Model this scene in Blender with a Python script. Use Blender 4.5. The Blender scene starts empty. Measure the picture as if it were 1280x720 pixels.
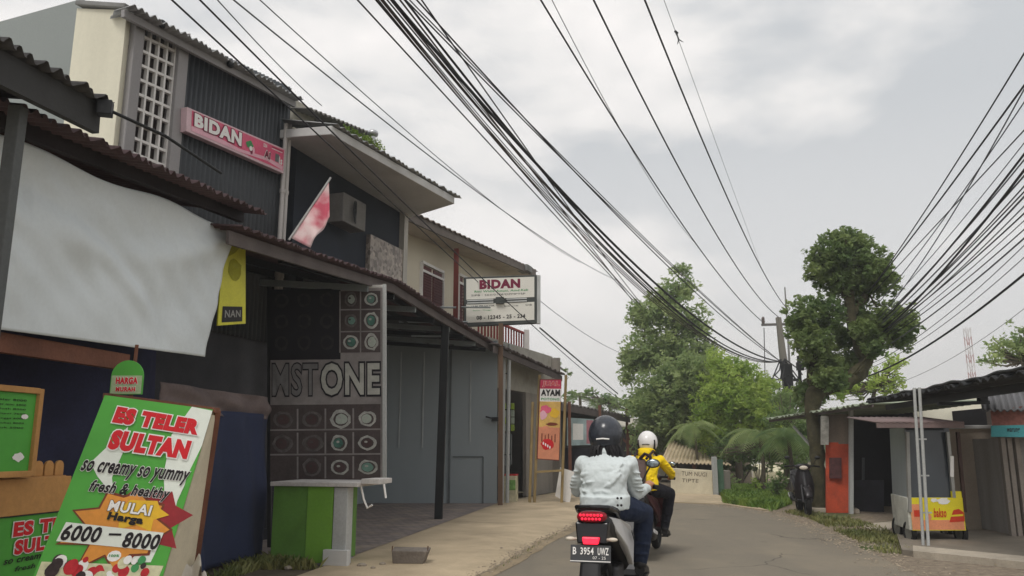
import bpy, bmesh, math, random
import numpy as np
from mathutils import Vector, Matrix
scn = bpy.context.scene
R_ = math.radians
# ------------------------------------------------ camera, sky, sun, exposure
CAMZ = 1.4
FPX = 1000.0
PITCH = math.atan(198.0/FPX)
cam_d = bpy.data.cameras.new('camera'); cam = bpy.data.objects.new('camera', cam_d)
scn.collection.objects.link(cam); scn.camera = cam
cam.location = (0, 0, CAMZ); cam.rotation_euler = (math.pi/2 + PITCH, 0, 0)
cam_d.sensor_width = 36; cam_d.lens = 36*FPX/1280; cam_d.clip_end = 3000; cam_d.clip_start = 0.05

SUN_EL, SUN_AZ = 58, 205      # azimuth clockwise from +Y (north): behind the camera, a little left
w = bpy.data.worlds.new('World'); scn.world = w; w.use_nodes = True
nt = w.node_tree; nt.nodes.clear()
N = nt.nodes.new; L = nt.links.new
out = N('ShaderNodeOutputWorld'); bg = N('ShaderNodeBackground'); L(bg.outputs[0], out.inputs[0])
sky = N('ShaderNodeTexSky'); sky.sky_type = 'NISHITA'; sky.sun_disc = False
sky.sun_elevation = R_(SUN_EL); sky.sun_rotation = R_(SUN_AZ)
bg.inputs[1].default_value = 0.1
tc = N('ShaderNodeTexCoord')
mp = N('ShaderNodeMapping'); L(tc.outputs['Generated'], mp.inputs[0]); mp.inputs['Scale'].default_value = (1, 1, 2.2)
mp.inputs['Location'].default_value = (0.35, 0.1, 0.2)
nz = N('ShaderNodeTexNoise'); nz.inputs['Scale'].default_value = 1.7; nz.inputs['Detail'].default_value = 6
nz.inputs['Roughness'].default_value = 0.5; nz.inputs['Distortion'].default_value = 0.25
L(mp.outputs[0], nz.inputs['Vector'])
rp = N('ShaderNodeValToRGB'); L(nz.outputs[0], rp.inputs[0])
e = rp.color_ramp.elements
e[0].position = 0.40; e[0].color = (.55, .575, .60, 1)
e[1].position = 0.585; e[1].color = (1.0, .965, .945, 1)
m_ = e.new(0.49); m_.color = (.82, .81, .80, 1)
mul = N('ShaderNodeMix'); mul.data_type = 'RGBA'; mul.blend_type = 'MULTIPLY'; mul.inputs[0].default_value = 1
n2_ = N('ShaderNodeTexNoise'); n2_.inputs['Scale'].default_value = 4.2; n2_.inputs['Detail'].default_value = 7; n2_.inputs['Roughness'].default_value = .55; L(mp.outputs[0], n2_.inputs['Vector'])
am = N('ShaderNodeMath'); am.operation = 'MULTIPLY_ADD'; L(n2_.outputs[0], am.inputs[0]); am.inputs[1].default_value = .34; am.inputs[2].default_value = -.17
ad = N('ShaderNodeMath'); ad.operation = 'ADD'; L(nz.outputs[0], ad.inputs[0]); L(am.outputs[0], ad.inputs[1]); L(ad.outputs[0], rp.inputs[0])
sx = N('ShaderNodeSeparateXYZ'); L(tc.outputs['Generated'], sx.inputs[0])
hr = N('ShaderNodeMapRange'); L(sx.outputs['Z'], hr.inputs[0]); hr.inputs[1].default_value = .05; hr.inputs[2].default_value = .38; hr.inputs[3].default_value = .75; hr.inputs[4].default_value = 0
hm = N('ShaderNodeMix'); hm.data_type = 'RGBA'; L(hr.outputs[0], hm.inputs[0]); L(rp.outputs[0], hm.inputs[6]); hm.inputs[7].default_value = (.97, .945, .925, 1)
L(hm.outputs[2], mul.inputs[6]); mul.inputs[7].default_value = (10.4, 10.3, 10.2, 1)
mx = N('ShaderNodeMix'); mx.data_type = 'RGBA'; mx.inputs[0].default_value = 0.95
L(sky.outputs[0], mx.inputs[6]); L(mul.outputs[2], mx.inputs[7]); L(mx.outputs[2], bg.inputs[0])
sun_d = bpy.data.lights.new('sun', 'SUN'); sun_d.energy = 1.5; sun_d.angle = R_(18); sun_d.color = (1, .965, .92)
sun = bpy.data.objects.new('sun', sun_d); scn.collection.objects.link(sun)
az = R_(SUN_AZ); el = R_(SUN_EL)
sdir = Vector((math.sin(az)*math.cos(el), math.cos(az)*math.cos(el), math.sin(el)))
sun.rotation_euler = (-sdir).to_track_quat('-Z', 'Y').to_euler(); sun.location = (0, -5, 20)
scn.view_settings.view_transform = 'Standard'; scn.view_settings.look = 'None'
scn.view_settings.exposure = 0.2; scn.view_settings.gamma = 1; scn.view_settings.use_curve_mapping = False

# ------------------------------------------------ measuring helpers (1280 x 720 photo)
CP, SP = math.cos(PITCH), math.sin(PITCH)
def ray(px, py):
    u = (px-640)/FPX; v = (360-py)/FPX
    return Vector((u, CP - v*SP, SP + v*CP))
def P(px, py, Y):
    d = ray(px, py); t = Y/d.y
    return Vector((d.x*t, Y, CAMZ + d.z*t))
def G(px, py, z=0.0):
    d = ray(px, py); t = (z-CAMZ)/d.z
    return Vector((d.x*t, d.y*t, z))
def H(px, py, ln):          # ln=(x0,y0,k): vertical plane X = x0 + k (Y-y0)
    x0, y0, k = ln; d = ray(px, py); q = d.x/d.y
    Y = (x0 - k*y0)/(q - k)
    return P(px, py, Y)
def onl(ln, Y, z=0.0, off=0.0):
    x0, y0, k = ln; return Vector((x0 + k*(Y-y0) + off, Y, z))
V = Vector
def S(r, g, b):
    f = lambda c: (c/255/12.92) if c/255 <= .04045 else ((c/255+.055)/1.055)**2.4
    return (f(r), f(g), f(b))

# ------------------------------------------------ materials
MATS = {}
def mat(name, col, rough=.8, var=.18, scale=3.0, fine=40.0, bump=.15, metal=0.0, spec=.3, dirt=0.0, dirtcol=(.08,.07,.055),
        emit=None, trans=0.0, streak=False, alpha=None):
    if name in MATS: return MATS[name]
    m = bpy.data.materials.new(name); m.use_nodes = True; t = m.node_tree; n = t.nodes; l = t.links
    b = n['Principled BSDF']
    b.inputs['Roughness'].default_value = rough; b.inputs['Metallic'].default_value = metal
    b.inputs['Specular IOR Level'].default_value = spec
    tc = n.new('ShaderNodeTexCoord'); vec = tc.outputs['Object']
    if streak:
        mpn = n.new('ShaderNodeMapping'); l.new(vec, mpn.inputs[0]); mpn.inputs['Scale'].default_value = (1, 1, .12); svec = mpn.outputs[0]
    else: svec = vec
    n1 = n.new('ShaderNodeTexNoise'); n1.inputs['Scale'].default_value = scale; n1.inputs['Detail'].default_value = 5; l.new(svec, n1.inputs['Vector'])
    n2 = n.new('ShaderNodeTexNoise'); n2.inputs['Scale'].default_value = fine; n2.inputs['Detail'].default_value = 3; l.new(vec, n2.inputs['Vector'])
    r1 = n.new('ShaderNodeMapRange'); l.new(n1.outputs[0], r1.inputs[0]); r1.inputs[1].default_value = .3; r1.inputs[2].default_value = .7
    r1.inputs[3].default_value = 1-var; r1.inputs[4].default_value = 1+var
    r2 = n.new('ShaderNodeMapRange'); l.new(n2.outputs[0], r2.inputs[0]); r2.inputs[1].default_value = .3; r2.inputs[2].default_value = .7
    r2.inputs[3].default_value = 1-var*.45; r2.inputs[4].default_value = 1+var*.45
    mm = n.new('ShaderNodeMath'); mm.operation = 'MULTIPLY'; l.new(r1.outputs[0], mm.inputs[0]); l.new(r2.outputs[0], mm.inputs[1])
    vm = n.new('ShaderNodeVectorMath'); vm.operation = 'SCALE'; vm.inputs[0].default_value = col; l.new(mm.outputs[0], vm.inputs['Scale'])
    csock = vm.outputs[0]
    if dirt > 0:
        n3 = n.new('ShaderNodeTexNoise'); n3.inputs['Scale'].default_value = scale*.6; n3.inputs['Detail'].default_value = 8; n3.inputs['Roughness'].default_value = .65
        l.new(svec, n3.inputs['Vector'])
        r3 = n.new('ShaderNodeMapRange'); l.new(n3.outputs[0], r3.inputs[0]); r3.inputs[1].default_value = .5; r3.inputs[2].default_value = .75
        r3.inputs[3].default_value = 0; r3.inputs[4].default_value = dirt
        mxn = n.new('ShaderNodeMix'); mxn.data_type = 'RGBA'; l.new(r3.outputs[0], mxn.inputs[0]); l.new(csock, mxn.inputs[6]); mxn.inputs[7].default_value = (*dirtcol, 1)
        csock = mxn.outputs[2]
    l.new(csock, b.inputs['Base Color'])
    if bump > 0:
        bp = n.new('ShaderNodeBump'); bp.inputs['Strength'].default_value = bump; bp.inputs['Distance'].default_value = .01
        l.new(n2.outputs[0], bp.inputs['Height']); l.new(bp.outputs[0], b.inputs['Normal'])
    if emit: b.inputs['Emission Color'].default_value = (*emit[0], 1); b.inputs['Emission Strength'].default_value = emit[1]
    if trans: b.inputs['Transmission Weight'].default_value = trans
    if alpha is not None: b.inputs['Alpha'].default_value = alpha
    MATS[name] = m
    return m
def mleaf(name, col, col2, tr=.35):
    if name in MATS: return MATS[name]
    m = bpy.data.materials.new(name); m.use_nodes = True; t = m.node_tree; n = t.nodes; l = t.links; n.clear()
    o = n.new('ShaderNodeOutputMaterial'); ms = n.new('ShaderNodeMixShader'); d = n.new('ShaderNodeBsdfPrincipled'); tr_ = n.new('ShaderNodeBsdfTranslucent')
    d.inputs['Roughness'].default_value = .55; d.inputs['Specular IOR Level'].default_value = .3
    tc = n.new('ShaderNodeTexCoord'); n1 = n.new('ShaderNodeTexNoise'); n1.inputs['Scale'].default_value = 1.6; n1.inputs['Detail'].default_value = 6
    l.new(tc.outputs['Object'], n1.inputs['Vector'])
    r = n.new('ShaderNodeMapRange'); l.new(n1.outputs[0], r.inputs[0]); r.inputs[1].default_value = .33; r.inputs[2].default_value = .67
    mx = n.new('ShaderNodeMix'); mx.data_type = 'RGBA'; l.new(r.outputs[0], mx.inputs[0]); mx.inputs[6].default_value = (*col, 1); mx.inputs[7].default_value = (*col2, 1)
    l.new(mx.outputs[2], d.inputs['Base Color']); l.new(mx.outputs[2], tr_.inputs[0])
    ms.inputs[0].default_value = tr; l.new(d.outputs[0], ms.inputs[1]); l.new(tr_.outputs[0], ms.inputs[2]); l.new(ms.outputs[0], o.inputs[0])
    MATS[name] = m; return m

# ------------------------------------------------ mesh builder
class MB:
    def __init__(s): s.v = []; s.f = []; s.m = []; s.mats = []; s.cur = 0
    def use(s, m):
        if m not in s.mats: s.mats.append(m)
        s.cur = s.mats.index(m); return s
    def add(s, vs, fs):
        o = len(s.v); s.v += [tuple(x) for x in vs]
        for f in fs: s.f.append(tuple(i+o for i in f)); s.m.append(s.cur)
        return s
    def poly(s, pts): return s.add(pts, [tuple(range(len(pts)))])
    def hexa(s, b, t):     # two quads
        n = len(b)
        fs = [tuple(range(n))[::-1], tuple(range(n, 2*n))]
        for i in range(n): fs.append((i, (i+1) % n, n+(i+1) % n, n+i))
        return s.add(list(b)+list(t), fs)
    def prism(s, pts, vec):
        vec = V(vec); return s.hexa([V(p) for p in pts], [V(p)+vec for p in pts])
    def box(s, c, sz, rz=0, M=None):
        c = V(c); hx, hy, hz = sz[0]/2, sz[1]/2, sz[2]/2
        mt = M or Matrix.Rotation(rz, 3, 'Z')
        q = [mt @ V((x, y, z)) + c for z in (-hz, hz) for x, y in ((-hx, -hy), (hx, -hy), (hx, hy), (-hx, hy))]
        return s.hexa(q[:4], q[4:])
    def bar(s, p, q, w, h, up=(0, 0, 1)):
        p = V(p); q = V(q); d = (q-p).normalized(); up = V(up)
        if abs(d.dot(up)) > .98: up = V((0, 1, 0))
        a = d.cross(up).normalized(); b = a.cross(d).normalized()
        off = [a*w/2*i + b*h/2*j for i, j in ((-1, -1), (1, -1), (1, 1), (-1, 1))]
        return s.hexa([p+o for o in off], [q+o for o in off])
    def tube(s, pts, r, n=8, cap=True):
        pts = [V(p) for p in pts]; k = len(pts)
        rs = r if isinstance(r, (list, tuple)) else [r]*k
        vs = []; prev = None
        for i, p in enumerate(pts):
            d = (pts[min(i+1, k-1)] - pts[max(i-1, 0)]).normalized()
            if prev is None:
                a = d.cross(V((0, 0, 1)))
                if a.length < .1: a = d.cross(V((0, 1, 0)))
            else: a = prev - d*prev.dot(d)
            a.normalize(); prev = a; b = d.cross(a)
            for j in range(n):
                t = 2*math.pi*j/n; vs.append(p + (a*math.cos(t) + b*math.sin(t))*rs[i])
        fs = []
        for i in range(k-1):
            for j in range(n): fs.append((i*n+j, i*n+(j+1) % n, (i+1)*n+(j+1) % n, (i+1)*n+j))
        if cap: fs += [tuple(range(n))[::-1], tuple(range((k-1)*n, k*n))]
        return s.add(vs, fs)
    def ell(s, c, r, nu=16, nv=10, M=None):
        c = V(c); vs = []; fs = []
        for i in range(nv+1):
            ph = math.pi*i/nv
            for j in range(nu):
                t = 2*math.pi*j/nu; q = V((r[0]*math.sin(ph)*math.cos(t), r[1]*math.sin(ph)*math.sin(t), r[2]*math.cos(ph)))
                if M: q = M @ q
                vs.append(c+q)
        for i in range(nv):
            for j in range(nu): fs.append((i*nu+j, (i+1)*nu+j, (i+1)*nu+(j+1) % nu, i*nu+(j+1) % nu))
        return s.add(vs, fs)
    def loft(s, rings):    # closed rings of equal count, capped
        n = len(rings[0]); vs = [p for r in rings for p in r]; fs = []
        for i in range(len(rings)-1):
            for j in range(n): fs.append((i*n+j, i*n+(j+1) % n, (i+1)*n+(j+1) % n, (i+1)*n+j))
        k = len(rings)
        fs += [tuple(range(n))[::-1], tuple(range((k-1)*n, k*n))]
        return s.add(vs, fs)
    def grid(s, fn, nu, nv):
        vs = [fn(i/nu, j/nv) for j in range(nv+1) for i in range(nu+1)]
        fs = [(j*(nu+1)+i, j*(nu+1)+i+1, (j+1)*(nu+1)+i+1, (j+1)*(nu+1)+i) for j in range(nv) for i in range(nu)]
        return s.add(vs, fs)
    def lathe(s, c, prof, axis='X', n=24):   # prof: (axial, radius), closed profile loop
        c = V(c); vs = []; k = len(prof)
        for j in range(n):
            t = 2*math.pi*j/n
            for a, r in prof:
                if axis == 'X': q = V((a, r*math.cos(t), r*math.sin(t)))
                elif axis == 'Y': q = V((r*math.cos(t), a, r*math.sin(t)))
                else: q = V((r*math.cos(t), r*math.sin(t), a))
                vs.append(c+q)
        fs = [(j*k+i, j*k+(i+1) % k, ((j+1) % n)*k+(i+1) % k, ((j+1) % n)*k+i) for j in range(n) for i in range(k)]
        return s.add(vs, fs)

ROOT = {}
def tag(o, label, cat, group=None, kind=None):
    if label: o['label'] = label
    if cat: o['category'] = cat
    if group: o['group'] = group
    if kind: o['kind'] = kind
    return o
def thing(name, label, cat, loc=(0, 0, 0), rz=0, group=None, local=False):
    o = bpy.data.objects.new(name, None); scn.collection.objects.link(o); o.empty_display_size = .2
    o.location = loc; o.rotation_euler = (0, 0, rz); ROOT[o.name] = V((0, 0, 0)) if local else V(loc)
    return tag(o, label, cat, group)
def part(name, mb, m=None, parent=None, smooth=False, bevel=0, label=None, solid=0, flip=False):
    me = bpy.data.meshes.new(name)
    org = V((0, 0, 0))
    vs = np.array(mb.v, dtype=float)
    if parent is not None: org = ROOT[parent.name]
    else:
        lo = vs.min(0); hi = vs.max(0); org = V(((lo[0]+hi[0])/2, (lo[1]+hi[1])/2, lo[2]))
    me.from_pydata((vs-np.array(org)).tolist(), [], mb.f)
    if m is not None: mb.mats = [m] if not mb.mats else mb.mats
    for x in mb.mats: me.materials.append(x)
    if len(mb.mats) > 1: me.polygons.foreach_set('material_index', mb.m)
    bm = bmesh.new(); bm.from_mesh(me)
    if not solid: bmesh.ops.recalc_face_normals(bm, faces=bm.faces)
    bm.to_mesh(me); bm.free()
    if smooth:
        me.polygons.foreach_set('use_smooth', [True]*len(me.polygons))
        try: me.set_sharp_from_angle(angle=R_(45))
        except Exception: pass
    o = bpy.data.objects.new(name, me); scn.collection.objects.link(o)
    if parent is not None: o.parent = parent; ROOT[o.name] = ROOT[parent.name]
    else: o.location = org; ROOT[o.name] = org
    if solid:
        md = o.modifiers.new('thick', 'SOLIDIFY'); md.thickness = solid; md.offset = 0
    if bevel:
        md = o.modifiers.new('bevel', 'BEVEL'); md.width = bevel; md.segments = 2; md.limit_method = 'ANGLE'; md.angle_limit = R_(40)
    if label: o['label'] = label
    return o
def struct(name, mb, m=None, **k):
    o = part(name, mb, m, **k); o['kind'] = 'structure'; return o

# ------------------------------------------------ flat lettering
_tc = {}
def text2d(s, bold=0.0, shear=0.0, ref=None):
    key = (s, bold, shear, ref)
    if key in _tc: return _tc[key]
    c = bpy.data.curves.new('t', 'FONT'); c.body = s; c.offset = bold; c.shear = shear; c.resolution_u = 3
    c.space_character = 1.06 + bold
    o = bpy.data.objects.new('t', c); scn.collection.objects.link(o)
    dg = bpy.context.evaluated_depsgraph_get(); me = bpy.data.meshes.new_from_object(o.evaluated_get(dg))
    vs = np.array([v.co[:2] for v in me.vertices]); fs = [tuple(p.vertices) for p in me.polygons]
    bpy.data.objects.remove(o); bpy.data.curves.remove(c); bpy.data.meshes.remove(me)
    if ref is None:
        lo = vs.min(0); hi = vs.max(0)
    else: lo, hi = ref
    _tc[key] = ((vs-lo)/(hi-lo), fs, (tuple(lo), tuple(hi)))
    return _tc[key]
class Panel:
    def __init__(s, bl, br, tr, tl):
        s.c = [V(bl), V(br), V(tr), V(tl)]; s.n = (s.c[1]-s.c[0]).cross(s.c[3]-s.c[0]).normalized()
    def at(s, u, v, off=0.0):
        a, b, c, d = s.c
        return (a*(1-u)+b*u)*(1-v) + (d*(1-u)+c*u)*v + s.n*off
    def slab(s, mb, th, off=0.0):
        mb.hexa([p + s.n*(off-th) for p in s.c], [p + s.n*off for p in s.c]); return s
    def rect(s, mb, m, u0, v0, u1, v1, off=.003):
        mb.use(m).poly([s.at(u0, v0, off), s.at(u1, v0, off), s.at(u1, v1, off), s.at(u0, v1, off)])
    def poly(s, mb, m, pts, off=.003):
        mb.use(m).poly([s.at(u, v, off) for u, v in pts])
    def disc(s, mb, m, u, v, ru, rv, off=.004, n=14, jit=0):
        s.poly(mb, m, [(u+ru*math.cos(2*math.pi*i/n)*(1+random.uniform(-jit, jit)), v+rv*math.sin(2*math.pi*i/n)*(1+random.uniform(-jit, jit))) for i in range(n)], off)
    def text(s, mb, m, t, u0, v0, u1, v1, off=.006, bold=0.0, shear=0.0, outline=None, ow=.05, slope=0.0):
        vs, fs, ref = text2d(t, bold, shear)
        def put(vs, fs, o):
            mb.add([s.at(u0+(u1-u0)*x, v0+(v1-v0)*y + slope*x, o) for x, y in vs], fs)
        if outline is not None:
            v2, f2, _ = text2d2(t, bold, bold+ow, shear); mb.use(outline); put(v2, f2, off-.002)
        mb.use(m); put(vs, fs, off)
def text2d2(t, bold, bold2, shear):
    # outlined version registered on the unoutlined one
    key = (t, bold, bold2, shear, 'o')
    if key in _tc: return _tc[key]
    vs, fs, ref = text2d(t, bold, shear)
    c = bpy.data.curves.new('t', 'FONT'); c.body = t; c.offset = bold2; c.shear = shear; c.resolution_u = 3
    c.space_character = 1.06 + bold
    o = bpy.data.objects.new('t', c); scn.collection.objects.link(o)
    dg = bpy.context.evaluated_depsgraph_get(); me = bpy.data.meshes.new_from_object(o.evaluated_get(dg))
    v2 = np.array([v.co[:2] for v in me.vertices]); f2 = [tuple(p.vertices) for p in me.polygons]
    bpy.data.objects.remove(o); bpy.data.curves.remove(c); bpy.data.meshes.remove(me)
    lo, hi = np.array(ref[0]), np.array(ref[1])
    _tc[key] = ((v2-lo)/(hi-lo), f2, None); return _tc[key]

def corr(mb, p00, p10, p11, p01, waves, amp, nv=2, sag=0.0, jit=0.0, per=6):
    """corrugated sheet; waves run along p00->p10"""
    p00, p10, p11, p01 = map(V, (p00, p10, p11, p01)); n = (p10-p00).cross(p01-p00).normalized()
    rr = random.Random(7)
    ph = [rr.uniform(-jit, jit) for _ in range(waves+2)]
    def fn(u, v):
        b = (p00*(1-u)+p10*u)*(1-v) + (p01*(1-u)+p11*u)*v
        k = u*waves; e = ph[int(k)]*(1-v)
        vd = (p01-p00).normalized()
        return b + n*(amp*math.sin(2*math.pi*k) - sag*math.sin(math.pi*u)) + vd*e
    mb.grid(fn, waves*per, nv); return mb

def remesh(mb, name, m, parent, voxel=.01, smooth=2, label=None, crumple=0):
    o = part(name, mb, m, parent)
    md = o.modifiers.new('r', 'REMESH'); md.mode = 'VOXEL'; md.voxel_size = voxel; md.use_smooth_shade = True
    if smooth:
        sm = o.modifiers.new('s', 'SMOOTH'); sm.factor = .5; sm.iterations = smooth
    if crumple:
        for sz, st in ((.17, crumple*.75), (.06, crumple*.22)):
            tx = bpy.data.textures.new('folds', 'CLOUDS'); tx.noise_scale = sz; tx.noise_depth = 2; tx.noise_type = 'HARD_NOISE'
            dm = o.modifiers.new('folds', 'DISPLACE'); dm.texture = tx; dm.strength = st; dm.mid_level = .35; dm.texture_coords = 'LOCAL'
    dg = bpy.context.evaluated_depsgraph_get()
    me = bpy.data.meshes.new_from_object(o.evaluated_get(dg)); me.name = name
    o.modifiers.clear(); old = o.data; o.data = me; bpy.data.meshes.remove(old)
    if not len(me.materials): me.materials.append(m)
    me.polygons.foreach_set('use_smooth', [True]*len(me.polygons))
    if label: o['label'] = label
    return o

def leaves(centres, per, spread, size, seed=0, aspect=2.2, droop=.3, flat=.6):
    """clusters of small leaf faces: numpy arrays (verts, faces)"""
    rg = np.random.default_rng(seed); c = np.repeat(np.array(centres, dtype=float), per, axis=0); n = len(c)
    d = rg.normal(size=(n, 3)); d /= np.linalg.norm(d, axis=1)[:, None]; rad = rg.random(n)**.5
    sp = np.repeat(np.array(spread, dtype=float) if np.ndim(spread) else np.full(len(centres), spread), per)
    pos = c + d*(rad*sp)[:, None]
    ax = rg.normal(size=(n, 3)); ax[:, 2] = ax[:, 2]*flat - droop; ax /= np.linalg.norm(ax, axis=1)[:, None]
    t = rg.normal(size=(n, 3)); sd = np.cross(ax, t); sd /= np.linalg.norm(sd, axis=1)[:, None]
    s = size*(.6+.8*rg.random(n))[:, None]
    nn = np.cross(ax, sd)
    a = pos - ax*s/2; b = pos + sd*s/aspect/2 + nn*s*.06; e = pos + ax*s/2; f = pos - sd*s/aspect/2 + nn*s*.06
    vs = np.stack([a, b, e, f], axis=1).reshape(-1, 3)
    fs = np.arange(4*n).reshape(-1, 4)
    return vs, fs
def leafobj(name, vs, fs, m, parent=None, kind=None):
    me = bpy.data.meshes.new(name)
    org = np.array(ROOT[parent.name]) if parent is not None else np.array([*vs.mean(0)[:2], vs[:, 2].min()])
    v = (vs-org).astype(np.float32); me.vertices.add(len(v)); me.vertices.foreach_set('co', v.ravel())
    me.loops.add(fs.size); me.loops.foreach_set('vertex_index', fs.ravel().astype(np.int32))
    me.polygons.add(len(fs)); me.polygons.foreach_set('loop_start', np.arange(0, fs.size, 4, dtype=np.int32))
    me.polygons.foreach_set('loop_total', np.full(len(fs), 4, dtype=np.int32)) if False else None
    me.update(calc_edges=True); me.validate(); me.materials.append(m)
    o = bpy.data.objects.new(name, me); scn.collection.objects.link(o)
    if parent is not None: o.parent = parent
    else: o.location = org
    if kind: o['kind'] = kind
    return o
def blobpts(blobs, dens, seed, shell=.55):
    """cluster centres spread in the outer part of ellipsoid blobs. blobs: (c, (rx,ry,rz))"""
    rg = np.random.default_rng(seed); out = []
    for c, r in blobs:
        n = max(3, int(dens*r[0]*r[1]*r[2]**.6 if False else dens*(r[0]*r[1]*r[2])**(2/3)))
        d = rg.normal(size=(n, 3)); d /= np.linalg.norm(d, axis=1)[:, None]
        rad = shell + (1.08-shell)*rg.random(n) + (rg.random(n) < .14)*.28*rg.random(n)
        out.append(np.array(c) + d*rad[:, None]*np.array(r))
    return np.concatenate(out)
# ================================================ SETTING: ground, road, pavements
random.seed(5)
def ground_mat():
    m = bpy.data.materials.new('ground_dirt'); m.use_nodes = True; t = m.node_tree; n = t.nodes; l = t.links; b = n['Principled BSDF']
    b.inputs['Roughness'].default_value = .95; b.inputs['Specular IOR Level'].default_value = .1
    tc = n.new('ShaderNodeTexCoord'); a = n.new('ShaderNodeTexNoise'); a.inputs['Scale'].default_value = .35; a.inputs['Detail'].default_value = 8
    l.new(tc.outputs['Object'], a.inputs['Vector'])
    c = n.new('ShaderNodeTexNoise'); c.inputs['Scale'].default_value = 9; c.inputs['Detail'].default_value = 8; c.inputs['Roughness'].default_value = .7; l.new(tc.outputs['Object'], c.inputs['Vector'])
    r = n.new('ShaderNodeValToRGB'); l.new(c.outputs[0], r.inputs[0]); e = r.color_ramp.elements
    e[0].position = .3; e[0].color = (.13, .105, .08, 1); e[1].position = .7; e[1].color = (.32, .265, .20, 1)
    g = n.new('ShaderNodeValToRGB'); l.new(c.outputs[0], g.inputs[0]); e = g.color_ramp.elements
    e[0].position = .3; e[0].color = (.03, .05, .015, 1); e[1].position = .7; e[1].color = (.13, .16, .06, 1)
    rr = n.new('ShaderNodeMapRange'); l.new(a.outputs[0], rr.inputs[0]); rr.inputs[1].default_value = .53; rr.inputs[2].default_value = .62
    mx = n.new('ShaderNodeMix'); mx.data_type = 'RGBA'; l.new(rr.outputs[0], mx.inputs[0]); l.new(r.outputs[0], mx.inputs[6]); l.new(g.outputs[0], mx.inputs[7])
    l.new(mx.outputs[2], b.inputs['Base Color'])
    bp = n.new('ShaderNodeBump'); bp.inputs['Strength'].default_value = .5; bp.inputs['Distance'].default_value = .03; l.new(c.outputs[0], bp.inputs['Height']); l.new(bp.outputs[0], b.inputs['Normal'])
    return m
gm = ground_mat()
mb = MB(); mb.grid(lambda u, v: V(((u-.5)*800, (v-.35)*800, 0)), 40, 40)
struct('ground', mb, gm)
# road
def road_mat():
    m = bpy.data.materials.new('asphalt'); m.use_nodes = True; t = m.node_tree; n = t.nodes; l = t.links; b = n['Principled BSDF']
    b.inputs['Roughness'].default_value = .86; b.inputs['Specular IOR Level'].default_value = .25
    tc = n.new('ShaderNodeTexCoord'); O = tc.outputs['Object']
    def noise(sc, det=5, ro=.55, mp=None):
        k = n.new('ShaderNodeTexNoise'); k.inputs['Scale'].default_value = sc; k.inputs['Detail'].default_value = det; k.inputs['Roughness'].default_value = ro; l.new(mp or O, k.inputs['Vector']); return k.outputs[0]
    def rng(x, a, c, d, e):
        k = n.new('ShaderNodeMapRange'); l.new(x, k.inputs[0]); k.inputs[1].default_value = a; k.inputs[2].default_value = c; k.inputs[3].default_value = d; k.inputs[4].default_value = e; return k.outputs[0]
    def mix(f, a, c):
        k = n.new('ShaderNodeMix'); k.data_type = 'RGBA'; l.new(f, k.inputs[0]); l.new(a, k.inputs[6]); k.inputs[7].default_value = (*c, 1); return k.outputs[2]
    mp = n.new('ShaderNodeMapping'); mp.inputs['Rotation'].default_value = (0, 0, R_(15)); mp.inputs['Scale'].default_value = (1, .09, 1); l.new(O, mp.inputs[0])
    base = n.new('ShaderNodeValToRGB'); l.new(noise(150, 3, .7), base.inputs[0]); e = base.color_ramp.elements
    e[0].position = .32; e[0].color = (*S(96, 90, 80), 1); e[1].position = .68; e[1].color = (*S(150, 141, 125), 1)
    c = mix(rng(noise(.9, 6, .6), .48, .66, 0, .45), base.outputs[0], S(146, 135, 116))
    c = mix(rng(noise(1.3, 4, .5, mp.outputs[0]), .50, .72, 0, .5), c, S(112, 106, 96))
    c = mix(rng(noise(2.3, 7, .7), .62, .70, 0, .55), c, S(92, 86, 78))
    vo = n.new('ShaderNodeTexVoronoi'); vo.feature = 'DISTANCE_TO_EDGE'; vo.inputs['Scale'].default_value = .42
    wn = n.new('ShaderNodeTexNoise'); wn.inputs['Scale'].default_value = 1.7; wn.inputs['Detail'].default_value = 5; l.new(O, wn.inputs['Vector'])
    va = n.new('ShaderNodeMixRGB'); va.inputs[0].default_value = .28; l.new(O, va.inputs[1]); l.new(wn.outputs['Color'], va.inputs[2]); l.new(va.outputs[0], vo.inputs['Vector'])
    cr = rng(vo.outputs[0], .0, .006, .75, 0)
    mk = n.new('ShaderNodeMath'); mk.operation = 'MULTIPLY'; l.new(cr, mk.inputs[0]); l.new(rng(noise(.5, 3), .5, .58, 0, 1), mk.inputs[1])
    c = mix(mk.outputs[0], c, S(62, 58, 52))
    l.new(c, b.inputs['Base Color'])
    bp = n.new('ShaderNodeBump'); bp.inputs['Strength'].default_value = .5; bp.inputs['Distance'].default_value = .008; l.new(noise(110, 4, .7), bp.inputs['Height']); l.new(bp.outputs[0], b.inputs['Normal'])
    return m
RL = [V((-4.4, -12, 0)), V((-3.2, 0, 0)), G(600, 719), G(665, 684), G(722, 655), V((2.0, 18.5, 0)), V((2.3, 21, 0)), V((1.9, 25, 0)), V((-.6, 29.5, 0)), V((-8, 33, 0)), V((-30, 38, 0))]
RR = [V((1.6, -12, 0)), V((3.1, 0, 0)), G(1120, 706), G(1040, 668), G(962, 641), G(905, 632), V((4.75, 21.8, 0)), V((4.5, 25, 0)), V((2.6, 31.5, 0)), V((-6, 37, 0)), V((-30, 42.5, 0))]
def smooth_line(pts, k=6):
    out = []
    for i in range(len(pts)-1):
        p0 = pts[max(i-1, 0)]; p1 = pts[i]; p2 = pts[i+1]; p3 = pts[min(i+2, len(pts)-1)]
        for j in range(k):
            t = j/k
            out.append(.5*((2*p1)+(p2-p0)*t+(2*p0-5*p1+4*p2-p3)*t*t+(-p0+3*p1-3*p2+p3)*t**3))
    out.append(pts[-1]); return out
rl = smooth_line(RL); rr = smooth_line(RR)
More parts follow.
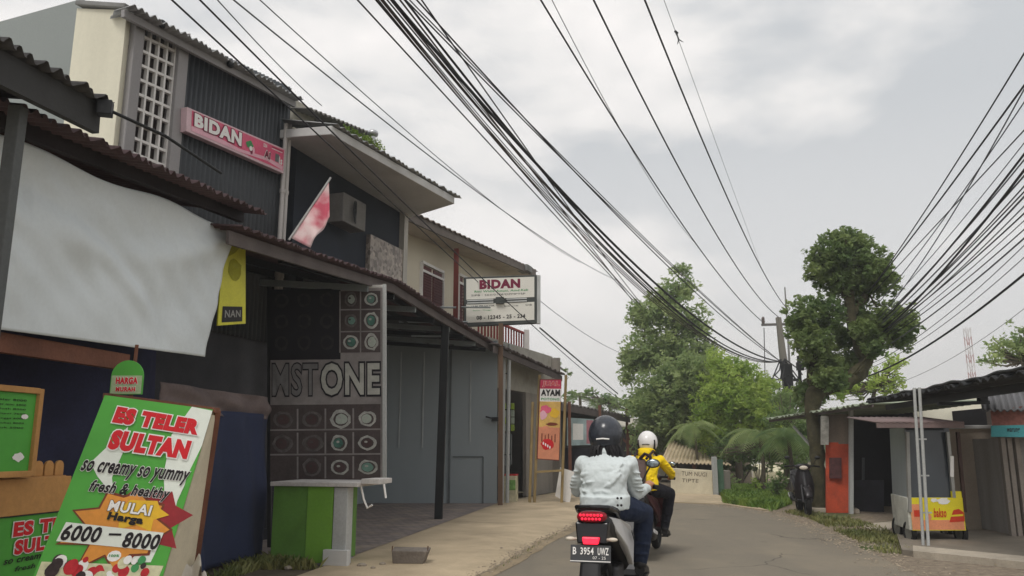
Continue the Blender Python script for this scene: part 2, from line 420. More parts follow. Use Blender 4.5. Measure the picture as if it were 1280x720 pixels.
def ribbon(mb, a, b, z, nx=6, jit=0):
    n = len(a)
    mb.grid(lambda u, v: (lambda i: (a[i]*(1-u)+b[i]*u) + V((random.uniform(-jit, jit) if u in (0, 1) else 0, 0, z)))(round(v*(n-1))), nx, n-1)
mb = MB(); ribbon(mb, rl, rr, .006, jit=.03); struct('road', mb, road_mat())
# tyre-polished lanes are part of the wear; sandy dust strip along the left edge
mb = MB(); ribbon(mb, [p+V((-.02, 0, 0)) for p in rl], [p+V((.16, 0, 0)) for p in rl], .011, nx=2, jit=.07)
struct('dust_strip', mb, mat('dust', S(150, 134, 108), var=.25, scale=2, fine=60, bump=.3, dirt=.5, dirtcol=S(110, 102, 88)))

A_ = G(440, 700); B_ = G(621, 632)
L1 = (A_.x, A_.y, (B_.x-A_.x)/(B_.y-A_.y))
T1 = (A_.x-.32, A_.y, L1[2])
U1 = (-3.47, 12, .35)
F2 = (B_.x, B_.y, .40)
# left pavement: sandy concrete from the road edge to the shop fronts
pav = mat('sandy_concrete', S(182, 165, 138), rough=.9, var=.2, scale=1.1, fine=60, bump=.35, dirt=.85, dirtcol=S(132, 120, 100))
mb = MB()
le = [onl(L1, y) + V((-.15, 0, 0)) for y in (-12, 0)] + [onl(L1, y) for y in (5, 8, 10, 12, 14, 16, 18, 20)] + [onl(F2, y) + V((-.2, 0, 0)) for y in (21.5, 23, 25)]
re_ = [min(rl, key=lambda q: abs(q.y-p.y)) for p in le]
re_ = []
for p in le:
    for i in range(len(rl)-1):
        if rl[i].y <= p.y <= rl[i+1].y:
            t = (p.y-rl[i].y)/(rl[i+1].y-rl[i].y); re_.append(rl[i]*(1-t)+rl[i+1]*t+V((-.02, 0, 0))); break
nl = len(le)
tp = []
for k in range(nl):
    a, b = le[k], re_[k]
    tp.append((a+V((0, 0, .05)), a*.25+b*.75+V((0, 0, .045)), b+V((0, 0, .001))))
mb.add([q for r in tp for q in r], [(k*3+j, k*3+j+1, (k+1)*3+j+1, (k+1)*3+j) for k in range(nl-1) for j in range(2)])
struct('pavement', mb, pav)
# courtyard of small grey pavers behind the pavement
def paver_mat():
    m = bpy.data.materials.new('pavers'); m.use_nodes = True; t = m.node_tree; n = t.nodes; l = t.links; b = n['Principled BSDF']; b.inputs['Roughness'].default_value = .85
    tc = n.new('ShaderNodeTexCoord'); mp = n.new('ShaderNodeMapping'); mp.inputs['Rotation'].default_value = (0, 0, R_(28)); l.new(tc.outputs['Object'], mp.inputs[0])
    br = n.new('ShaderNodeTexBrick'); br.inputs['Scale'].default_value = 1; br.inputs['Brick Width'].default_value = .21; br.inputs['Row Height'].default_value = .105
    br.inputs['Mortar Size'].default_value = .008; br.inputs['Color1'].default_value = (*S(122, 112, 110), 1); br.inputs['Color2'].default_value = (*S(148, 136, 130), 1); br.inputs['Mortar'].default_value = (*S(86, 80, 74), 1)
    l.new(mp.outputs[0], br.inputs['Vector'])
    nz = n.new('ShaderNodeTexNoise'); nz.inputs['Scale'].default_value = 2; nz.inputs['Detail'].default_value = 6; l.new(tc.outputs['Object'], nz.inputs['Vector'])
    r = n.new('ShaderNodeMapRange'); l.new(nz.outputs[0], r.inputs[0]); r.inputs[1].default_value = .5; r.inputs[2].default_value = .7; r.inputs[4].default_value = .5
    mx = n.new('ShaderNodeMix'); mx.data_type = 'RGBA'; l.new(r.outputs[0], mx.inputs[0]); l.new(br.outputs[0], mx.inputs[6]); mx.inputs[7].default_value = (*S(172, 156, 132), 1)
    l.new(mx.outputs[2], b.inputs['Base Color']); bp = n.new('ShaderNodeBump'); bp.inputs['Strength'].default_value = .4; bp.inputs['Distance'].default_value = .01
    l.new(br.outputs[1], bp.inputs['Height']); bp.invert = True; l.new(bp.outputs[0], b.inputs['Normal'])
    return m
mb = MB(); mb.poly([onl(L1, 10.6, .056, .02), onl(L1, 20.9, .056, .02), V((-5.6, 20.9, .056)), V((-5.6, 10.6, .056))]); struct('paved_courtyard', mb, paver_mat())
mb = MB(); mb.poly([V((-9, -6, .03)), onl(L1, -6, .03, -.16), onl(L1, 10.6, .03, 0), V((-9, 10.6, .03))]); struct('shop_floor', mb, mat('dark_floor', S(92, 82, 70), var=.25))
# far pavement past the bend and concrete apron of the right hand stalls
mb = MB(); pts = [G(836, 628.5), G(905, 631.5), G(962, 640), G(905, 622), G(868, 612), G(830, 611)]
mb.prism([p for p in pts], (0, 0, .03)); struct('far_pavement', mb, pav)
mb = MB(); pts = [G(1128, 694), G(1300, 712), G(1380, 700), G(1300, 668), G(1120, 668)]
mb.prism(pts, (0, 0, .07)); struct('stall_apron', mb, mat('old_concrete', S(128, 120, 108), var=.2, scale=1.5, fine=40, bump=.3, dirt=.7, dirtcol=S(84, 76, 66)))
mb = MB(); pts = [G(1142, 697), G(1300, 714), G(1300, 706), G(1142, 690)]
mb.prism(pts, (0, 0, .085)); struct('apron_kerb', mb, mat('pale_concrete', S(176, 166, 150), var=.15, dirt=.5))
mb = MB(); pts = [G(1075, 657), G(1125, 652), G(1110, 665), G(1090, 664)]; mb.prism(pts, (0, 0, .02)); struct('concrete_patch', mb, mat('pale_concrete', (1, 1, 1)))

# ================================================ LEFT: house with lattice screen
M_cream = mat('cream_wall', S(214, 210, 190), var=.05, scale=1.2, fine=20, bump=.1, dirt=.25, dirtcol=S(150, 145, 128), streak=True)
M_grey = mat('grey_plaster', S(142, 148, 146), var=.06, scale=1, bump=.1, dirt=.3, dirtcol=S(104, 108, 106), streak=True)
M_col = mat('column_plaster', S(150, 148, 148), var=.07, streak=True, dirt=.3, dirtcol=S(104, 100, 98))
M_clad = mat('dark_cladding', S(66, 70, 74), rough=.5, var=.1, scale=2, bump=.05, metal=.2, streak=True, dirt=.25, dirtcol=S(88, 90, 90))
M_roofm = mat('zinc_roof', S(150, 152, 152), rough=.5, metal=.4, var=.12, dirt=.4, dirtcol=S(96, 92, 88))
M_white = mat('white_paint', S(226, 224, 220), var=.05, rough=.6, dirt=.2, dirtcol=S(160, 155, 145))
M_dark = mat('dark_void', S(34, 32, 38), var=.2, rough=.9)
M_steel = mat('black_steel', S(28, 30, 32), rough=.5, var=.1, bump=.05)
h1 = thing('lattice_house', 'two storey house clad in dark ribbed sheet with a white lattice screen', 'house', onl(U1, 10))
ua = H(159, 12, U1); ub = H(372, 122, U1)
nU = V((1, -U1[2], 0)).normalized()                    # towards the street
inw = -nU
def up(px, py): return H(px, py, U1)
zb = 2.9
# ribbed cladding: vertical ribs along the facade
c0 = onl(U1, up(229, 52).y); c1 = onl(U1, up(364, 118).y)
zt0 = up(229, 44).z; zt1 = up(364, 110).z
mb = MB(); corr(mb, V((c0.x, c0.y, zb)), V((c1.x, c1.y, zb)), V((c1.x, c1.y, zt1)), V((c0.x, c0.y, zt0)), 26, .018, nv=1)
part('cladding', mb, M_clad, h1, smooth=True, solid=.006)
# body behind
def vol(mb, a, b, z0, zt0, zt1, d, off=0):
    a = V((a.x, a.y, 0)) + inw*off; b = V((b.x, b.y, 0)) + inw*off; i = inw*d
    q = [a, b, b+i, a+i]; mb.hexa([p+V((0, 0, z0)) for p in q], [p+V((0, 0, z)) for p, z in zip(q, (zt0, zt1, zt1, zt0))])
mb = MB(); vol(mb, c0, c1, 0, zt0-.06, zt1-.06, 5, .06); part('wall', mb, mat('inner_wall', S(70, 70, 74)), h1)
# columns framing the lattice
for a, b, t in ((159, 172, 16), (217, 230, 44)):
    p = onl(U1, up(a, 100).y); q = onl(U1, up(b, 100).y); zt = up((a+b)/2, t).z
    mb = MB(); vol(mb, p-inw*.05, q-inw*.05, zb, zt, zt+.1, .5); part('column', mb, M_col, h1, bevel=.01)
# lattice of square openings, 4 columns x 11 rows
la = onl(U1, up(172.5, 100).y); lb = onl(U1, up(216.5, 100).y); zl0 = up(195, 206).z - .35; zl1 = up(172, 22).z; zl2 = up(217, 44).z
mb = MB(); vol(mb, la, lb, zb, zl1+.1, zl2+.1, .1, .09); part('screen_backing', mb, mat('screen_dark', S(44, 34, 32), var=.3, scale=6), h1)
mb = MB(); nc, nr = 4, 11
def lz(u, v): return (zl0*(1-v) + (zl1*(1-u)+zl2*u)*v)
for i in range(nc+1):
    u = i/nc; p = la*(1-u)+lb*u; w_ = .028
    d = (lb-la).normalized()*w_/2
    mb.hexa([V((*(p-d).xy, lz(u, 0))), V((*(p+d).xy, lz(u, 0))), V((*(p+d+inw*.05).xy, lz(u, 0))), V((*(p-d+inw*.05).xy, lz(u, 0)))],
            [V((*(p-d).xy, lz(u, 1))), V((*(p+d).xy, lz(u, 1))), V((*(p+d+inw*.05).xy, lz(u, 1))), V((*(p-d+inw*.05).xy, lz(u, 1)))])
for j in range(nr+1):
    v = j/nr; p = V((*la.xy, lz(0, v)))+inw*.027; q = V((*lb.xy, lz(1, v)))+inw*.027
    mb.bar(p, q, .048, .034)
part('lattice_screen', mb, M_white, h1)
# flank wall: cream bay then grey wall running back to the left
yc = ua.y
cw0 = P(96, 10, yc+.35); cw1 = V((ua.x, ua.y, P(159, 12, yc).z))
mb = MB(); mb.hexa([V((cw0.x, cw0.y, 2.2)), V((cw1.x, cw1.y, 2.2)), V((cw1.x, cw1.y+.3, 2.2)), V((cw0.x, cw0.y+.3, 2.2))],
                   [V((cw0.x, cw0.y, cw0.z)), cw1, cw1+V((0, .3, 0)), cw0+V((0, .3, 0))])
part('cream_bay', mb, M_cream, h1, bevel=.01)
g0 = P(-140, 66, yc+1.1); g1 = P(104, -2, yc+1.1)
mb = MB(); mb.hexa([V((g0.x, g0.y, 0)), V((g1.x, g1.y, 0)), V((g1.x, g1.y+4, 0)), V((g0.x, g0.y+4, 0))], [g0, g1, g1+V((0, 4, 0)), g0+V((0, 4, 0))])
part('grey_flank', mb, M_grey, h1)
# capping over the cream bay
mb = MB(); mb.bar(P(98, 5, yc+.30)+V((0, .1, .03)), V((cw1.x+.03, cw1.y+.05, cw1.z+.03)), .22, .06); part('coping', mb, mat('grey_coping', S(128, 128, 126), dirt=.4), h1, bevel=.01)
# corrugated roof: waves run along the street side edge, overhanging
r0 = H(166, 7, (U1[0]+.28, 12, .35)); r1 = H(378, 124, (U1[0]+.28, 12, .35))
mb = MB(); corr(mb, r0, r1, r1+inw*5.5+V((0, 0, .1)), r0+inw*.3+V((0, .05, .02)), 34, .022, nv=2, jit=.03)
part('roof', mb, M_roofm, h1, smooth=True, solid=.006)
mb = MB(); mb.bar(r0+inw*.14+V((0, 0, -.07)), r1+inw*.14+V((0, 0, -.07)), .05, .09); part('fascia', mb, M_col, h1)
# two small outdoor spotlights under the eave
for px, py in ((203, 30), (288, 80)):
    q = H(px, py, (U1[0]+.2, 12, .35)); mb = MB(); mb.ell(q, (.05, .07, .05), 10, 6); mb.tube([q, q+inw*.2+V((0, 0, .04))], .012)
    tag(part('spotlight', mb, M_steel, smooth=True), 'small black spotlight under the zinc eave, ' + ('above the white lattice' if px < 250 else 'above the dark ribbed wall'), 'spotlight', 'spotlights under the zinc eave')
# drain pipes at the far end of the cladding
for k, px in enumerate((353.5, 358)):
    a = H(px+3.5, 170, (U1[0]+.12, 12, .35)); b = V((a.x, a.y, 3.3))
    mb = MB(); mb.tube([a+V((0, 0, .2)), b], .035, 10)
    for z in (3.9, 5.2): mb.lathe((a.x, a.y, z), [(-.03, .036), (-.03, .044), (.03, .044), (.03, .036)], 'Z', 12)
    part('drain_pipe', mb, mat('pvc', S(196, 192, 188), rough=.45, var=.06, dirt=.3, streak=True), h1, smooth=True)

# long pink name board
s1 = thing('name_board', 'long pink BIDAN board fixed on the dark ribbed wall', 'sign', up(290, 170))
o1 = (U1[0]+.16, 12, .35)
pn = Panel(H(233, 164, o1), H(354.5, 217, o1), H(356.5, 186.5, o1), H(234, 133.5, o1))
mb = MB(); mb.use(mat('pale_board', S(216, 186, 192), var=.1, rough=.5, dirt=.3, dirtcol=S(170, 140, 146))); pn.slab(mb, .1); part('board', mb, None, s1, bevel=.006)
M_pink = mat('pink_print', S(222, 96, 128), rough=.5, var=.12, scale=3, fine=20); M_pink2 = mat('pale_pink', S(232, 178, 192), rough=.5, var=.08)
M_wh = mat('print_white', S(238, 236, 232), rough=.5, var=.03, bump=0); M_blk = mat('print_black', S(32, 28, 30), rough=.6, var=.1, bump=0); M_red = mat('print_red', S(206, 32, 42), rough=.5, var=.06, bump=0)
M_grn = mat('print_green', S(70, 150, 90), rough=.5, var=.1, bump=0); M_maroon = mat('print_maroon', S(120, 26, 60), rough=.6, var=.08, bump=0)
mb = MB()
pn.rect(mb, M_pink, .04, .1, .985, .93, .003)
pn.poly(mb, M_pink2, [(.04, .1), (.5, .1), (.8, .22), (.98, .1), (.98, .28), (.8, .36), (.5, .22), (.2, .34), (.04, .3)], .005)
pn.poly(mb, M_wh, [(.18, .34), (.25, .30), (.32, .5), (.25, .46)], .006)
pn.text(mb, M_wh, 'BIDAN', .06, .33, .51, .88, .013, bold=.055, outline=M_maroon, ow=.05)
pn.disc(mb, M_grn, .60, .56, .035, .16, .009, jit=.25); pn.disc(mb, M_pink2, .635, .38, .02, .15, .009); pn.disc(mb, M_maroon, .62, .3, .012, .1, .011); pn.disc(mb, M_wh, .61, .42, .016, .1, .012)
pn.text(mb, M_wh, 'IZIN', .745, .72, .785, .86, .009, bold=.03); pn.text(mb, M_maroon, 'Ai', .76, .30, .83, .62, .009, bold=.05, outline=M_wh); pn.rect(mb, mat('photo_grey', S(120, 120, 122), var=.3, scale=14), .885, .34, .93, .66, .008)
pn.text(mb, M_wh, 'Is', .93, .3, .97, .6, .009, bold=.03); pn.rect(mb, M_wh, .84, .78, .965, .81, .008); pn.rect(mb, M_maroon, .84, .85, .965, .87, .008)
part('lettering', mb, None, s1)

# ------------------------------------------------ house 2 with the broad concrete sunshade
h2 = thing('sunshade_house', 'dark fronted house under a broad pale sunshade slab with plants on top', 'house', onl(U1, 14))
u2a = onl(U1, up(372, 200).y); u2b = onl(U1, up(508, 262).y)
M_navy = mat('navy_wall', S(44, 50, 60), var=.12, scale=2, rough=.8)
mb = MB(); vol(mb, u2a+V((.0, .02, 0)), u2b, 4.0, 6.15, 6.15, 5, .03); part('wall', mb, M_navy, h2)
M_speck = bpy.data.materials.new('speckled_tile'); M_speck.use_nodes = True
_n = M_speck.node_tree.nodes; _l = M_speck.node_tree.links; _t = _n.new('ShaderNodeTexCoord'); _v = _n.new('ShaderNodeTexVoronoi'); _v.inputs['Scale'].default_value = 14
_l.new(_t.outputs['Object'], _v.inputs['Vector']); _r = _n.new('ShaderNodeValToRGB'); _l.new(_v.outputs['Color'], _r.inputs[0]); _r.color_ramp.elements[0].color = (*S(92, 84, 80), 1); _r.color_ramp.elements[1].color = (*S(196, 184, 172), 1)
_l.new(_r.outputs[0], _n['Principled BSDF'].inputs['Base Color'])
ta = onl(U1, up(459, 320).y); tb = onl(U1, up(500, 320).y); zt = up(480, 303).z
mb = MB(); vol(mb, ta, tb, 4.02, zt, zt, .2, -.06); part('tiled_parapet', mb, M_speck, h2)
mb = MB(); vol(mb, tb, onl(U1, tb.y+.16), 4.02, up(505, 262).z, up(505, 262).z, .3, -.08); part('corner_pillar', mb, mat('pale_pillar', S(186, 182, 174), streak=True, dirt=.3), h2)
# sunshade slab
M_slab = mat('weathered_concrete', S(204, 204, 202), var=.07, scale=1, fine=12, bump=.1, dirt=.35, dirtcol=S(130, 126, 118))
e0 = P(414, 168, 11.2); e1 = P(568, 255, 14.6); b0 = up(349, 166); b0.z = 6.1
zt_ = 6.02
ring = [V((e0.x, e0.y, e0.z)), V((e1.x, e1.y, e1.z)), V((u2b.x, u2b.y+.25, e1.z+.12)), V((b0.x, b0.y, e0.z+.12))]
mb = MB(); mb.hexa(ring, [p+V((0, 0, .14)) for p in ring]); part('sunshade', mb, M_slab, h2, bevel=.01)
q0 = ring[0]+V((.06, 0, .16)); q1 = ring[1]+V((.12, .15, .17))
mb = MB(); corr(mb, q0, q1, q1+inw*1.0+V((0, 0, .22)), q0+inw*1.0+V((0, 0, .22)), 26, .02, jit=.03); part('roof_sheet', mb, M_roofm, h2, smooth=True, solid=.005)
# upper set-back block and its small roof, masonry stub
o2 = (U1[0]-.1, 12, .35)
s0 = H(366, 134, o2); s1_ = H(394, 162, o2)
mb = MB(); a = onl(o2, H(366, 150, o2).y); b = onl(o2, H(393, 150, o2).y); vol(mb, a, b, 6.2, H(380, 131, o2).z, H(380, 131, o2).z, .5); part('masonry_stub', mb, mat('bare_masonry', S(170, 166, 154), var=.2, scale=5, dirt=.6, dirtcol=S(120, 110, 96)), h2)
a2 = onl(o2, H(394, 150, o2).y); b2 = onl(o2, H(470, 180, o2).y)
mb = MB(); vol(mb, a2, b2, 6.2, H(394, 146, o2).z, H(470, 182, o2).z+.25, 2.5, .6); part('upper_wall', mb, M_navy, h2)
o3 = (U1[0]+.25, 12, .35)
ra = H(388, 136, o3); rb = H(472, 170, o3)
mb = MB(); corr(mb, ra, rb, rb+inw*2.2+V((0, 0, .35)), ra+inw*2.2+V((0, 0, .35)), 16, .02); part('upper_roof', mb, mat('grey_roof', S(120, 118, 114), var=.15, dirt=.4), h2, smooth=True, solid=.02)
# plants on the slab
cen = []
for px, py, r in ((430, 172, 5), (440, 178, 6), (448, 184, 6), (456, 188, 6), (464, 184, 7), (470, 190, 6), (437, 171, 4)):
    c = P(px, py-4, 12.4+(px-430)*.022)
    for k in range(9): cen.append(c + V((random.uniform(-.09, .09), random.uniform(-.2, .2), random.uniform(-.1, .09))))
vs, fs = leaves([tuple(c) for c in cen], 16, .10, .085, 3)
pl = thing('roof_plants', 'low green plants growing on top of the sunshade slab', 'plant', P(450, 192, 12.6))
leafobj('foliage', vs, fs, mleaf('leaf_fresh', S(70, 100, 40), S(130, 150, 60)), pl)
mb = MB(); c = P(450, 196, 12.8); mb.bar(c+V((-.45, -.4, .06)), c+V((.4, .6, -.0)), .2, .16); part('planter_trough', mb, M_slab, pl, bevel=.01)
# pale metal cowl beside the plants
mb = MB(); c = P(466, 169, 13.2); mb.tube([c+V((0, 0, -.3)), c], .05, 10); mb.ell(c+V((0, 0, .03)), (.1, .1, .07), 14, 8)
tag(part('vent_cowl', mb, mat('aluminium', S(180, 182, 184), rough=.35, metal=.7), smooth=True), 'little round metal vent cowl beside the roof plants', 'vent')
# air conditioner
ac = thing('air_conditioner', 'grey air conditioner unit on the dark wall behind the pink banner', 'air conditioner', up(424, 270))
q = up(420, 268); M2 = Matrix.Rotation(-math.atan(.35), 3, 'Z')
mb = MB(); mb.box(q+nU*.22, (.3, .75, .5), M=M2); part('casing', mb, mat('ac_casing', S(120, 118, 114), dirt=.3), ac, bevel=.015)
mb = MB()
for k in range(9): mb.lathe(q+nU*.38+V((0, 0, 0)), [(0, .03+.02*k), (0, .036+.02*k), (.012, .036+.02*k), (.012, .03+.02*k)], 'X', 20)
part('fan_grille', mb, M_steel, ac)
# banner on a leaning pole
bn = thing('pole_banner', 'pink and white cloth banner hanging from a leaning pole above the awning', 'banner', P(362, 300, 11.2))
pa = P(361, 300, 11.0); pb = P(413.5, 222, 11.3)
mb = MB(); mb.tube([pa, pb], .016, 8); part('pole', mb, mat('galvanised', S(176, 176, 174), rough=.4, metal=.5), bn, smooth=True)
A = P(411, 228, 11.28); Bq = P(413, 272, 11.25); Cq = P(387, 309, 11.05); D = P(363, 297, 11.02)
def bfn(u, v):
    top = D*(1-u)+A*u; bot = Cq*(1-u)+Bq*u
    return top*(1-v)+bot*v + V((0, .05*math.sin(9*u+2*v)*v, 0))
def banner_mat():
    m = bpy.data.materials.new('banner_cloth'); m.use_nodes = True; n = m.node_tree.nodes; l = m.node_tree.links
    t = n.new('ShaderNodeTexCoord'); z = n.new('ShaderNodeTexNoise'); z.inputs['Scale'].default_value = 3.2; z.inputs['Detail'].default_value = 3; l.new(t.outputs['Object'], z.inputs['Vector'])
    r = n.new('ShaderNodeValToRGB'); l.new(z.outputs[0], r.inputs[0]); e = r.color_ramp.elements; e[0].position = .38; e[0].color = (*S(206, 92, 112), 1); e[1].position = .62; e[1].color = (*S(232, 206, 204), 1)
    l.new(r.outputs[0], n['Principled BSDF'].inputs['Base Color']); n['Principled BSDF'].inputs['Roughness'].default_value = .8; return m
mb = MB(); mb.grid(bfn, 16, 10); part('cloth', mb, banner_mat(), bn, smooth=True, solid=.002)

# ------------------------------------------------ house 3, cream upper storey
C3 = (-2.3, 17.0, .35)
def up3(px, py, off=0): return H(px, py, (C3[0]+off, C3[1], C3[2]))
h3 = thing('cream_house', 'cream upper storey with dark red shutters and a long tiled roof', 'house', onl(C3, 20))
M_c3 = mat('cream_plaster', S(206, 198, 178), var=.06, scale=1, bump=.1, dirt=.35, dirtcol=S(160, 150, 128), streak=True)
wa = onl((C3[0]-.75, 17, .35), 16.2); wb = onl((C3[0]-.75, 17, .35), 25.0)
ez0 = up3(510, 275).z; ez1 = up3(662, 341).z
mb = MB(); vol(mb, wa, wb, 4.12, ez0+.2, ez1+.1, 5); part('wall', mb, M_c3, h3)
ea = up3(503, 271); eb = up3(668, 344)
ea.z = up3(510, 276).z
mb = MB(); a = onl(U1, 12.3)+inw*-.1; b = onl((C3[0]-.75, 17, .35), 24.5)
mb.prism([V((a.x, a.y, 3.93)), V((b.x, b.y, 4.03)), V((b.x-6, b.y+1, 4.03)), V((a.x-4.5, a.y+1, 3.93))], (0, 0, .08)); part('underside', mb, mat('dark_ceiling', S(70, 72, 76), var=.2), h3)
mb = MB(); ring = [ea, eb, eb+inw*1.1+V((0, 0, .02)), ea+inw*1.1+V((0, 0, .02))]; mb.hexa(ring, [p+V((0, 0, .05)) for p in ring]); part('soffit', mb, mat('soffit_board', S(188, 176, 160), var=.08, dirt=.3), h3)
mb = MB(); mb.bar(ea+nU*.03+V((0, 0, .06)), eb+nU*.03+V((0, 0, .06)), .05, .2); part('fascia', mb, mat('brown_fascia', S(112, 104, 98), var=.12, dirt=.4), h3)
mb = MB(); corr(mb, ea+nU*.12+V((0, 0, .17)), eb+nU*.12+V((0, .2, .17)), eb+inw*3+V((0, .2, .75)), ea+inw*3+V((0, 0, .75)), 30, .025, nv=12); part('roof', mb, mat('old_tiles', S(112, 100, 92), var=.25, scale=4, dirt=.4), h3, smooth=True, solid=.02)
mb = MB(); c = up3(656, 340); mb.box(c+V((0, .1, .12)), (.35, .5, .2), rz=-.34); part('gutter_box', mb, mat('grey_coping', (1, 1, 1)), h3, bevel=.01)
W3 = (C3[0]-.72, 17, .35)
M_shut = mat('red_shutter', S(92, 44, 46), var=.15, rough=.6, streak=True)
def window3(x0, x1, yt, ys, yb, name='window', lean=1.0):
    pw = [H(x0, yt, W3), H(x1, yt, W3)]
    ya, yb_ = H(x0, yt, W3).y, H(x1, yt, W3).y
    z1 = H((x0+x1)/2, yt, W3).z; zs = H((x0+x1)/2, ys, W3).z; z0 = H((x0+x1)/2, yb, W3).z
    a = onl(W3, ya); b = onl(W3, yb_); d = (b-a).normalized()
    f = MB()
    f.bar(V((*a.xy, z1)), V((*b.xy, z1)), .08, .07); f.bar(V((*a.xy, zs)), V((*b.xy, zs)), .08, .06)
    for p in (a, b): f.bar(V((*p.xy, z0)), V((*p.xy, z1)), .08, .07)
    o = part(name, f, M_white, h3)
    g = MB(); m_ = (a+b)/2
    for s, t in ((a, m_), (m_, b)):
        s2 = s + d*.05 + inw*.0; t2 = t - d*.04
        g.hexa([V((*s2.xy, z0)), V((*t2.xy, z0)), V((*(t2+inw*.03).xy, z0)), V((*(s2+inw*.03).xy, z0))], [V((*s2.xy, zs-.03)), V((*t2.xy, zs-.03)), V((*(t2+inw*.03).xy, zs-.03)), V((*(s2+inw*.03).xy, zs-.03))])
        n = 12
        for k in range(n):
            z = z0 + (zs-z0)*(k+.5)/n; g.bar(V((*(s2+nU*.012).xy, z)), V((*(t2+nU*.012).xy, z)), .02, .02)
    c = part('shutters', g, M_shut, o)
    g = MB()
    for s, t in ((a, m_), (m_, b)):
        s2 = s+d*.07; t2 = t-d*.07; g.hexa([V((*s2.xy, zs+.05)), V((*t2.xy, zs+.05)), V((*(t2+inw*.02).xy, zs+.05)), V((*(s2+inw*.02).xy, zs+.05))], [V((*s2.xy, z1-.06)), V((*t2.xy, z1-.06)), V((*(t2+inw*.02).xy, z1-.06)), V((*(s2+inw*.02).xy, z1-.06))])
    part('transom', g, M_shut, o)
window3(527, 554, 334, 344, 384)
window3(573, 586, 346, 356, 404, 'door')
mb = MB(); a = H(570, 350, (C3[0]-.2, 17, .35)); mb.bar(V((*a.xy, 4.15)), V((*a.xy, ez0+.1)), .12, .12); part('veranda_post', mb, mat('red_post', S(128, 62, 54), var=.12), h3)
# red slat balustrade between white pillars at the far end
bz0 = up3(630, 436).z; bz1 = up3(630, 408).z
a = up3(598, 420, .1); b = up3(655, 420, .1); 
mb = MB(); n = 16
for k in range(n+1):
    p = a*(1-k/n)+b*(k/n); mb.bar(V((p.x, p.y, bz0-.1)), V((p.x, p.y, bz1)), .05, .03)
mb.bar(V((a.x, a.y, bz1)), V((b.x, b.y, bz1)), .07, .06); mb.bar(V((a.x, a.y, bz0)), V((b.x, b.y, bz0)), .06, .05)
part('balustrade', mb, mat('red_rail', S(150, 66, 62), var=.12), h3)
mb = MB(); mb.bar(V((b.x+.08, b.y, 3.2)), V((b.x+.08, b.y, bz1+.1)), .16, .16); part('rail_pillar', mb, M_white, h3)
mb = MB(); mb.bar(up3(571, 352)+inw*.9+V((0,0,.2)), up3(571, 352)+inw*.9, .05, .05)

# ================================================ street level awnings
M_rust = mat('maroon_sheet', S(84, 66, 68), rough=.6, metal=.2, var=.2, scale=4, dirt=.4, dirtcol=S(60, 46, 40))
M_under = mat('sooty_sheet', S(70, 68, 68), rough=.7, var=.2, dirt=.4, dirtcol=S(50, 44, 40))
M_wood = mat('brown_wood', S(112, 74, 58), var=.25, scale=3, fine=50, rough=.8, streak=False, bump=.3)
inL = V((-1, L1[2], 0)).normalized()
# awning over the drinks stall
aw = thing('stall_awning', 'dark maroon corrugated awning over the drinks stall', 'awning', onl(L1, 6))
p0 = H(-60, 96, L1); p1 = H(334, 267, L1); zz = (H(60, 152, L1).z + H(320, 262, L1).z)/2
p0 = H(28, 134, L1); p0 = p0 + (p0-p1)*.45
mb = MB(); corr(mb, p0, p1, p1+inL*2.4+V((0, 0, .38)), p0+inL*2.4+V((0, 0, .38)), 46, .022, jit=.03); part('sheet', mb, M_rust, aw, smooth=True, solid=.004)
mb = MB()
for o in (.28, 1.3): mb.bar(p0+inL*o+V((0, 0, -.06+.16*o)), p1+inL*o+V((0, 0, -.06+.16*o)), .06, .13)
part('beam', mb, mat('dark_beam', S(46, 40, 42), var=.2), aw)
for t in (.25,):
    c = p0*(1-t)+p1*t+inL*.3; mb = MB(); mb.bar(V((c.x, c.y, .03)), V((c.x, c.y, c.z-.08)), .07, .07); part('post', mb, M_wood, aw)
# awning of the neighbour, nearest the camera
aw2 = thing('near_awning', 'blackened corrugated awning end at the top left corner', 'awning', onl(L1, 3))
LN = (L1[0]+.34, L1[1], L1[2])
q1 = H(140, 128, LN); q0 = H(0, 47, LN); q0 = q0 + (q0-q1)*1.6
mb = MB(); corr(mb, q0, q1, q1+inL*2.2+V((0, 0, .3)), q0+inL*2.2+V((0, 0, .3)), 24, .025, jit=.03); part('sheet', mb, M_under, aw2, smooth=True, solid=.004)
mb = MB(); mb.bar(q0+inL*.10+V((0, 0, -.13)), q1+inL*.10+V((0, .0, -.11)), .05, .2); part('fascia', mb, mat('black_fascia', S(60, 60, 60), var=.1), aw2)
mb = MB(); c = q1+V((-.02, -.04, -.06)); mb.box(c, (.09, .08, .10), rz=.3); mb.tube([c, c+V((.25, .35, -.05)), c+V((.45, .9, -.13))], .012); part('wire_clamp', mb, M_steel, aw2, bevel=.02)
c = P(10, 270, 4.55); mb = MB(); mb.bar(V((c.x-.02, c.y, .03)), V((c.x-.02, c.y, 3.42)), .08, .08); part('post', mb, mat('grey_post', S(92, 95, 95), dirt=.3, streak=True), aw2, bevel=.006)
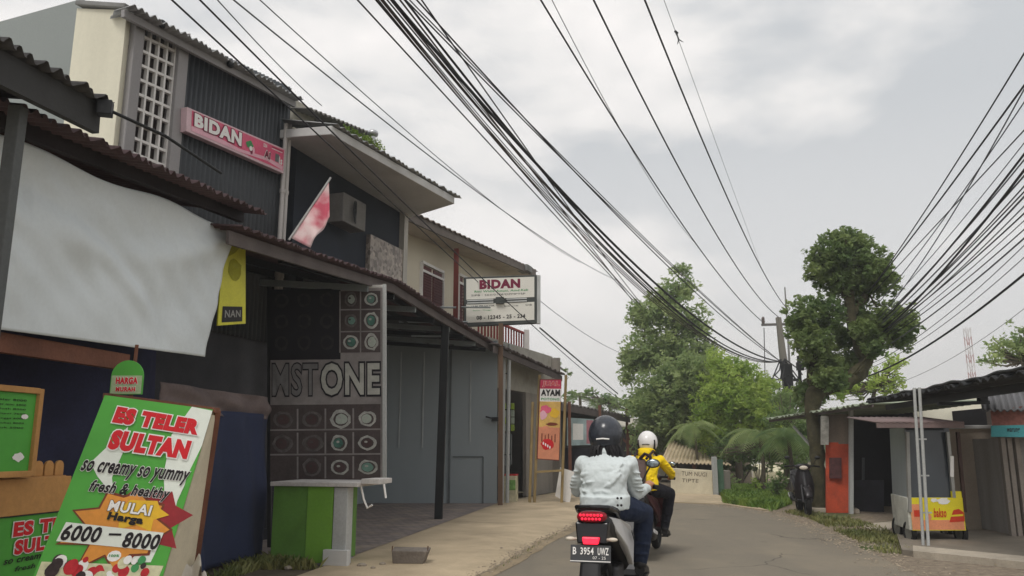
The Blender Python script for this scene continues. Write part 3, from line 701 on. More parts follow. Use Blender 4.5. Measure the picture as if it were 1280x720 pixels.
# long awning over banner, courtyard and shopfront
aw3 = thing('long_awning', 'long maroon corrugated awning over the paved courtyard', 'awning', onl(L1, 14))
ev = [H(300, 283, L1), H(400, 318, L1), H(500, 352, L1), H(560, 392, L1), H(626, 434, L1)]
for a, b, wv in zip(ev[:-1], ev[1:], (9, 15, 22, 26)):
    mb = MB(); corr(mb, a, b, b+inL*3.0+V((0, 0, .3)), a+inL*3.0+V((0, 0, .3)), wv*2, .02, jit=.03); part('roof_sheet', mb, M_rust, aw3, smooth=True, solid=.004)
mb = MB()
for a, b in zip(ev[:-1], ev[1:]): mb.bar(a+inL*.12+V((0, 0, -.10)), b+inL*.12+V((0, 0, -.10)), .035, .13)
part('fascia', mb, mat('grey_wood', S(96, 88, 86), var=.2, rough=.8), aw3)
M_purl = mat('pale_purlin', S(150, 158, 160), rough=.5, metal=.3, var=.1)
for k, o in enumerate((.5, 1.1, 1.7, 2.3)):
    mb = MB()
    for a, b in zip(ev[1:-1], ev[2:]): mb.bar(a+inL*o+V((0, 0, -.09+.1*o)), b+inL*o+V((0, 0, -.09+.1*o)), .05, .09)
    part('purlin', mb, M_steel, aw3)
for k in range(9):
    t = k/8; Y = ev[2].y*.92*(1-t)+ev[-1].y*t
    for a, b in zip(ev[:-1], ev[1:]):
        if a.y <= Y <= b.y: e_ = a + (b-a)*((Y-a.y)/(b.y-a.y))
    mb = MB(); mb.bar(e_+inL*.15+V((0, 0, -.2)), e_+inL*2.9+V((0, 0, .04)), .05, .09); part('rafter', mb, M_steel if k % 2 else M_purl, aw3)
pb_ = G(548, 652.5); pt = P(557, 404, pb_.y)
mb = MB(); mb.bar(V((pb_.x, pb_.y, .05)), V((pt.x, pb_.y, pt.z+.05)), .15, .15); part('post', mb, M_steel, aw3, bevel=.008)
# dashes of light under the far part of that awning, put in as pale slats
for k in range(7):
    c = P(505+k*15, 384+(k % 3)*18, 15.5+k*.6); mb = MB(); mb.bar(c+V((-.35, 0, 0)), c+V((.35, .05, 0)), .14, .02); part('lit_slat', mb, M_purl, aw3)
# ================================================ LEFT, street level
# ground floor fronts: near-black ribbed walls standing in for the shaded open interior
gf = thing('interior_stand_in', 'near-black ground floor wall standing for the shaded shop interior behind the drinks stall and ring banner', 'shopfront', onl(U1, 9))
GW = (U1[0]-.25, 12, .35)
for i, (ya, yb, col) in enumerate(((3.0, 6.5, (40, 38, 46)), (6.5, 9.5, (34, 36, 48)), (9.5, 12.6, (30, 32, 42)))):
    a = onl(GW, ya); b = onl(GW, yb); mb = MB(); vol(mb, a, b-(b-a)*.02, .03, 3.9, 3.9, .15)
    n = 14
    for k in range(n):
        z = .2+k*.26; p = a+nU*.01; q = b-(b-a)*.03+nU*.01; mb.bar(V((*p.xy, z)), V((*q.xy, z)), .03, .03)
    part('shade_wall', mb, mat('interior_shade%d' % i, S(*col), rough=.6, var=.15, streak=True), gf)
mb = MB(); a = onl(GW, 2.0); b = onl(GW, 12.6); vol(mb, a, b, 3.9, 4.1, 4.1, 4); part('floor_slab', mb, M_slab, gf)
# tarpaulin
tp_ = [H(-130, 128, T1), H(290, 285, T1), H(257, 446, T1), H(-130, 398, T1)]
tp_[0] = H(20, 178, T1) + (H(20, 178, T1)-H(290, 285, T1))*.35
tp_[3] = H(0, 412, T1) + (H(0, 412, T1)-H(257, 446, T1))*.35
nT = V((1, -T1[2], 0)).normalized()
def tfn(u, v):     # u along the street, v upwards
    top = tp_[0]*(1-u)+tp_[1]*u; bot = tp_[3]*(1-u)+tp_[2]*u; p = bot*(1-v)+top*v
    d = .055*math.exp(-((v-(1-1.5*(1-u)*u-.08))/.10)**2) + .05*math.exp(-(((1-v)-(.25+1.3*(u-.35)**1 if u > .35 else .25))/.09)**2)*(u > .3)
    d -= .05*math.exp(-((v-(.78-1.1*(u-.25)**2*2))/.07)**2)
    d += .05*math.sin(u*5+v*3.0)*(1-v*.5) + .022*math.sin(u*17-v*9) + .03*math.exp(-((u-.32-.30*(1-v))/.03)**2)*(1-v*.3) + .025*math.exp(-((u-.22-.10*(1-v))/.02)**2) + .008*math.sin(u*53+v*31)
    d *= min(1, (1-v)*7+.1)*min(1, .25+v*2.5)
    sag = -.05*math.sin(u*math.pi*5)*v**4*.5
    return p + nT*d*.6 + V((0, 0, sag))
mb = MB(); mb.grid(tfn, 110, 60)
M_tarp = mat('grey_tarp', S(216, 223, 225), rough=.55, var=.05, scale=1.5, fine=30, bump=.06, dirt=.3, dirtcol=S(150, 156, 158))
tag(part('tarpaulin', mb, M_tarp, smooth=True, solid=.004), 'large pale grey tarpaulin hung as a screen under the stall awning', 'tarpaulin')
# yellow hanging banner
ky = (T1[0]-.1, T1[1], T1[2])
yb = thing('yellow_banner', 'narrow yellow hanging banner with a dark panel at its foot beside the tarpaulin', 'banner', H(290, 400, ky))
bl = H(272, 407, ky); br = H(307, 404.5, ky); d_ = 0
pn = Panel(bl, br, H(307, 300, ky), H(281, 288, ky))
mb = MB(); mb.use(mat('yellow_vinyl', S(206, 202, 60), rough=.5, var=.12, scale=3)); pn.slab(mb, .012); part('vinyl', mb, None, yb)
mb = MB(); pn.disc(mb, mat('olive_print', S(160, 158, 40), var=.2), .5, .62, .3, .12, jit=.2); pn.poly(mb, mat('olive_print', (1, 1, 1)), [(.05, .7), (.5, .8), (.9, .95), (.9, 1), (.05, 1)])
pn.rect(mb, M_blk, .12, .03, .86, .2, .004); pn.text(mb, mat('grey_print', S(150, 150, 146), var=.1), 'NAN', .2, .08, .78, .16, .008, bold=.02); part('lettering', mb, None, yb)
# drinks stall: counter, pickets, boards, beam, cloths
SL = (T1[0]-.12, T1[1], T1[2])
stl = thing('drinks_stall', 'wooden drinks stall with plank counter and little picket fence under the tarpaulin', 'stall', onl(SL, 5))
def hs(px, py): return H(px, py, SL)
c0 = hs(86, 596); c1 = hs(0, 600)
dS = V((SL[2], 1, 0)).normalized(); nS = V((1, -SL[2], 0)).normalized()
yn = c0.y; pA = onl(SL, 3.4); pB = onl(SL, yn)
zt = hs(60, 596).z; zm = hs(60, 640).z
M_plank = mat('counter_plank', S(188, 140, 84), var=.16, scale=2, fine=30, rough=.7, bump=.2)
mb = MB(); mb.bar(V((*pA.xy, (zt+zm)/2)), V((*pB.xy, (zt+zm)/2)), .05, zt-zm); part('plank', mb, M_plank, stl, bevel=.006)
mb = MB(); a = pA-nS*.25; b = pB-nS*.25; mb.bar(V((*a.xy, zt-.01)), V((*b.xy, zt-.01)), .46, .03); part('counter_top', mb, M_plank, stl, bevel=.004)
k = 0; Y = yn-.04
while Y > 3.6 and k < 14:
    c = onl(SL, Y) - nS*.05; z0 = zt+.006; ht = .105; hw = .042
    pts = [c-dS*hw, c+dS*hw]; arc = [c + dS*hw*math.cos(t) + V((0, 0, z0+ht-hw+hw*math.sin(t)-c.z)) for t in [math.pi*i/8 for i in range(9)]]
    poly = [V((*(c-dS*hw).xy, z0)), V((*(c+dS*hw).xy, z0))] + arc
    mb = MB(); mb.prism(poly, nS*-.018); part('picket', mb, M_plank, stl, bevel=.002); Y -= .1; k += 1
M_green = mat('leaf_green_print', S(84, 168, 66), rough=.45, var=.1, scale=2, fine=14, bump=0)
gp = Panel(V((*onl(SL, 3.4).xy, .1)), V((*pB.xy, .1)), V((*pB.xy, zm-.01)), V((*onl(SL, 3.4).xy, zm-.01)))
mb = MB(); mb.use(M_green); gp.slab(mb, .03); part('front_panel', mb, None, stl)
mb = MB()
Lp = (pB-onl(SL, 3.4)).length; 
def fu(px): return (H(px, 650, SL)-V((*onl(SL, 3.4).xy, H(px, 650, SL).z))).length/Lp
def fv(px, py): return (H(px, py, SL).z-.1)/(zm-.01-.1)
u0, u1 = fu(17), fu(80)
gp.text(mb, M_red, 'ES TELER', u0, fv(40, 668), u0+(u1-u0)*1.6, fv(40, 650), .010, bold=.06, outline=M_wh)
gp.text(mb, M_red, 'SULTAN', u0+.01, fv(40, 690), u0+(u1-u0)*1.3, fv(40, 672), .010, bold=.06, outline=M_wh)
gp.text(mb, M_blk, 'so creamy so yummy', u0-.02, fv(40, 702), u0+(u1-u0)*1.5, fv(40, 694), .008, bold=.02, shear=.25)
gp.text(mb, M_blk, 'fresh & healthy', u0+.02, fv(40, 712), u0+(u1-u0)*1.3, fv(40, 704), .008, bold=.02, shear=.25)
part('lettering', mb, None, stl)
for Y in (3.7,):
    c = onl(SL, Y); mb = MB(); mb.bar(V((*c.xy, .03)), V((*c.xy, 2.6)), .06, .06); part('post', mb, M_wood, stl)
BL = (SL[0]+.04, SL[1], SL[2])
a = H(-30, 424, BL); b = H(158, 452, BL); a = a+(a-b)*.3; zc = H(80, 441, BL).z
mb = MB(); mb.bar(V((*a.xy, zc)), V((*b.xy, zc)), .06, .13); part('beam', mb, M_wood, stl, bevel=.004)
M_navyc = mat('navy_cloth', S(40, 42, 66), rough=.9, var=.25, scale=3); M_bluec = mat('blue_cloth', S(46, 53, 78), rough=.85, var=.15, scale=2, dirt=.3, dirtcol=S(60, 70, 100)); M_brownc = mat('brown_cloth', S(110, 98, 96), rough=.9, var=.2)
def cloth(name, a, b, z0, z1, m, amp=.04, fr=9, parent=None, th=.004, nn=None):
    nn = nn or nS; mb = MB(); ph = random.uniform(0, 6)
    def fn(u, v):
        p = a*(1-u)+b*u; return V((p.x, p.y, z0+(z1-z0)*v)) + nn*amp*(math.sin(u*fr+ph+v*1.3)*(1-.5*v) + .4*math.sin(u*fr*2.3+v*5+ph) + .25*math.sin(v*9+u*4))
    mb.grid(fn, 50, 30); return part(name, mb, m, parent, smooth=True, solid=th)
BK = (SL[0]-.55, SL[1], SL[2])
cloth('navy_curtain', onl(BK, 2.5), H(190, 500, BK), .05, 3.2, M_navyc, parent=stl)
K2 = (SL[0]-.18, SL[1], SL[2])
a = H(190, 560, BK); a.z = 0; b = onl(L1, 9.3); 
o = cloth('blue_cloth_screen', a, V((-3.12, 10.5, 0)), .08, 1.80, M_bluec, amp=.06, fr=12); tag(o, 'dull blue cloth screen hung behind the tall drinks board', 'cloth')
o = cloth('brown_cloth_strip', a+nS*.02, V((-3.16, 10.4, 0)), 1.74, 2.02, M_brownc, amp=.05, fr=8); tag(o, 'brownish cloth strip draped along the top of the blue screen', 'cloth')
# menu board on the counter
MBL = (SL[0]+.06, SL[1], SL[2])
mn = thing('menu_board', 'green menu board in a light wooden frame standing on the counter', 'menu board', H(20, 592, MBL))
a = H(-40, 592, MBL); b = H(38, 592, MBL); z0 = H(36, 592, MBL).z; z1 = H(36, 488, MBL).z
pn = Panel(V((*a.xy, z0)), V((*b.xy, z0)), V((*b.xy, z1)), V((*a.xy, z1)))
mb = MB(); mb.use(M_green); pn.slab(mb, .02); part('sheet', mb, None, mn)
mb = MB()
for (u0, v0, u1, v1) in ((0, 0, 0, 1), (1, 0, 1, 1)): mb.bar(pn.at(u0, -.03, 0), pn.at(u1, 1.03, 0), .04, .05)
for v in (0, 1): mb.bar(pn.at(.04, v), pn.at(.96, v), .05, .04)
part('frame', mb, M_plank, mn, bevel=.004)
mb = MB()
for k in range(7): pn.text(mb, M_blk, ('Es Teler 8000', 'Es Teler mini 6000', 'Sop Buah 8000', 'Es Campur 7000', 'Jus Mangga 6000', 'Jus Alpukat 8000', 'Es Jeruk 5000')[k], .12, .86-k*.055, .78, .885-k*.055, .004, bold=.01)
pn.disc(mb, M_wh, .78, .68, .06, .03); pn.disc(mb, M_wh, .75, .2, .09, .05, jit=.3)
part('lettering', mb, None, mn)

# tall drinks board (leaning box stand)
es = thing('drinks_board', 'tall leaning green and white ES TELER SULTAN price board in front of the stall', 'signboard', V((-1.95, 4.6, .05)))
TL = P(131, 494, 4.75); TR = P(266, 512, 4.95); BLp = P(49, 702, 4.55); BRp = P(205, 716, 4.75)
ext = 1.85     # continues below the frame down to the pavement
BL2 = TL + (BLp-TL)*ext; BR2 = TR + (BRp-TR)*ext
kz = (TL.z-.06)/(TL.z-BL2.z); BL2 = TL+(BL2-TL)*kz
kz = (TR.z-.06)/(TR.z-BR2.z); BR2 = TR+(BR2-TR)*kz
pn = Panel(BL2, BR2, TR, TL)
vb = lambda f: 1 - f*1.0      # f = fraction down from the top
fr_vis = (TL-BLp).length/(TL-BL2).length      # share of the face that the photo shows
def bv(t): return 1 - t*fr_vis                # t: 0 top .. 1 bottom of photo
mb = MB(); mb.use(mat('board_back', S(150, 120, 90), var=.2)); pn.slab(mb, .012); part('board', mb, None, es)
side = V((.0, .30, -.05))
sb_ = (P(246, 694, 5.2)-BRp); sdt = V((.01, .05, 0)); sdb = sdt + (sb_-sdt)*((TR-BR2).length/(TR-BRp).length)
mb = MB(); rg = [TR, TR+sdt, BR2+sdb, BR2]; rg = [p + pn.n*(-.014) for p in rg]
M_cream2 = mat('cream_side', S(206, 196, 172), var=.1, dirt=.35, dirtcol=S(150, 130, 100))
ins = lambda p, t: p + (sum(rg, V())/4-p)*t
mb.use(M_cream2).prism([ins(rg[0], .04), ins(rg[1], .04), ins(rg[2], .04), ins(rg[3], .04)], (-.01, 0, 0)); part('side_panel', mb, None, es)
mb = MB(); mb.bar(rg[1], rg[2], .035, .035); mb.bar(rg[0], rg[1], .03, .03); mb.bar(rg[2], rg[3], .03, .03); part('side_frame', mb, M_wood, es)
mb = MB(); rgl = [TL, TL+sdt, BL2+sdb, BL2]; rgl = [p + pn.n*(-.014) for p in rgl]; mb.bar(rgl[1], rgl[2], .035, .035); mb.bar(rgl[0], rgl[1], .03, .03); mb.bar(rgl[2], rgl[3], .03, .03); mb.bar(rgl[1], rg[1], .03, .03); mb.bar(rgl[2], rg[2], .03, .03); part('back_frame', mb, M_wood, es)
mb = MB(); mb.prism([rg[1], rg[2], rgl[2], rgl[1]], pn.n*.006); part('back_panel', mb, M_cream2, es)
M_wprint = mat('vinyl_white', S(226, 232, 222), rough=.4, var=.05, bump=0)
M_or = mat('burst_orange', S(222, 148, 62), rough=.5, var=.12, scale=6, bump=0); M_brn = mat('burst_brown', S(120, 60, 40), rough=.5, bump=0); M_gold = mat('burst_gold', S(232, 186, 50), rough=.5, var=.1, bump=0); M_dred = mat('burst_red', S(150, 44, 50), rough=.5, bump=0)
mb = MB()
pn.rect(mb, M_green, 0, 0, 1, 1, .002)
# white sweep on the right side
pn.poly(mb, M_wprint, [(.80, 1), (1, .995), (1, bv(.28)), (.93, bv(.62)), (.97, bv(1.0)), (.62, bv(1.0)), (.68, bv(.86)), (.86, bv(.7)), (.74, bv(.45)), (.70, bv(.2))], .004)
pn.poly(mb, M_green, [(.95, bv(.45)), (1, bv(.25)), (1, bv(1.3)), (.80, bv(1.3)), (.90, bv(.85)), (.955, bv(.64))], .0045)
pn.poly(mb, M_wprint, [(.10, bv(.42)), (.30, bv(.18)), (.34, bv(.3)), (.32, bv(.5)), (.4, bv(.62)), (.2, bv(.5))], .0042)
sl = -.012
pn.text(mb, M_red, 'ES TELER', .15, bv(.165), .93, bv(.06), .012, bold=.078, outline=M_wh, ow=.055, slope=sl)
pn.text(mb, M_red, 'SULTAN', .19, bv(.33), .90, bv(.205), .012, bold=.078, outline=M_wh, ow=.055, slope=sl)
pn.text(mb, M_blk, 'so creamy so yummy', .04, bv(.50), .97, bv(.405), .011, bold=.03, shear=.2, outline=M_wh, ow=.03, slope=sl)
pn.text(mb, M_blk, 'fresh & healthy', .17, bv(.61), .85, bv(.52), .011, bold=.03, shear=.2, outline=M_wh, ow=.03, slope=sl)
def burst(u, v, ru, rv, n, m, off, inner=.68, ph=0.0):
    pts = []
    for i in range(2*n):
        a = math.pi*i/n+ph; r = (1.0 if i % 2 == 0 else inner)*(1+.12*math.sin(i*2.7)); pts.append((u+ru*r*math.cos(a), v+rv*r*math.sin(a)))
    o_ = len(mb.v); mb.use(m); c = pn.at(u, v, off)
    P_ = [pn.at(x, y, off) for x, y in pts]
    mb.add([c]+P_, [(0, 1+i, 1+(i+1) % len(P_)) for i in range(len(P_))])
cu, cv = .53, bv(.80)
burst(cu+.16, cv+.028, .42, .13, 7, M_dred, .0055, ph=.2); burst(cu, cv, .44, .15, 9, M_brn, .006); burst(cu, cv, .41, .138, 9, M_or, .008); burst(cu+.12, cv+.05, .25, .06, 6, M_gold, .009)
pn.text(mb, M_wh, 'MULAI', .38, bv(.70), .74, bv(.635), .015, bold=.03, outline=M_blk, ow=.03, slope=sl)
pn.text(mb, M_blk, 'Harga', .40, bv(.765), .70, bv(.705), .014, bold=.06, outline=M_gold, ow=.03, slope=sl)
pn.poly(mb, M_wprint, [(.07, bv(.885)), (.88, bv(.93)), (.90, bv(.82)), (.09, bv(.775))], .011)
pn.text(mb, M_blk, '6000', .09, bv(.88), .40, bv(.785), .014, bold=.035, shear=.1, outline=M_wh, ow=.02, slope=-.006)
pn.text(mb, M_blk, '-', .46, bv(.845), .56, bv(.832), .014, bold=.01)
pn.text(mb, M_blk, '8000', .59, bv(.915), .89, bv(.82), .014, bold=.035, shear=.1, outline=M_wh, ow=.02, slope=-.006)
# fruit photographs along the lower part
rnd = random.Random(4)
M_fd = mat('print_dark_fruit', S(60, 50, 50), var=.3, scale=20, bump=0); M_fg = mat('print_cream_fruit', S(208, 206, 170), var=.15, scale=20, bump=0); M_fr = mat('print_red_fruit', S(188, 48, 56), var=.2, scale=16, bump=0)
pn.poly(mb, M_fg, [(.02, bv(1.0)), (.98, bv(1.02)), (.94, bv(1.25)), (.02, bv(1.25))], .006)
for i in range(70):
    u = rnd.uniform(.06, .93); t = rnd.uniform(.985, 1.24); r = rnd.uniform(.02, .06)
    pn.disc(mb, rnd.choice([M_fr, M_fr, M_fd, M_fg, M_wh, M_grn]), u, bv(t), r, r*.45, .007+i*.0001, 14, .05)
pn.disc(mb, M_wh, .56, bv(.965), .055, .018, .0085, 12); pn.text(mb, M_grn, '100%', .52, bv(.97), .60, bv(.955), .011, bold=.03)
part('lettering', mb, None, es)
# round-headed topper board on a stick
tpz = thing('topper_sign', 'small green round topped sign on a stick above the tall drinks board', 'sign', P(157, 500, 5.2))
c = P(157, 493, 5.2); sc = 5.2/1000/ .99
def arch(w, h, m, off, y0=0):
    pts = [c+V((-w/2*sc, 0, y0*sc)), c+V((w/2*sc, 0, y0*sc))]
    for i in range(13):
        t = math.pi*i/12; pts.append(c+V((w/2*sc*math.cos(t), 0, (h-w/2)*sc+w/2*sc*math.sin(t))))
    return [p+V((0, -off, 0)) for p in pts]
mb = MB(); mb.use(M_green).prism(arch(40, 42, 0, 0), (0, .01, 0)); part('board', mb, None, tpz)
pt_ = Panel(c+V((-20*sc, -.001, 0)), c+V((20*sc, -.001, 0)), c+V((20*sc, -.001, 42*sc)), c+V((-20*sc, -.001, 42*sc)))
mb = MB(); pt_.poly(mb, mat('pale_green_print', S(170, 190, 150), bump=0), [(.03, .02), (.97, .02), (.97, .55), (.03, .55)], .002)
pt_.text(mb, M_red, 'HARGA', .18, .30, .86, .50, .008, bold=.06, outline=M_wh); pt_.text(mb, M_red, 'MURAH', .20, .08, .80, .22, .008, bold=.05, outline=M_wh); part('lettering', mb, None, tpz)
mb = MB(); mb.tube([c+V((0, .03, -1.0)), c+V((0.03, .03, 62*sc))], .012); part('stick', mb, M_wood, tpz)
# crumpled white sack at the foot of the board
mb = MB(); c = P(225, 722, 5.1)
mb.grid(lambda u, v: c + V(((u-.5)*.26, (v-.5)*.2 + .05*math.sin(u*9), .06*math.sin(u*7+v*5)+.05*math.cos(v*11+u*3)+.03*math.sin(u*23))), 24, 18)
mb.bar(c+V((0, 0, -.1)), V((c.x, c.y, .06)), .16, .16)
tag(part('sack', mb, mat('white_sack', S(196, 190, 178), var=.1), smooth=True), 'crumpled white sack leaning against the right foot of the drinks board', 'sack')

# ------------------------------------------------ ring banner screen
rbY = 11.3
rb_ = thing('ring_banner', 'dark printed banner with a grid of gemstone rings and STONE in big letters', 'banner', P(410, 600, rbY))
pn = Panel(P(338, 601, rbY), P(480, 600, rbY-.1), P(480, 360, rbY-.1), P(338, 362, rbY))
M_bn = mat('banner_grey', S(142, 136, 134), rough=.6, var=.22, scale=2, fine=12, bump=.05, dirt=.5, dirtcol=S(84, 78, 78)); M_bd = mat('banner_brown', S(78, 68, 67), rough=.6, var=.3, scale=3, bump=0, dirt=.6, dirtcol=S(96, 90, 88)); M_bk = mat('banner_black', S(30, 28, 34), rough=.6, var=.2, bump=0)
mb = MB(); mb.use(M_bn)
nb = len(mb.v)
def bf(u, v): return pn.at(u, v, .0) 
mb.grid(bf, 1, 1); part('vinyl', mb, None, rb_, solid=.006)
mb = MB()
pn.poly(mb, M_bk, [(0, .62), (.62, .62), (.62, 1), (0, 1)], .005)  # shade on the banner's upper left, put into the print colour
pn.rect(mb, M_bd, 0, 0, .97, .385, .005)
M_rw = mat('ring_silver', S(176, 176, 170), rough=.6, var=.25, scale=16, bump=0); M_rg = [mat('gem_green', S(76, 116, 104), var=.3, scale=12, bump=0), mat('gem_teal', S(110, 144, 132), var=.2, bump=0), mat('gem_milk', S(170, 178, 168), var=.2, bump=0), mat('gem_wine', S(84, 66, 66), var=.2, bump=0)]
rnd = random.Random(11); M_rd = mat('ring_dim', S(100, 94, 92), rough=.7, var=.3, scale=14, bump=0)
def ringcell(u, v, ru, rv, gem, fade):
    ru *= rnd.uniform(.85, 1.08); rv *= rnd.uniform(.8, 1.08)
    pn.disc(mb, M_rw if not fade else M_rd, u, v, ru, rv, .008, 16, .10); pn.disc(mb, M_bd, u, v, ru*.72, rv*.72, .0095, 14, .05)
    pn.disc(mb, gem, u+rnd.uniform(-.01, .01), v, ru*.58, rv*.6, .011, 12, .08); pn.disc(mb, M_rw if not fade else M_bd, u-ru*.15, v+rv*.15, ru*.2, rv*.15, .0125, 8)
for r in range(3):
    for c in range(4):
        if c == 0 and r == 0: continue
        ringcell(.125+rnd.uniform(-.008, .008)+c*.245+ (0 if c else -.01), .065+r*.122, .085, .045, [M_rg[3], M_rg[3], M_rg[2], M_rg[0], M_rg[1], M_rg[2]][(r*2+c*3+1) % 6] if c > 1 else M_rg[3], c < 2)
        if c: pn.rect(mb, M_bn, .115+c*.245-.125, .01+r*.122, .115+c*.245-.110, .12+r*.122, .007)
for r in (1, 2): pn.rect(mb, M_bn, .0, .002+r*.125, .97, .010+r*.125, .0075)
pn.rect(mb, M_bn, .0, .385, 1, .41, .006)
pn.rect(mb, M_bd, .62, .655, .97, .985, .0055)
for r in range(3):
    for c in range(2): ringcell(.71+c*.18, .71+r*.115, .065, .042, M_rg[(r+c*2) % 3], c == 0 and r > 0)
for r in range(3):
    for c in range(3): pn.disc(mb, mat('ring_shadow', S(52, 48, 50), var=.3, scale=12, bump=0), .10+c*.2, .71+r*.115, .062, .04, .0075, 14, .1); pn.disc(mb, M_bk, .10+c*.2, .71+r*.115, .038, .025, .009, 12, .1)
for x in (.61, .79): pn.rect(mb, M_bn, x, .655, x+.012, .985, .0075)
for r in (1, 2): pn.rect(mb, M_bn, .61, .645+r*.118, .97, .652+r*.118, .0078)
M_let = mat('letter_silver', S(178, 178, 170), rough=.5, var=.15, scale=8, bump=0); M_let2 = mat('letter_dim', S(120, 118, 118), rough=.5, var=.15, scale=8, bump=0)
pn.text(mb, M_let2, 'MST', .02, .432, .42, .60, .012, bold=.012, outline=M_bk, ow=.035)
pn.text(mb, M_let, 'ONE', .45, .432, .965, .60, .012, bold=.03, outline=M_bk, ow=.05)
part('lettering', mb, None, rb_)
mb = MB(); mb.bar(pn.at(1.005, -.02, .0), pn.at(1.005, 1.02, 0), .05, .05); part('edge_post', mb, mat('pale_post', S(176, 178, 176), streak=True), rb_)
mb = MB(); mb.bar(pn.at(-.02, -.45, -.05), pn.at(-.02, 1.02, -.05), .05, .05); part('back_post', mb, M_steel, rb_)
mb = MB(); mb.bar(pn.at(.55, 1.01, -.02), pn.at(1.0, 1.01, -.02), .05, .04); part('top_rail', mb, M_white, rb_)
# green cabinet with white counter top
cb = thing('green_cabinet', 'bright green box counter with a white top below the ring banner', 'cabinet', G(385, 712))
g0 = G(337, 708); g1 = G(437, 712); z1 = P(400, 604, g0.y).z
dX = (g1-g0).normalized(); dY = V((-dX.y, dX.x, 0))
M_lime = mat('lime_paint', S(118, 168, 62), rough=.6, var=.1, scale=2, dirt=.35, dirtcol=S(100, 110, 60)); M_lime2 = mat('lime_paint_dull', S(98, 142, 62), rough=.6, var=.12, dirt=.4, dirtcol=S(80, 90, 50))
def lb(name, a, b, y0, y1, z0, zz, m, bev=.006):
    q = [g0+dX*a+dY*y0, g0+dX*b+dY*y0, g0+dX*b+dY*y1, g0+dX*a+dY*y1]; mb = MB(); mb.hexa([V((*p.xy, z0)) for p in q], [V((*p.xy, zz)) for p in q]); return part(name, mb, m, cb, bevel=bev)
Wc = (g1-g0).length
lb('front_panel', 0, Wc*.44, 0, .03, .06, z1-.03, M_lime2); lb('front_panel', Wc*.445, Wc*.77, -.015, .03, .06, z1-.03, M_lime)
lb('plinth', 0, Wc*.77, .01, .6, .03, .06, M_col); lb('back_body', .01, Wc*.75, .04, .7, .06, z1-.03, M_lime2)
lb('corner_post', Wc*.78, Wc*.95, -.02, .14, .05, z1-.04, mat('pale_post', (1, 1, 1)))
lb('post_foot', Wc*.70, Wc*1.0, -.08, .0, .04, .22, M_slab)
tpn = lb('top', -.02, Wc*1.08, -.06, .72, z1-.03, z1+.02, mat('counter_white', S(196, 192, 188), dirt=.4, dirtcol=S(130, 126, 120)))
lb('top_extension', Wc*1.08, Wc*1.3, .05, .45, z1+.0, z1+.06, mat('counter_white', (1, 1, 1)))
mb = MB(); c = g0+dX*Wc*1.05+dY*.1; mb.tube([V((*c.xy, z1)), V((*(c+dX*.05).xy, z1-.18)), V((*(c+dX*.1).xy, z1-.28)), V((*(c+dX*.16).xy, z1-.24))], .014); mb.tube([V((*(c+dX*.3).xy, z1)), V((*(c+dX*.33).xy, z1-.16))], .014); part('bracket', mb, M_white, cb, smooth=True)
# white low ledge and step on the court
mb = MB(); a = G(437, 632); b = G(490, 622); mb.bar(V((a.x, a.y, .2)), V((b.x, b.y, .2)), .3, .06); 
for p in (a, b): mb.bar(V((p.x, p.y, .05)), V((p.x, p.y, .17)), .2, .1)
tag(part('low_bench', mb, M_white, bevel=.01), 'low white bench on the pavers behind the green cabinet', 'bench')
# broken concrete block on the pavement
c = G(512, 708); 
bk = MB(); w0 = .21; bk.hexa([c+V((-.19, -.11, .04)), c+V((.17, -.12, .04)), c+V((.18, .12, .04)), c+V((-.18, .12, .04))], [c+V((-.20, -.14, .20)), c+V((.23, -.14, .19)), c+V((.24, .15, .20)), c+V((-.21, .14, .21))])
o = part('concrete_block', bk, mat('rough_concrete', S(120, 112, 104), var=.25, scale=5, bump=.5, dirt=.5), bevel=.012); tag(o, 'small wedge shaped grey concrete block lying on the pavement', 'concrete block')
mb = MB(); 
for x in (-.2, .22): mb.tube([c+V((x, -.1, .18)), c+V((x+.005, -.1, .245))], .006)
part('iron_stub', mb, mat('rusty_iron', S(90, 60, 44)), o)
bpy.data.objects['iron_stub'].location = (0, 0, 0)
for i, (px, py, s_) in enumerate(((452, 713, .06), (478, 711, .04), (360, 716, .05), (466, 716, .03), (627, 690, .02))):
    c = G(px, py); mb = MB(); mb.ell(c+V((0, 0, .055)), (s_, s_*.8, s_*.5), 8, 5); M_st = mat('stone', S(150, 140, 126), var=.2)
    tag(part('rubble_stone', mb, M_st), ['pale flat stone by the cabinet post', 'small stone between the cabinet and the block', 'stone at the weedy foot of the green cabinet', 'tiny stone nearest the cabinet post', 'pebble on the pavement nearer the road'][i], 'stone', 'loose stones on the pavement')

# ------------------------------------------------ grey panel wall at the end of the court
gw = thing('grey_panel_wall', 'tall grey panelled wall closing the far end of the paved court', 'wall', G(560, 632))
Yw = B_.y; xr = B_.x; M_gp = mat('grey_panel', S(150, 159, 163), rough=.6, var=.05, scale=1, bump=.05, dirt=.25, dirtcol=S(100, 108, 108), streak=True)
xl = P(470, 560, Yw).x - 2.2
mb = MB(); mb.hexa([V((xl, Yw, .05)), V((xr, Yw, .05)), V((xr, Yw+.15, .05)), V((xl, Yw+.15, .05))], [V((xl, Yw, 4.0)), V((xr, Yw, 4.0)), V((xr, Yw+.15, 4.0)), V((xl, Yw+.15, 4.0))]); part('panel', mb, M_gp, gw)
M_seam = mat('seam', S(176, 182, 182), rough=.5)
for px, y0, y1 in ((500, 440, 560), (529, 440, 560), (588, 450, 552)):
    c = P(px, 500, Yw-.012); mb = MB(); mb.bar(V((c.x, c.y, P(px, y1, Yw).z)), V((c.x, c.y, P(px, y0, Yw).z)), .03, .02); part('seam_strip', mb, M_seam, gw)
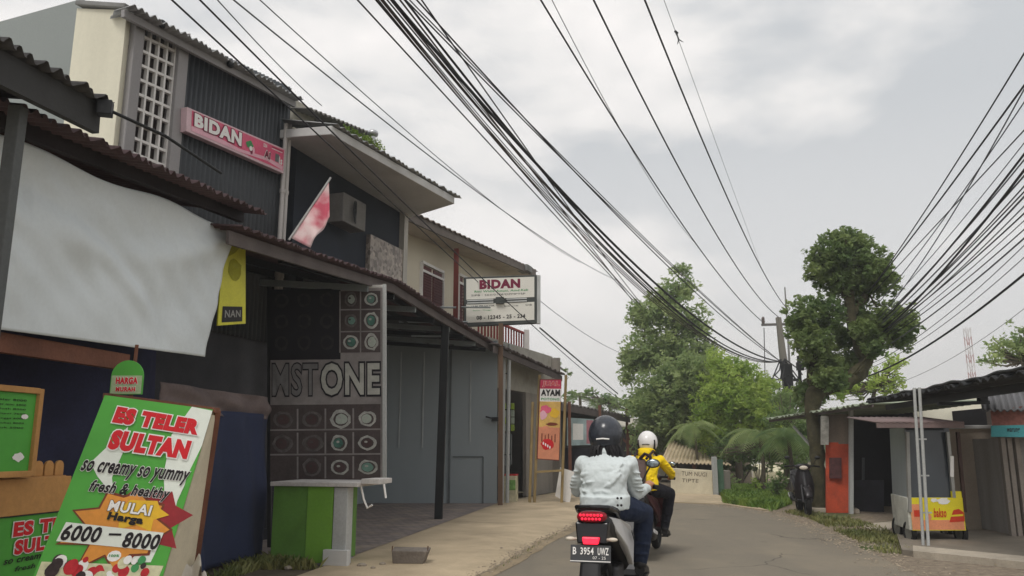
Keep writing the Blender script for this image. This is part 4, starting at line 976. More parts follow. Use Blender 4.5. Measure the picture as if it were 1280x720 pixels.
mb = MB(); a = P(566, 571, Yw-.015); b = P(604, 571, Yw-.015); mb.bar(a, b, .03, .03); c = P(604, 620, Yw-.015); mb.bar(b, V((b.x, b.y, .06)), .03, .03); part('door_outline', mb, mat('seam_dark', S(98, 104, 106)), gw)
c = P(563, 500, Yw-.02); mb = MB(); mb.bar(V((c.x, c.y, .06)), V((c.x, c.y, 4.0)), .05, .04); part('corner_trim', mb, mat('seam_dark', (1, 1, 1)), gw)
# left wall of the court (front of the house)
cwl = thing('court_side_wall', 'dim grey wall along the inner side of the paved court', 'wall', V((-4.6, 16, .05)))
mb = MB(); mb.hexa([V((-5.2, 12.4, .05)), V((-3.6, Yw, .05)), V((-3.8, Yw, .05)), V((-5.4, 12.4, .05))], [V((-5.2, 12.4, 4.0)), V((-3.6, Yw, 4.0)), V((-3.8, Yw, 4.0)), V((-5.4, 12.4, 4.0))]); part('panel', mb, M_gp, cwl)
c = V((-4.45, 15.4, 0)); mb = MB(); mb.hexa([c+V((.03, 0, .05)), c+V((.03+.18, .95, .05)), c+V((.18, .95, .05)), c+V((0, 0, .05))], [c+V((.03, 0, 2.2)), c+V((.03+.18, .95, 2.2)), c+V((.18, .95, 2.2)), c+V((0, 0, 2.2))]); part('door', mb, mat('red_door', S(120, 60, 60)), cwl)
# ------------------------------------------------ light box sign on a brown pole
lbx = thing('light_box_sign', 'double deck white BIDAN sign box on a brown pole above the awning', 'sign', V((P(626, 400, 19.3).x, 19.3, .05)))
Ys = 19.3
pn = Panel(P(580, 408, Ys), P(671, 404, Ys+.15), P(671, 343.5, Ys+.15), P(580, 346.5, Ys))
M_frm = mat('sign_frame', S(72, 76, 74), rough=.5, metal=.3); mb = MB(); mb.use(M_frm); pn.slab(mb, .16); part('frame', mb, None, lbx, bevel=.01)
mb = MB(); q = [pn.at(1, 0, -.16), pn.at(1, 0, -.02), pn.at(1, 1, -.02), pn.at(1, 1, -.16)]; mb.prism([p+V((.006, 0, 0)) for p in q], (.09, .02, 0)); part('side_return', mb, mat('pale_metal', S(186, 188, 186), rough=.5), lbx)
for v0, v1 in ((.54, .96), (.07, .44)):
    mb = MB(); mb.use(mat('sign_white', S(226, 224, 214), rough=.5, var=.04, dirt=.2, dirtcol=S(180, 176, 160))).prism([pn.at(.03, v0, .001), pn.at(.965, v0, .001), pn.at(.965, v1, .001), pn.at(.03, v1, .001)], pn.n*.008); part('face', mb, None, lbx)
mb = MB()
pn.text(mb, M_maroon, 'BIDAN', .21, .74, .77, .93, .013, bold=.06)
pn.text(mb, M_grn, 'Rini Widia Astuti, Amd.Keb', .14, .665, .88, .715, .013, bold=.02, shear=.1); pn.text(mb, M_blk, 'SIPB : 503/0178/DPMPTSP', .1, .60, .84, .635, .013)
pn.text(mb, M_blk, 'JAM PRAKTIK', .09, .37, .42, .41, .013, bold=.02, shear=.15); pn.text(mb, M_grn, 'Senin - Minggu', .12, .29, .38, .325, .013); pn.text(mb, M_blk, '06.00 - 21.00', .55, .36, .74, .39, .013); pn.text(mb, M_blk, 'WIB', .84, .36, .93, .40, .013)
pn.text(mb, M_blk, '08 - 12345 - 25 - 234', .17, .12, .84, .20, .013, bold=.03)
part('lettering', mb, None, lbx)
mb = MB(); 
for u0, u1 in ((.04, .40), (.58, .86)):
    for v in (.465, .515): mb.bar(pn.at(u0, v, .015), pn.at(u1, v, .015), .03, .03)
part('lamp_tube', mb, mat('pale_metal', (1, 1, 1)), lbx)
mb = MB(); mb.box(pn.at(.49, .49, .02), (.2, .12, .16)); part('lamp_bracket', mb, M_frm, lbx)
xc = P(626, 400, Ys).x; mb = MB(); mb.bar(V((xc, Ys+.08, .05)), V((xc, Ys+.08, P(626, 404, Ys).z)), .11, .11); part('pole', mb, mat('brown_pole', S(110, 88, 70), dirt=.3, streak=True), lbx)
# pair of pale pipes in front of the grey wall corner
M_pale = mat('pale_post', (1, 1, 1))
pp = thing('pipe_posts', 'pair of thin pale pipe posts at the corner of the grey wall', 'post', G(630, 631))
for px in (627.5, 634):
    b = G(px, 631); mb = MB(); mb.tube([V((b.x, b.y, .03)), V((b.x+.05, b.y, 3.95))], .045, 10); part('pipe', mb, M_pale, pp, smooth=True)
for z in (1.2, 2.3, 3.2): mb = MB(); c = G(631, 631); mb.bar(c+V((-.12, 0, z)), c+V((.14, 0, z)), .03, .03); part('clip', mb, M_steel, pp)
mb = MB(); c = P(620, 524, B_.y-.1); mb.box(c, (.22, .1, .1)); mb.tube([c, c+V((-.25, -.05, .06))], .02); part('tap', mb, M_steel, pp)

# ------------------------------------------------ chicken shop
sh = thing('chicken_shop', 'small grey roadside shop with low dark roof beside the tall JUAL AYAM board', 'shop', onl(F2, 23))
nF = V((1, -F2[2], 0)).normalized(); inF = -nF
f0 = onl(F2, B_.y+.2); f1 = H(705, 520, F2)
ea_ = H(619, 430, F2); eb_ = H(702, 466, F2); ea_ = V((ea_.x, ea_.y, ea_.z)); 
e2 = (F2[0]+.35, F2[1], F2[2]); ea_ = H(622, 430, e2); eb_ = H(706, 468, e2)
mb = MB(); corr(mb, ea_, eb_, eb_+inF*3.2+V((0, 0, .35)), ea_+inF*3.2+V((0, 0, .35)), 26, .025, jit=.04); part('roof', mb, mat('dark_roof', S(92, 84, 82), var=.2, dirt=.4), sh, smooth=True, solid=.01)
mb = MB(); mb.bar(ea_+inF*.1+V((0, 0, -.12)), eb_+inF*.1+V((0, 0, -.12)), .04, .16); part('fascia', mb, mat('grey_wood', (1, 1, 1)), sh)
def vf(mb, a, b, z0, z1, d, off):
    a = V((a.x, a.y, 0))+inF*off; b = V((b.x, b.y, 0))+inF*off; q = [a, b, b+inF*d, a+inF*d]; mb.hexa([p+V((0, 0, z0)) for p in q], [p+V((0, 0, z1)) for p in q])
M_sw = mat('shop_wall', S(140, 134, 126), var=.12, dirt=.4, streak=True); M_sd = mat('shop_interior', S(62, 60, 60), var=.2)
fa = H(640, 500, F2); fb = H(672, 500, F2)
mb = MB(); vf(mb, f0, f1, 2.9, 4.15, .08, .35); part('upper_wall', mb, mat('pale_shop_wall', S(160, 156, 146), var=.1, dirt=.4), sh)
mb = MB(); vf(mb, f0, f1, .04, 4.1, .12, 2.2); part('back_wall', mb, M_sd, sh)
mb = MB(); vf(mb, fb, f1, .04, 2.9, .1, .35); part('front_wall', mb, M_sw, sh)
mb = MB(); vf(mb, f1-(f1-fb).normalized()*.1, f1, .04, 4.1, 2.3, .1); part('end_wall', mb, M_sw, sh)
# hung wares, cabinet, crate
wc = thing('hanging_snacks', 'green and white packets hanging in a strip inside the shop opening', 'goods', H(646, 540, F2))
for i in range(4):
    for j in range(4):
        c = H(636+i*5.2, 506+j*9, F2)+inF*.25; mb = MB()
        mb.hexa([c+V((-.045, -.01, -.12)), c+V((.05, -.01, -.12)), c+V((.05, .03, -.12)), c+V((-.045, .03, -.12))], [c+V((-.045, -.01, .05)), c+V((.05, -.01, .05)), c+V((.05, .03, .05)), c+V((-.045, .03, .05))])
        part('packet', mb, mat(('pack_green', 'pack_white')[(j > 0) * ((i+j) % 3 > 0)], S(*((150, 176, 60), (168, 180, 166))[(j > 0) * ((i+j) % 3 > 0)]), rough=.4, var=.2), wc, bevel=.01)
ct = thing('glass_cabinet', 'grey cupboard with vertical bars standing in the shop opening', 'cabinet', H(645, 600, F2))
a = H(636, 560, F2)+inF*.5; b = H(660, 560, F2)+inF*.5
mb = MB(); vf(mb, a, b, .9, 1.75, .5, 0); part('body', mb, mat('cupboard_grey', S(84, 90, 94), rough=.4), ct)
mb = MB(); vf(mb, a, b, .05, .9, .5, .05); part('base', mb, mat('cupboard_dark', S(66, 68, 70)), ct)
for k in range(6):
    p = a+(b-a)*(k/5)-inF*.02; mb = MB(); mb.bar(V((p.x, p.y, .92)), V((p.x, p.y, 1.73)), .03, .03); part('bar', mb, mat('bar_grey', S(140, 144, 144)), ct)
bx = thing('printed_carton', 'red topped pale carton standing on the pavement at the shop corner', 'box', G(638, 630))
c = G(638, 629.5); mb = MB(); mb.box(c+V((0, .15, .36)), (.34, .3, .64), rz=-.2); part('carton', mb, mat('carton_pale', S(196, 190, 160), var=.25, scale=5, fine=14), bx, bevel=.01)
mb = MB(); mb.box(c+V((0, .15, .695)), (.345, .305, .04), rz=-.2); part('lid', mb, mat('carton_red', S(190, 50, 50)), bx)
mb = MB(); mb.box(c+V((.03, -.005, .45)), (.2, .01, .25), rz=-.2); part('label_print', mb, mat('carton_print', S(120, 160, 90), var=.4, scale=16), bx)
# wooden pole frame carrying the tall banner
ja = thing('chicken_board', 'tall narrow orange and pink JUAL AYAM board on wooden poles', 'signboard', G(688, 630))
Yj = G(680, 631).y
pn = Panel(P(671.5, 574, Yj), P(699, 576, Yj+.15), P(702, 474, Yj+.15), P(675, 474, Yj))
mb = MB(); mb.use(mat('board_edge', S(120, 60, 50))); pn.slab(mb, .04); part('board', mb, None, ja)
mb = MB(); M_sal = mat('salmon_print', S(214, 142, 110), var=.12, scale=5, bump=0); M_or2 = mat('peach_print', S(214, 176, 100), var=.15, scale=5, bump=0)
pn.rect(mb, M_sal, .02, .01, .98, .45, .003); pn.rect(mb, M_or2, .02, .4, .98, .72, .004); pn.rect(mb, M_wh, .02, .72, .98, .90, .003); pn.rect(mb, mat('print_rose', S(196, 60, 90), bump=0), .02, .88, .98, .99, .004)
pn.text(mb, M_red, 'JUAL', .12, .90, .90, .975, .011, bold=.03, outline=M_wh, ow=.03); pn.text(mb, M_blk, 'AYAM', .06, .79, .94, .87, .011, bold=.05); pn.text(mb, M_grn, 'POTONG', .08, .735, .92, .765, .009, bold=.02)
pn.disc(mb, M_pink, .3, .62, .25, .05, .008, jit=.25); pn.disc(mb, M_pink2, .2, .55, .16, .06, .009, jit=.2); pn.disc(mb, M_brn, .62, .44, .25, .02, .0085, jit=.2); pn.disc(mb, M_gold, .7, .58, .22, .06, .0078, jit=.2); pn.disc(mb, M_sal, .35, .36, .3, .05, .0079, jit=.2)
for k in range(5): pn.rect(mb, M_brn, .15+k*.15, .22, .20+k*.15, .32-.02*(k % 2), .008)
pn.disc(mb, M_red, .42, .19, .28, .07, .0085, jit=.15)
for k in range(4): pn.disc(mb, M_wh, .25+k*.1, .20-.015*k, .035, .02, .010, 8)
part('lettering', mb, None, ja)
for px0, px1 in ((668, 672.5), (702, 706), (662, 664)):
    b = G(px0, 630.5); mb = MB(); t = P(px1+2, 468, Yj); mb.tube([V((b.x, b.y, .03)), V((t.x, b.y+.02, t.z if px0 > 665 else 2.5))], .035, 8); part('pole', mb, mat('bamboo_pole', S(150, 130, 90), var=.2), ja, smooth=True)
mb = MB(); mb.bar(P(669, 590, Yj), P(703, 588, Yj), .05, .05); part('cross_rail', mb, mat('bamboo_pole', (1, 1, 1)), ja)
# white sheet/board leaning past the shop
mb = MB(); a = P(694, 620, 20.0); mb.hexa([P(694, 620, 20.5), P(712, 630, 20.5), P(712, 630, 20.56), P(694, 620, 20.56)], [P(700, 584, 20.5), P(719, 590, 20.5), P(719, 590, 20.56), P(700, 584, 20.56)])
mb.bar(P(703, 628, 20.6), V((P(703, 628, 20.6).x, 20.6, .03)), .2, .05)
tag(part('white_board', mb, M_white, bevel=.005), 'tilted white board leaning past the end of the chicken shop', 'board')

# ------------------------------------------------ farther stalls behind the first rider
st = thing('far_stall', 'dark open stall with a low roof and hanging pale banner past the chicken shop', 'stall', V((2.8, 30, 0)))
a = P(700, 503, 27); b = P(787, 520, 33); 
mb = MB(); q = [a, b, b+V((-4, 1, .3)), a+V((-4, 1, .5))]; corr(mb, q[0], q[1], q[2], q[3], 20, .03); part('roof', mb, mat('grey_roof', (1, 1, 1)), st, smooth=True, solid=.02)
mb = MB(); mb.bar(a+V((0, 0, -.15)), b+V((0, 0, -.15)), .05, .22); part('fascia', mb, mat('grey_wood', (1, 1, 1)), st)
Yq = 29
mb = MB(); mb.hexa([V((.6, Yq, 0)), V((4.0, 32.5, 0)), V((3.4, 33.2, 0)), V((0, Yq+.8, 0))], [V((.6, Yq, 2.95)), V((4.0, 32.5, 2.7)), V((3.4, 33.2, 2.8)), V((0, Yq+.8, 2.9))]); part('back_wall', mb, mat('stall_back', S(70, 68, 66), var=.2), st)
pn = Panel(P(709, 557, 28), P(742, 556, 29), P(742, 524, 29), P(709, 522, 28))
mb = MB(); pn.slab(mb.use(mat('stall_banner', S(160, 178, 180), var=.2, scale=2, fine=6)), .02); pn.rect(mb, mat('rose_dull', S(180, 120, 130), var=.2), .72, .05, .98, .95, .004); pn.rect(mb, M_wh, .2, .2, .6, .8, .004); part('banner', mb, None, st)
mb = MB(); mb.hexa([P(706, 592, 28), P(745, 592, 29), P(745, 592, 30), P(706, 592, 29)], [P(706, 560, 28), P(745, 560, 29), P(745, 560, 30), P(706, 560, 29)]); part('counter', mb, M_dark, st)
for px, Y in ((712, 27.5), (784, 32.8), (750, 30)):
    c = P(px, 540, Y); mb = MB(); mb.bar(V((c.x, c.y, 0)), V((c.x, c.y, 2.9)), .1, .1); part('post', mb, M_wood, st)
st2 = thing('far_shed', 'low pale asbestos roofed shed just left of the white helmet', 'shed', V((5, 38, 0)))
a = P(766, 533, 36); b = P(830, 535, 38)
mb = MB(); q = [a, b, b+V((-.5, 4, .55)), a+V((-.5, 4, .55))]; corr(mb, *q, 26, .03); part('roof', mb, mat('asbestos', S(176, 172, 160), var=.1, dirt=.3), st2, smooth=True, solid=.02)
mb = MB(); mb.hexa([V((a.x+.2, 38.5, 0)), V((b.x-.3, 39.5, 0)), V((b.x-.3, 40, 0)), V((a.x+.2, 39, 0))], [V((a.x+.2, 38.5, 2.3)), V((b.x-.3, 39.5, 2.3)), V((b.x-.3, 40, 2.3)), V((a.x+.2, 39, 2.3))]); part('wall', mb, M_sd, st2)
for t in (.05, .5, .95):
    c = a*(1-t)+b*t; mb = MB(); mb.bar(V((c.x, c.y+.2, 0)), V((c.x, c.y+.2, c.z)), .1, .1); part('post', mb, M_wood, st2)
mb = MB(); mb.bar(P(784, 552, 34), P(797, 538, 34), .08, .08); mb.bar(P(775, 545, 34), P(790, 560, 34), .08, .08); mb.bar(P(790, 560, 34), V((P(790, 560, 34).x, 34, 0)), .09, .09)
tag(part('timber_rack', mb, M_wood), 'crossed timber poles standing beside the white helmet', 'timber')
# roadside hut with written wall
hw = thing('roadside_hut', 'open hut with a sloping beige roof behind the lettered low wall', 'hut', V((6.5, 31, 0)))
a = P(838, 556, 31); b = P(911, 579, 29.5); 
mb = MB(); q = [P(826, 578, 28.6), P(914, 581, 28.0), P(908, 576, 31.5), P(838, 550, 31.5)]; corr(mb, *q, 18, .03); part('roof', mb, mat('beige_roof', S(196, 180, 152), var=.1, dirt=.3), hw, smooth=True, solid=.03)
for px in (842, 868, 903):
    c = P(px, 600, 28.8); mb = MB(); mb.bar(V((c.x, c.y, 0)), V((c.x, c.y, P(px, 578, 28.6).z)), .1, .1); part('post', mb, M_wood, hw)
mb = MB(); mb.hexa([P(846, 622, 31), P(905, 622, 31), P(905, 622, 31.2), P(846, 622, 31.2)], [P(846, 578, 31), P(905, 580, 31), P(905, 580, 31.2), P(846, 578, 31.2)]); part('back_wall', mb, mat('hut_back', S(88, 84, 76), var=.2), hw)
mb = MB(); mb.poly([P(826, 575, 33), P(846, 575, 33), P(840, 538, 33), P(836, 544, 33)]); 
mb = MB(); mb.prism([P(822, 600, 33), P(846, 600, 33), P(843, 538, 33), P(824, 556, 33)], (0, 3, 0)); tag(part('white_gable', mb, M_cream), 'pale house gable just right of the yellow rider', 'house')
lw = thing('lettered_wall', 'low cream roadside wall with two lines of dark hand lettering', 'wall', G(865, 616))
Yl = 24.6
pn = Panel(P(838, 611, Yl), P(891, 617, Yl-.6), P(890, 588, Yl-.6), P(838, 585, Yl)); pn.c[0].z = .0; pn.c[1].z = 0
mb = MB(); mb.use(mat('painted_wall', S(214, 206, 182), var=.08, dirt=.4, dirtcol=S(166, 150, 120))); pn.slab(mb, .15); part('wall', mb, None, lw, bevel=.02)
mb = MB(); M_hand = mat('faded_lettering', S(110, 100, 88), var=.3, scale=9); pn.text(mb, M_hand, 'TUM NUGI', .28, .74, .88, .90, .008, shear=.1); pn.text(mb, M_hand, 'TIPTE', .28, .48, .68, .62, .008, shear=.1); part('lettering', mb, None, lw)
gpst = thing('green_gatepost', 'green and white gatepost at the end of the lettered wall', 'gatepost', G(893, 622))
c = P(894, 605, 24); mb = MB(); mb.box(V((c.x, 24, .55)), (.14, .14, 1.1)); part('shaft', mb, mat('pale_post', (1, 1, 1)), gpst, bevel=.01)
mb = MB(); mb.box(V((c.x+.2, 24.2, .55)), (.2, .08, .95)); part('leaf', mb, mat('gate_green', S(84, 112, 92), var=.3), gpst)
mb = MB(); mb.box(V((c.x+.3, 24.5, .35)), (.45, .5, .7)); part('plinth', mb, M_sw, gpst, bevel=.02)
# ================================================ RIGHT SIDE
M_br = mat('black_roof', S(40, 42, 44), rough=.7, var=.2, scale=3, dirt=.3); M_asb = mat('mossy_asbestos', S(150, 160, 140), rough=.8, var=.15, dirt=.4, dirtcol=S(96, 104, 80))
# near shelter roof, dark
sr = thing('dark_shelter', 'wide blackened shelter roof over the yellow cart on thin pale posts', 'shelter', G(1155, 688))
e0 = P(1084, 505, 15.6); e1 = P(1300, 460, 8.2); z_ = 2.24
e0.z = P(1084, 503, 15.6).z; e1.z = P(1300, 462, 8.2).z
d_ = (e1-e0).normalized(); nR = V((-d_.y, d_.x, 0)); nR = nR if nR.x > 0 else -nR; nR.normalize()
mb = MB(); corr(mb, e0, e1, e1+nR*1.15+V((0, 0, .08)), e0+nR*1.15+V((0, 0, .08)), 30, .025, jit=.05, nv=3); part('roof', mb, M_br, sr, smooth=True, solid=.02)
mb = MB(); n = 24
for i in range(n):       # layered old sheets and sacking lying along the edge
    pass
def rf(u, v):
    p = e0*(1-u)+e1*u; return p + nR*(v*1.1) + V((0, 0, .05+.012*math.sin(u*23+v*4)+.008*math.sin(u*61)+.03*v*math.sin(u*9)))
mb.grid(rf, 80, 6); part('roof_cover', mb, mat('black_sheeting', S(52, 54, 54), rough=.6, var=.25, scale=3), sr, smooth=True, solid=.03)
mb = MB(); mb.bar(e0+nR*.35+V((0, 0, -.10)), e1+nR*.35+V((0, 0, -.10)), .05, .10); part('beam', mb, M_steel, sr)
mb = MB(); a = P(1172, 505, 12.2); b = P(1236, 503, 12.2); mb.bar(a, b, .06, .05); c = P(1227, 490, 12.2); mb.bar(c+V((0, 0, .15)), V((c.x, c.y, b.z)), .12, .1); part('bracket_rail', mb, M_steel, sr)
for k, (bx_, ty) in enumerate(((1154.5, 1144.5), (1161, 1151))):
    b = G(bx_, 688+k*.5); Y = b.y; t = P(ty, 503, Y); mb = MB(); mb.tube([V((b.x, Y, .02)), V((t.x, Y, 2.22))], .021, 10); part('post', mb, M_pale, sr, smooth=True)
mb = MB()
for z in (.5, 1.0, 1.5): 
    b = G(1157, 688); t = z/2.22; x0 = b.x*(1-t)+P(1144.5, 503, b.y).x*t
    mb.bar(V((x0-.03, b.y, z)), V((x0+.12, b.y, z)), .02, .02)
part('post_tie', mb, M_pale, sr)
for (px, Y) in ((1300, 9.0),):
    c = P(1310, 500, 9.0)+nR*.8; mb = MB(); mb.bar(V((c.x, c.y, 0)), V((c.x, c.y, 2.2)), .1, .1); part('back_post', mb, M_wood, sr)
# wall block below the shelter roof at the right
rb2 = thing('brown_wall_block', 'dark brown wall stub under the right end of the blackened roof', 'wall', P(1270, 500, 15))
mb = MB(); a = P(1254, 560, 14.6); b = P(1330, 560, 14.6); mb.hexa([V((a.x, 14.6, 0)), V((b.x, 14.6, 0)), V((b.x, 15, 0)), V((a.x, 15, 0))], [V((a.x, 14.6, 2.55)), V((b.x, 14.6, 2.55)), V((b.x, 15, 2.55)), V((a.x, 15, 2.55))]); part('masonry', mb, mat('brown_wall', S(92, 84, 78), var=.2, dirt=.4), rb2)
# concrete yard wall
cw = thing('concrete_yard_wall', 'rough brownish grey concrete wall behind and right of the yellow cart', 'wall', P(1230, 660, 14))
a = P(1180, 560, 13.9); b = P(1290, 560, 13.4); z1 = P(1230, 536, 13.7).z
mb = MB(); mb.hexa([V((a.x, a.y, 0)), V((b.x, b.y, 0)), V((b.x, b.y+.15, 0)), V((a.x, a.y+.15, 0))], [V((a.x, a.y, z1)), V((b.x, b.y, z1)), V((b.x, b.y+.15, z1)), V((a.x, a.y+.15, z1))])
part('wall', mb, mat('raw_render', S(176, 162, 146), var=.12, scale=1, bump=.3, dirt=.6, dirtcol=S(104, 96, 86)), cw)
mb = MB(); mb.bar(V((a.x, a.y+.07, z1+.03)), V((b.x, b.y+.07, z1+.03)), .22, .06); part('coping', mb, M_slab, cw, bevel=.01)
# bright house behind
wh = thing('white_house', 'plain white house wall standing behind the concrete yard wall', 'house', P(1200, 600, 19))
a = P(1150, 560, 19); b = P(1330, 560, 18); zt = P(1200, 484, 18.6).z
mb = MB(); mb.hexa([V((a.x, 19, 0)), V((b.x, 18, 0)), V((b.x+1, 22, 0)), V((a.x+1, 22, 0))], [V((a.x, 19, zt)), V((b.x, 18, zt)), V((b.x+1, 22, zt)), V((a.x+1, 22, zt))]); part('wall', mb, mat('bright_wall', S(238, 234, 214), var=.03), wh)
# kiosk at the right edge
ki = thing('roofed_kiosk', 'small kiosk with grey sheet roof, brick red band and turquoise board at the right edge', 'kiosk', P(1270, 660, 12.6))
Yk = 12.4
a = P(1228, 513, Yk); b = P(1330, 513, Yk-.3)
mb = MB(); corr(mb, a, b, b+V((.5, .9, .42)), a+V((.5, .9, .42)), 12, .02); part('roof', mb, mat('kiosk_roof', S(104, 104, 106), rough=.6, var=.12, dirt=.3), ki, smooth=True, solid=.015)
mb = MB(); mb.hexa([P(1240, 532, Yk+.1), P(1340, 533, Yk-.3), P(1340, 533, Yk+.9), P(1240, 532, Yk+1.3)], [P(1238, 514, Yk+.1), P(1340, 498, Yk-.3), P(1340, 498, Yk+.9), P(1238, 514, Yk+1.3)]); part('brick_band', mb, mat('brick_band', S(142, 92, 82), var=.3, scale=6, fine=24), ki)
pn = Panel(P(1239, 546, Yk), P(1340, 547, Yk-.4), P(1340, 530, Yk-.4), P(1239, 532, Yk))
mb = MB(); pn.slab(mb.use(mat('turquoise_board', S(70, 150, 156), rough=.5, var=.12)), .03); part('board', mb, None, ki)
mb = MB(); pn.text(mb, M_blk, 'warung', .2, .3, .36, .75, .006, bold=.02, shear=.1); part('lettering', mb, None, ki)
mb = MB(); a = P(1255, 548, Yk+.3); b = P(1340, 548, Yk); mb.hexa([V((a.x, a.y, .07)), V((b.x, b.y, .07)), V((b.x+.1, b.y+1.2, .07)), V((a.x+.1, a.y+1.2, .07))], [a, b, b+V((.1, 1.2, 0)), a+V((.1, 1.2, 0))]); part('body', mb, mat('weathered_boards', S(140, 136, 132), var=.15, scale=3, streak=True, dirt=.4), ki)
for px in (1258, 1266, 1276):
    c = P(px, 600, Yk+.2); mb = MB(); mb.bar(V((c.x, c.y, .07)), V((c.x, c.y, P(px, 547, Yk+.2).z)), .07, .07); part('post', mb, mat('weathered_post', S(132, 124, 116), var=.2, streak=True), ki)
# ------------- food cart
ca = thing('food_cart', 'tall glazed food cart with yellow base and brown sheet roof on small wheels', 'cart', P(1165, 680, 12.1))
Yc = 12.1; dc = 1.0
def cx(px, py, o=0): return P(px, py, Yc+o)
bl, br = cx(1137, 662), cx(1207, 664); zb_ = (bl.z+br.z)/2; zt_ = cx(1165, 534).z
ztop = cx(1165, 622).z
sh_ = V((.10, dc, 0))
def q4(x0, x1, y0, y1): return [V((x0, Yc+y0, 0)), V((x1, Yc+y0, 0)), V((x1+.23*y1, Yc+y1, 0)), V((x0+.23*y1, Yc+y1, 0))]
def blk(mb, x0, x1, y0, y1, z0, z1): q = q4(x0, x1, y0, y1); mb.hexa([p+V((0, 0, z0)) for p in q], [p+V((0, 0, z1)) for p in q]); return mb
xL, xR = bl.x, br.x
part('base_box', blk(MB(), xL, xR, 0, dc, zb_, ztop), mat('cart_cream', S(196, 196, 186), dirt=.4), ca, bevel=.01)
M_yel = mat('cart_yellow', S(232, 216, 40), rough=.45, var=.06, dirt=.15, dirtcol=S(190, 180, 90)); M_cred = mat('cart_red', S(206, 62, 34), rough=.5, var=.1, bump=0)
pn = Panel(V((cx(1140, 660).x, Yc-.003, zb_+.0)), V((xR, Yc-.003, zb_+.0)), V((xR, Yc-.003, ztop)), V((cx(1140, 660).x, Yc-.003, ztop)))
mb = MB(); mb.use(M_yel); pn.slab(mb, .004, .012)
part('yellow_panel', mb, None, ca)
mb = MB(); M_cor = mat('cart_coral', S(228, 150, 110), bump=0, var=.15)
pn.rect(mb, M_cor, .0, .02, .98, .32, .014); pn.rect(mb, M_cor, .0, .3, .22, .8, .015); pn.rect(mb, M_cred, .05, .42, .2, .62, .018)
pn.poly(mb, M_cred, [(.70, .25), (.99, .28), (.99, .55), (.9, .66), (.8, .62), (.74, .42)], .018); pn.poly(mb, M_yel, [(.72, .42), (.97, .44), (.97, .50), (.74, .47)], .02)
pn.disc(mb, M_cor, .32, .4, .05, .12, .018, jit=.2); pn.disc(mb, M_wh, .62, .9, .12, .1, .018, jit=.3); pn.disc(mb, M_wh, .45, .92, .06, .06, .018, jit=.3)
pn.text(mb, M_cred, 'bakso', .42, .4, .66, .68, .018, bold=.03, shear=.2); part('lettering', mb, None, ca)
part('yellow_upright', blk(MB(), cx(1191, 640).x, xR-.01, -.016, .03, ztop, cx(1198, 614).z), M_yel, ca)
# glazed upper case, tapered
M_gl = mat('smoked_glass', S(52, 58, 64), rough=.12, var=.1, spec=.5, bump=0); M_fr2 = mat('cart_frame', S(150, 150, 146), rough=.4, metal=.5, var=.1)
g = MB(); a = [V((cx(1137, 620).x, Yc+.02, ztop)), V((cx(1190, 620).x, Yc+.02, ztop)), V((cx(1190, 620).x+.23, Yc+dc, ztop)), V((cx(1137, 620).x+.23, Yc+dc, ztop))]
t = [V((cx(1134, 545).x, Yc+.06, zt_)), V((cx(1190, 545).x, Yc+.06, zt_)), V((cx(1190, 545).x+.23, Yc+dc, zt_)), V((cx(1134, 545).x+.23, Yc+dc, zt_))]
g.hexa(a, t); part('glass_case', g, M_gl, ca)
g = MB(); f = lambda px, py, o, z: V((cx(px, py).x + .23*o - .012, Yc+o, z))
g.hexa([f(1137, 620, .03, ztop), f(1137, 620, .97, ztop), f(1137, 620, .97, ztop)+V((-.012, 0, 0)), f(1137, 620, .03, ztop)+V((-.012, 0, 0))], [f(1134, 545, .03, zt_), f(1134, 545, .97, zt_), f(1134, 545, .97, zt_)+V((-.012, 0, 0)), f(1134, 545, .03, zt_)+V((-.012, 0, 0))])
part('side_curtain', g, mat('clear_vinyl', S(130, 140, 146), rough=.3, var=.15, streak=True), ca)
for (p0, p1) in (((1192, 622), (1184, 540)), ((1206, 640), (1197, 540)), ((1137, 640), (1134, 540))):
    mb = MB(); mb.bar(cx(*p0), cx(*p1), .045, .045); part('upright', mb, M_fr2 if p0[0] < 1200 else mat('cart_dark_frame', S(70, 52, 46)), ca)
mb = MB(); c = cx(1190, 570, -.03); c2 = cx(1190, 596, -.03); mb.bar(c, c2, .05, .01); part('paper_note', mb, M_wh, ca)
mb = MB(); a = cx(1096, 526, -.25); b = cx(1206, 533, -.25); a.z = b.z = zt_+.06
corr(mb, a, b, b+V((.15, 1.4, .12)), a+V((.15, 1.4, .12)), 14, .012); part('roof', mb, mat('brown_sheet', S(124, 106, 104), rough=.6, var=.15, dirt=.4), ca, smooth=True, solid=.012)
mb = MB(); mb.bar(a+V((0, .02, -.03)), b+V((0, .02, -.03)), .03, .09); part('roof_fascia', mb, mat('brown_sheet', (1, 1, 1)), ca)
for px, o in ((1140, .15), (1204, .15), (1140, .85), (1204, .85)):
    c = cx(px, 660, 0) + V((.23*o, o, 0)); r = zb_*.5+.06; wh_ = MB(); wh_.lathe((c.x, c.y, r), [(-.03, r*.72), (-.03, r*.96), (0, r), (.03, r*.96), (.03, r*.72)], 'X', 20); w_ = part('wheel', wh_, mat('tyre', S(34, 34, 34), rough=.8), ca, smooth=True)
    hb = MB(); hb.lathe((c.x, c.y, r), [(-.02, .01), (-.02, r*.72), (.02, r*.72), (.02, .01)], 'X', 16); hub = part('hub', hb, M_fr2, w_)
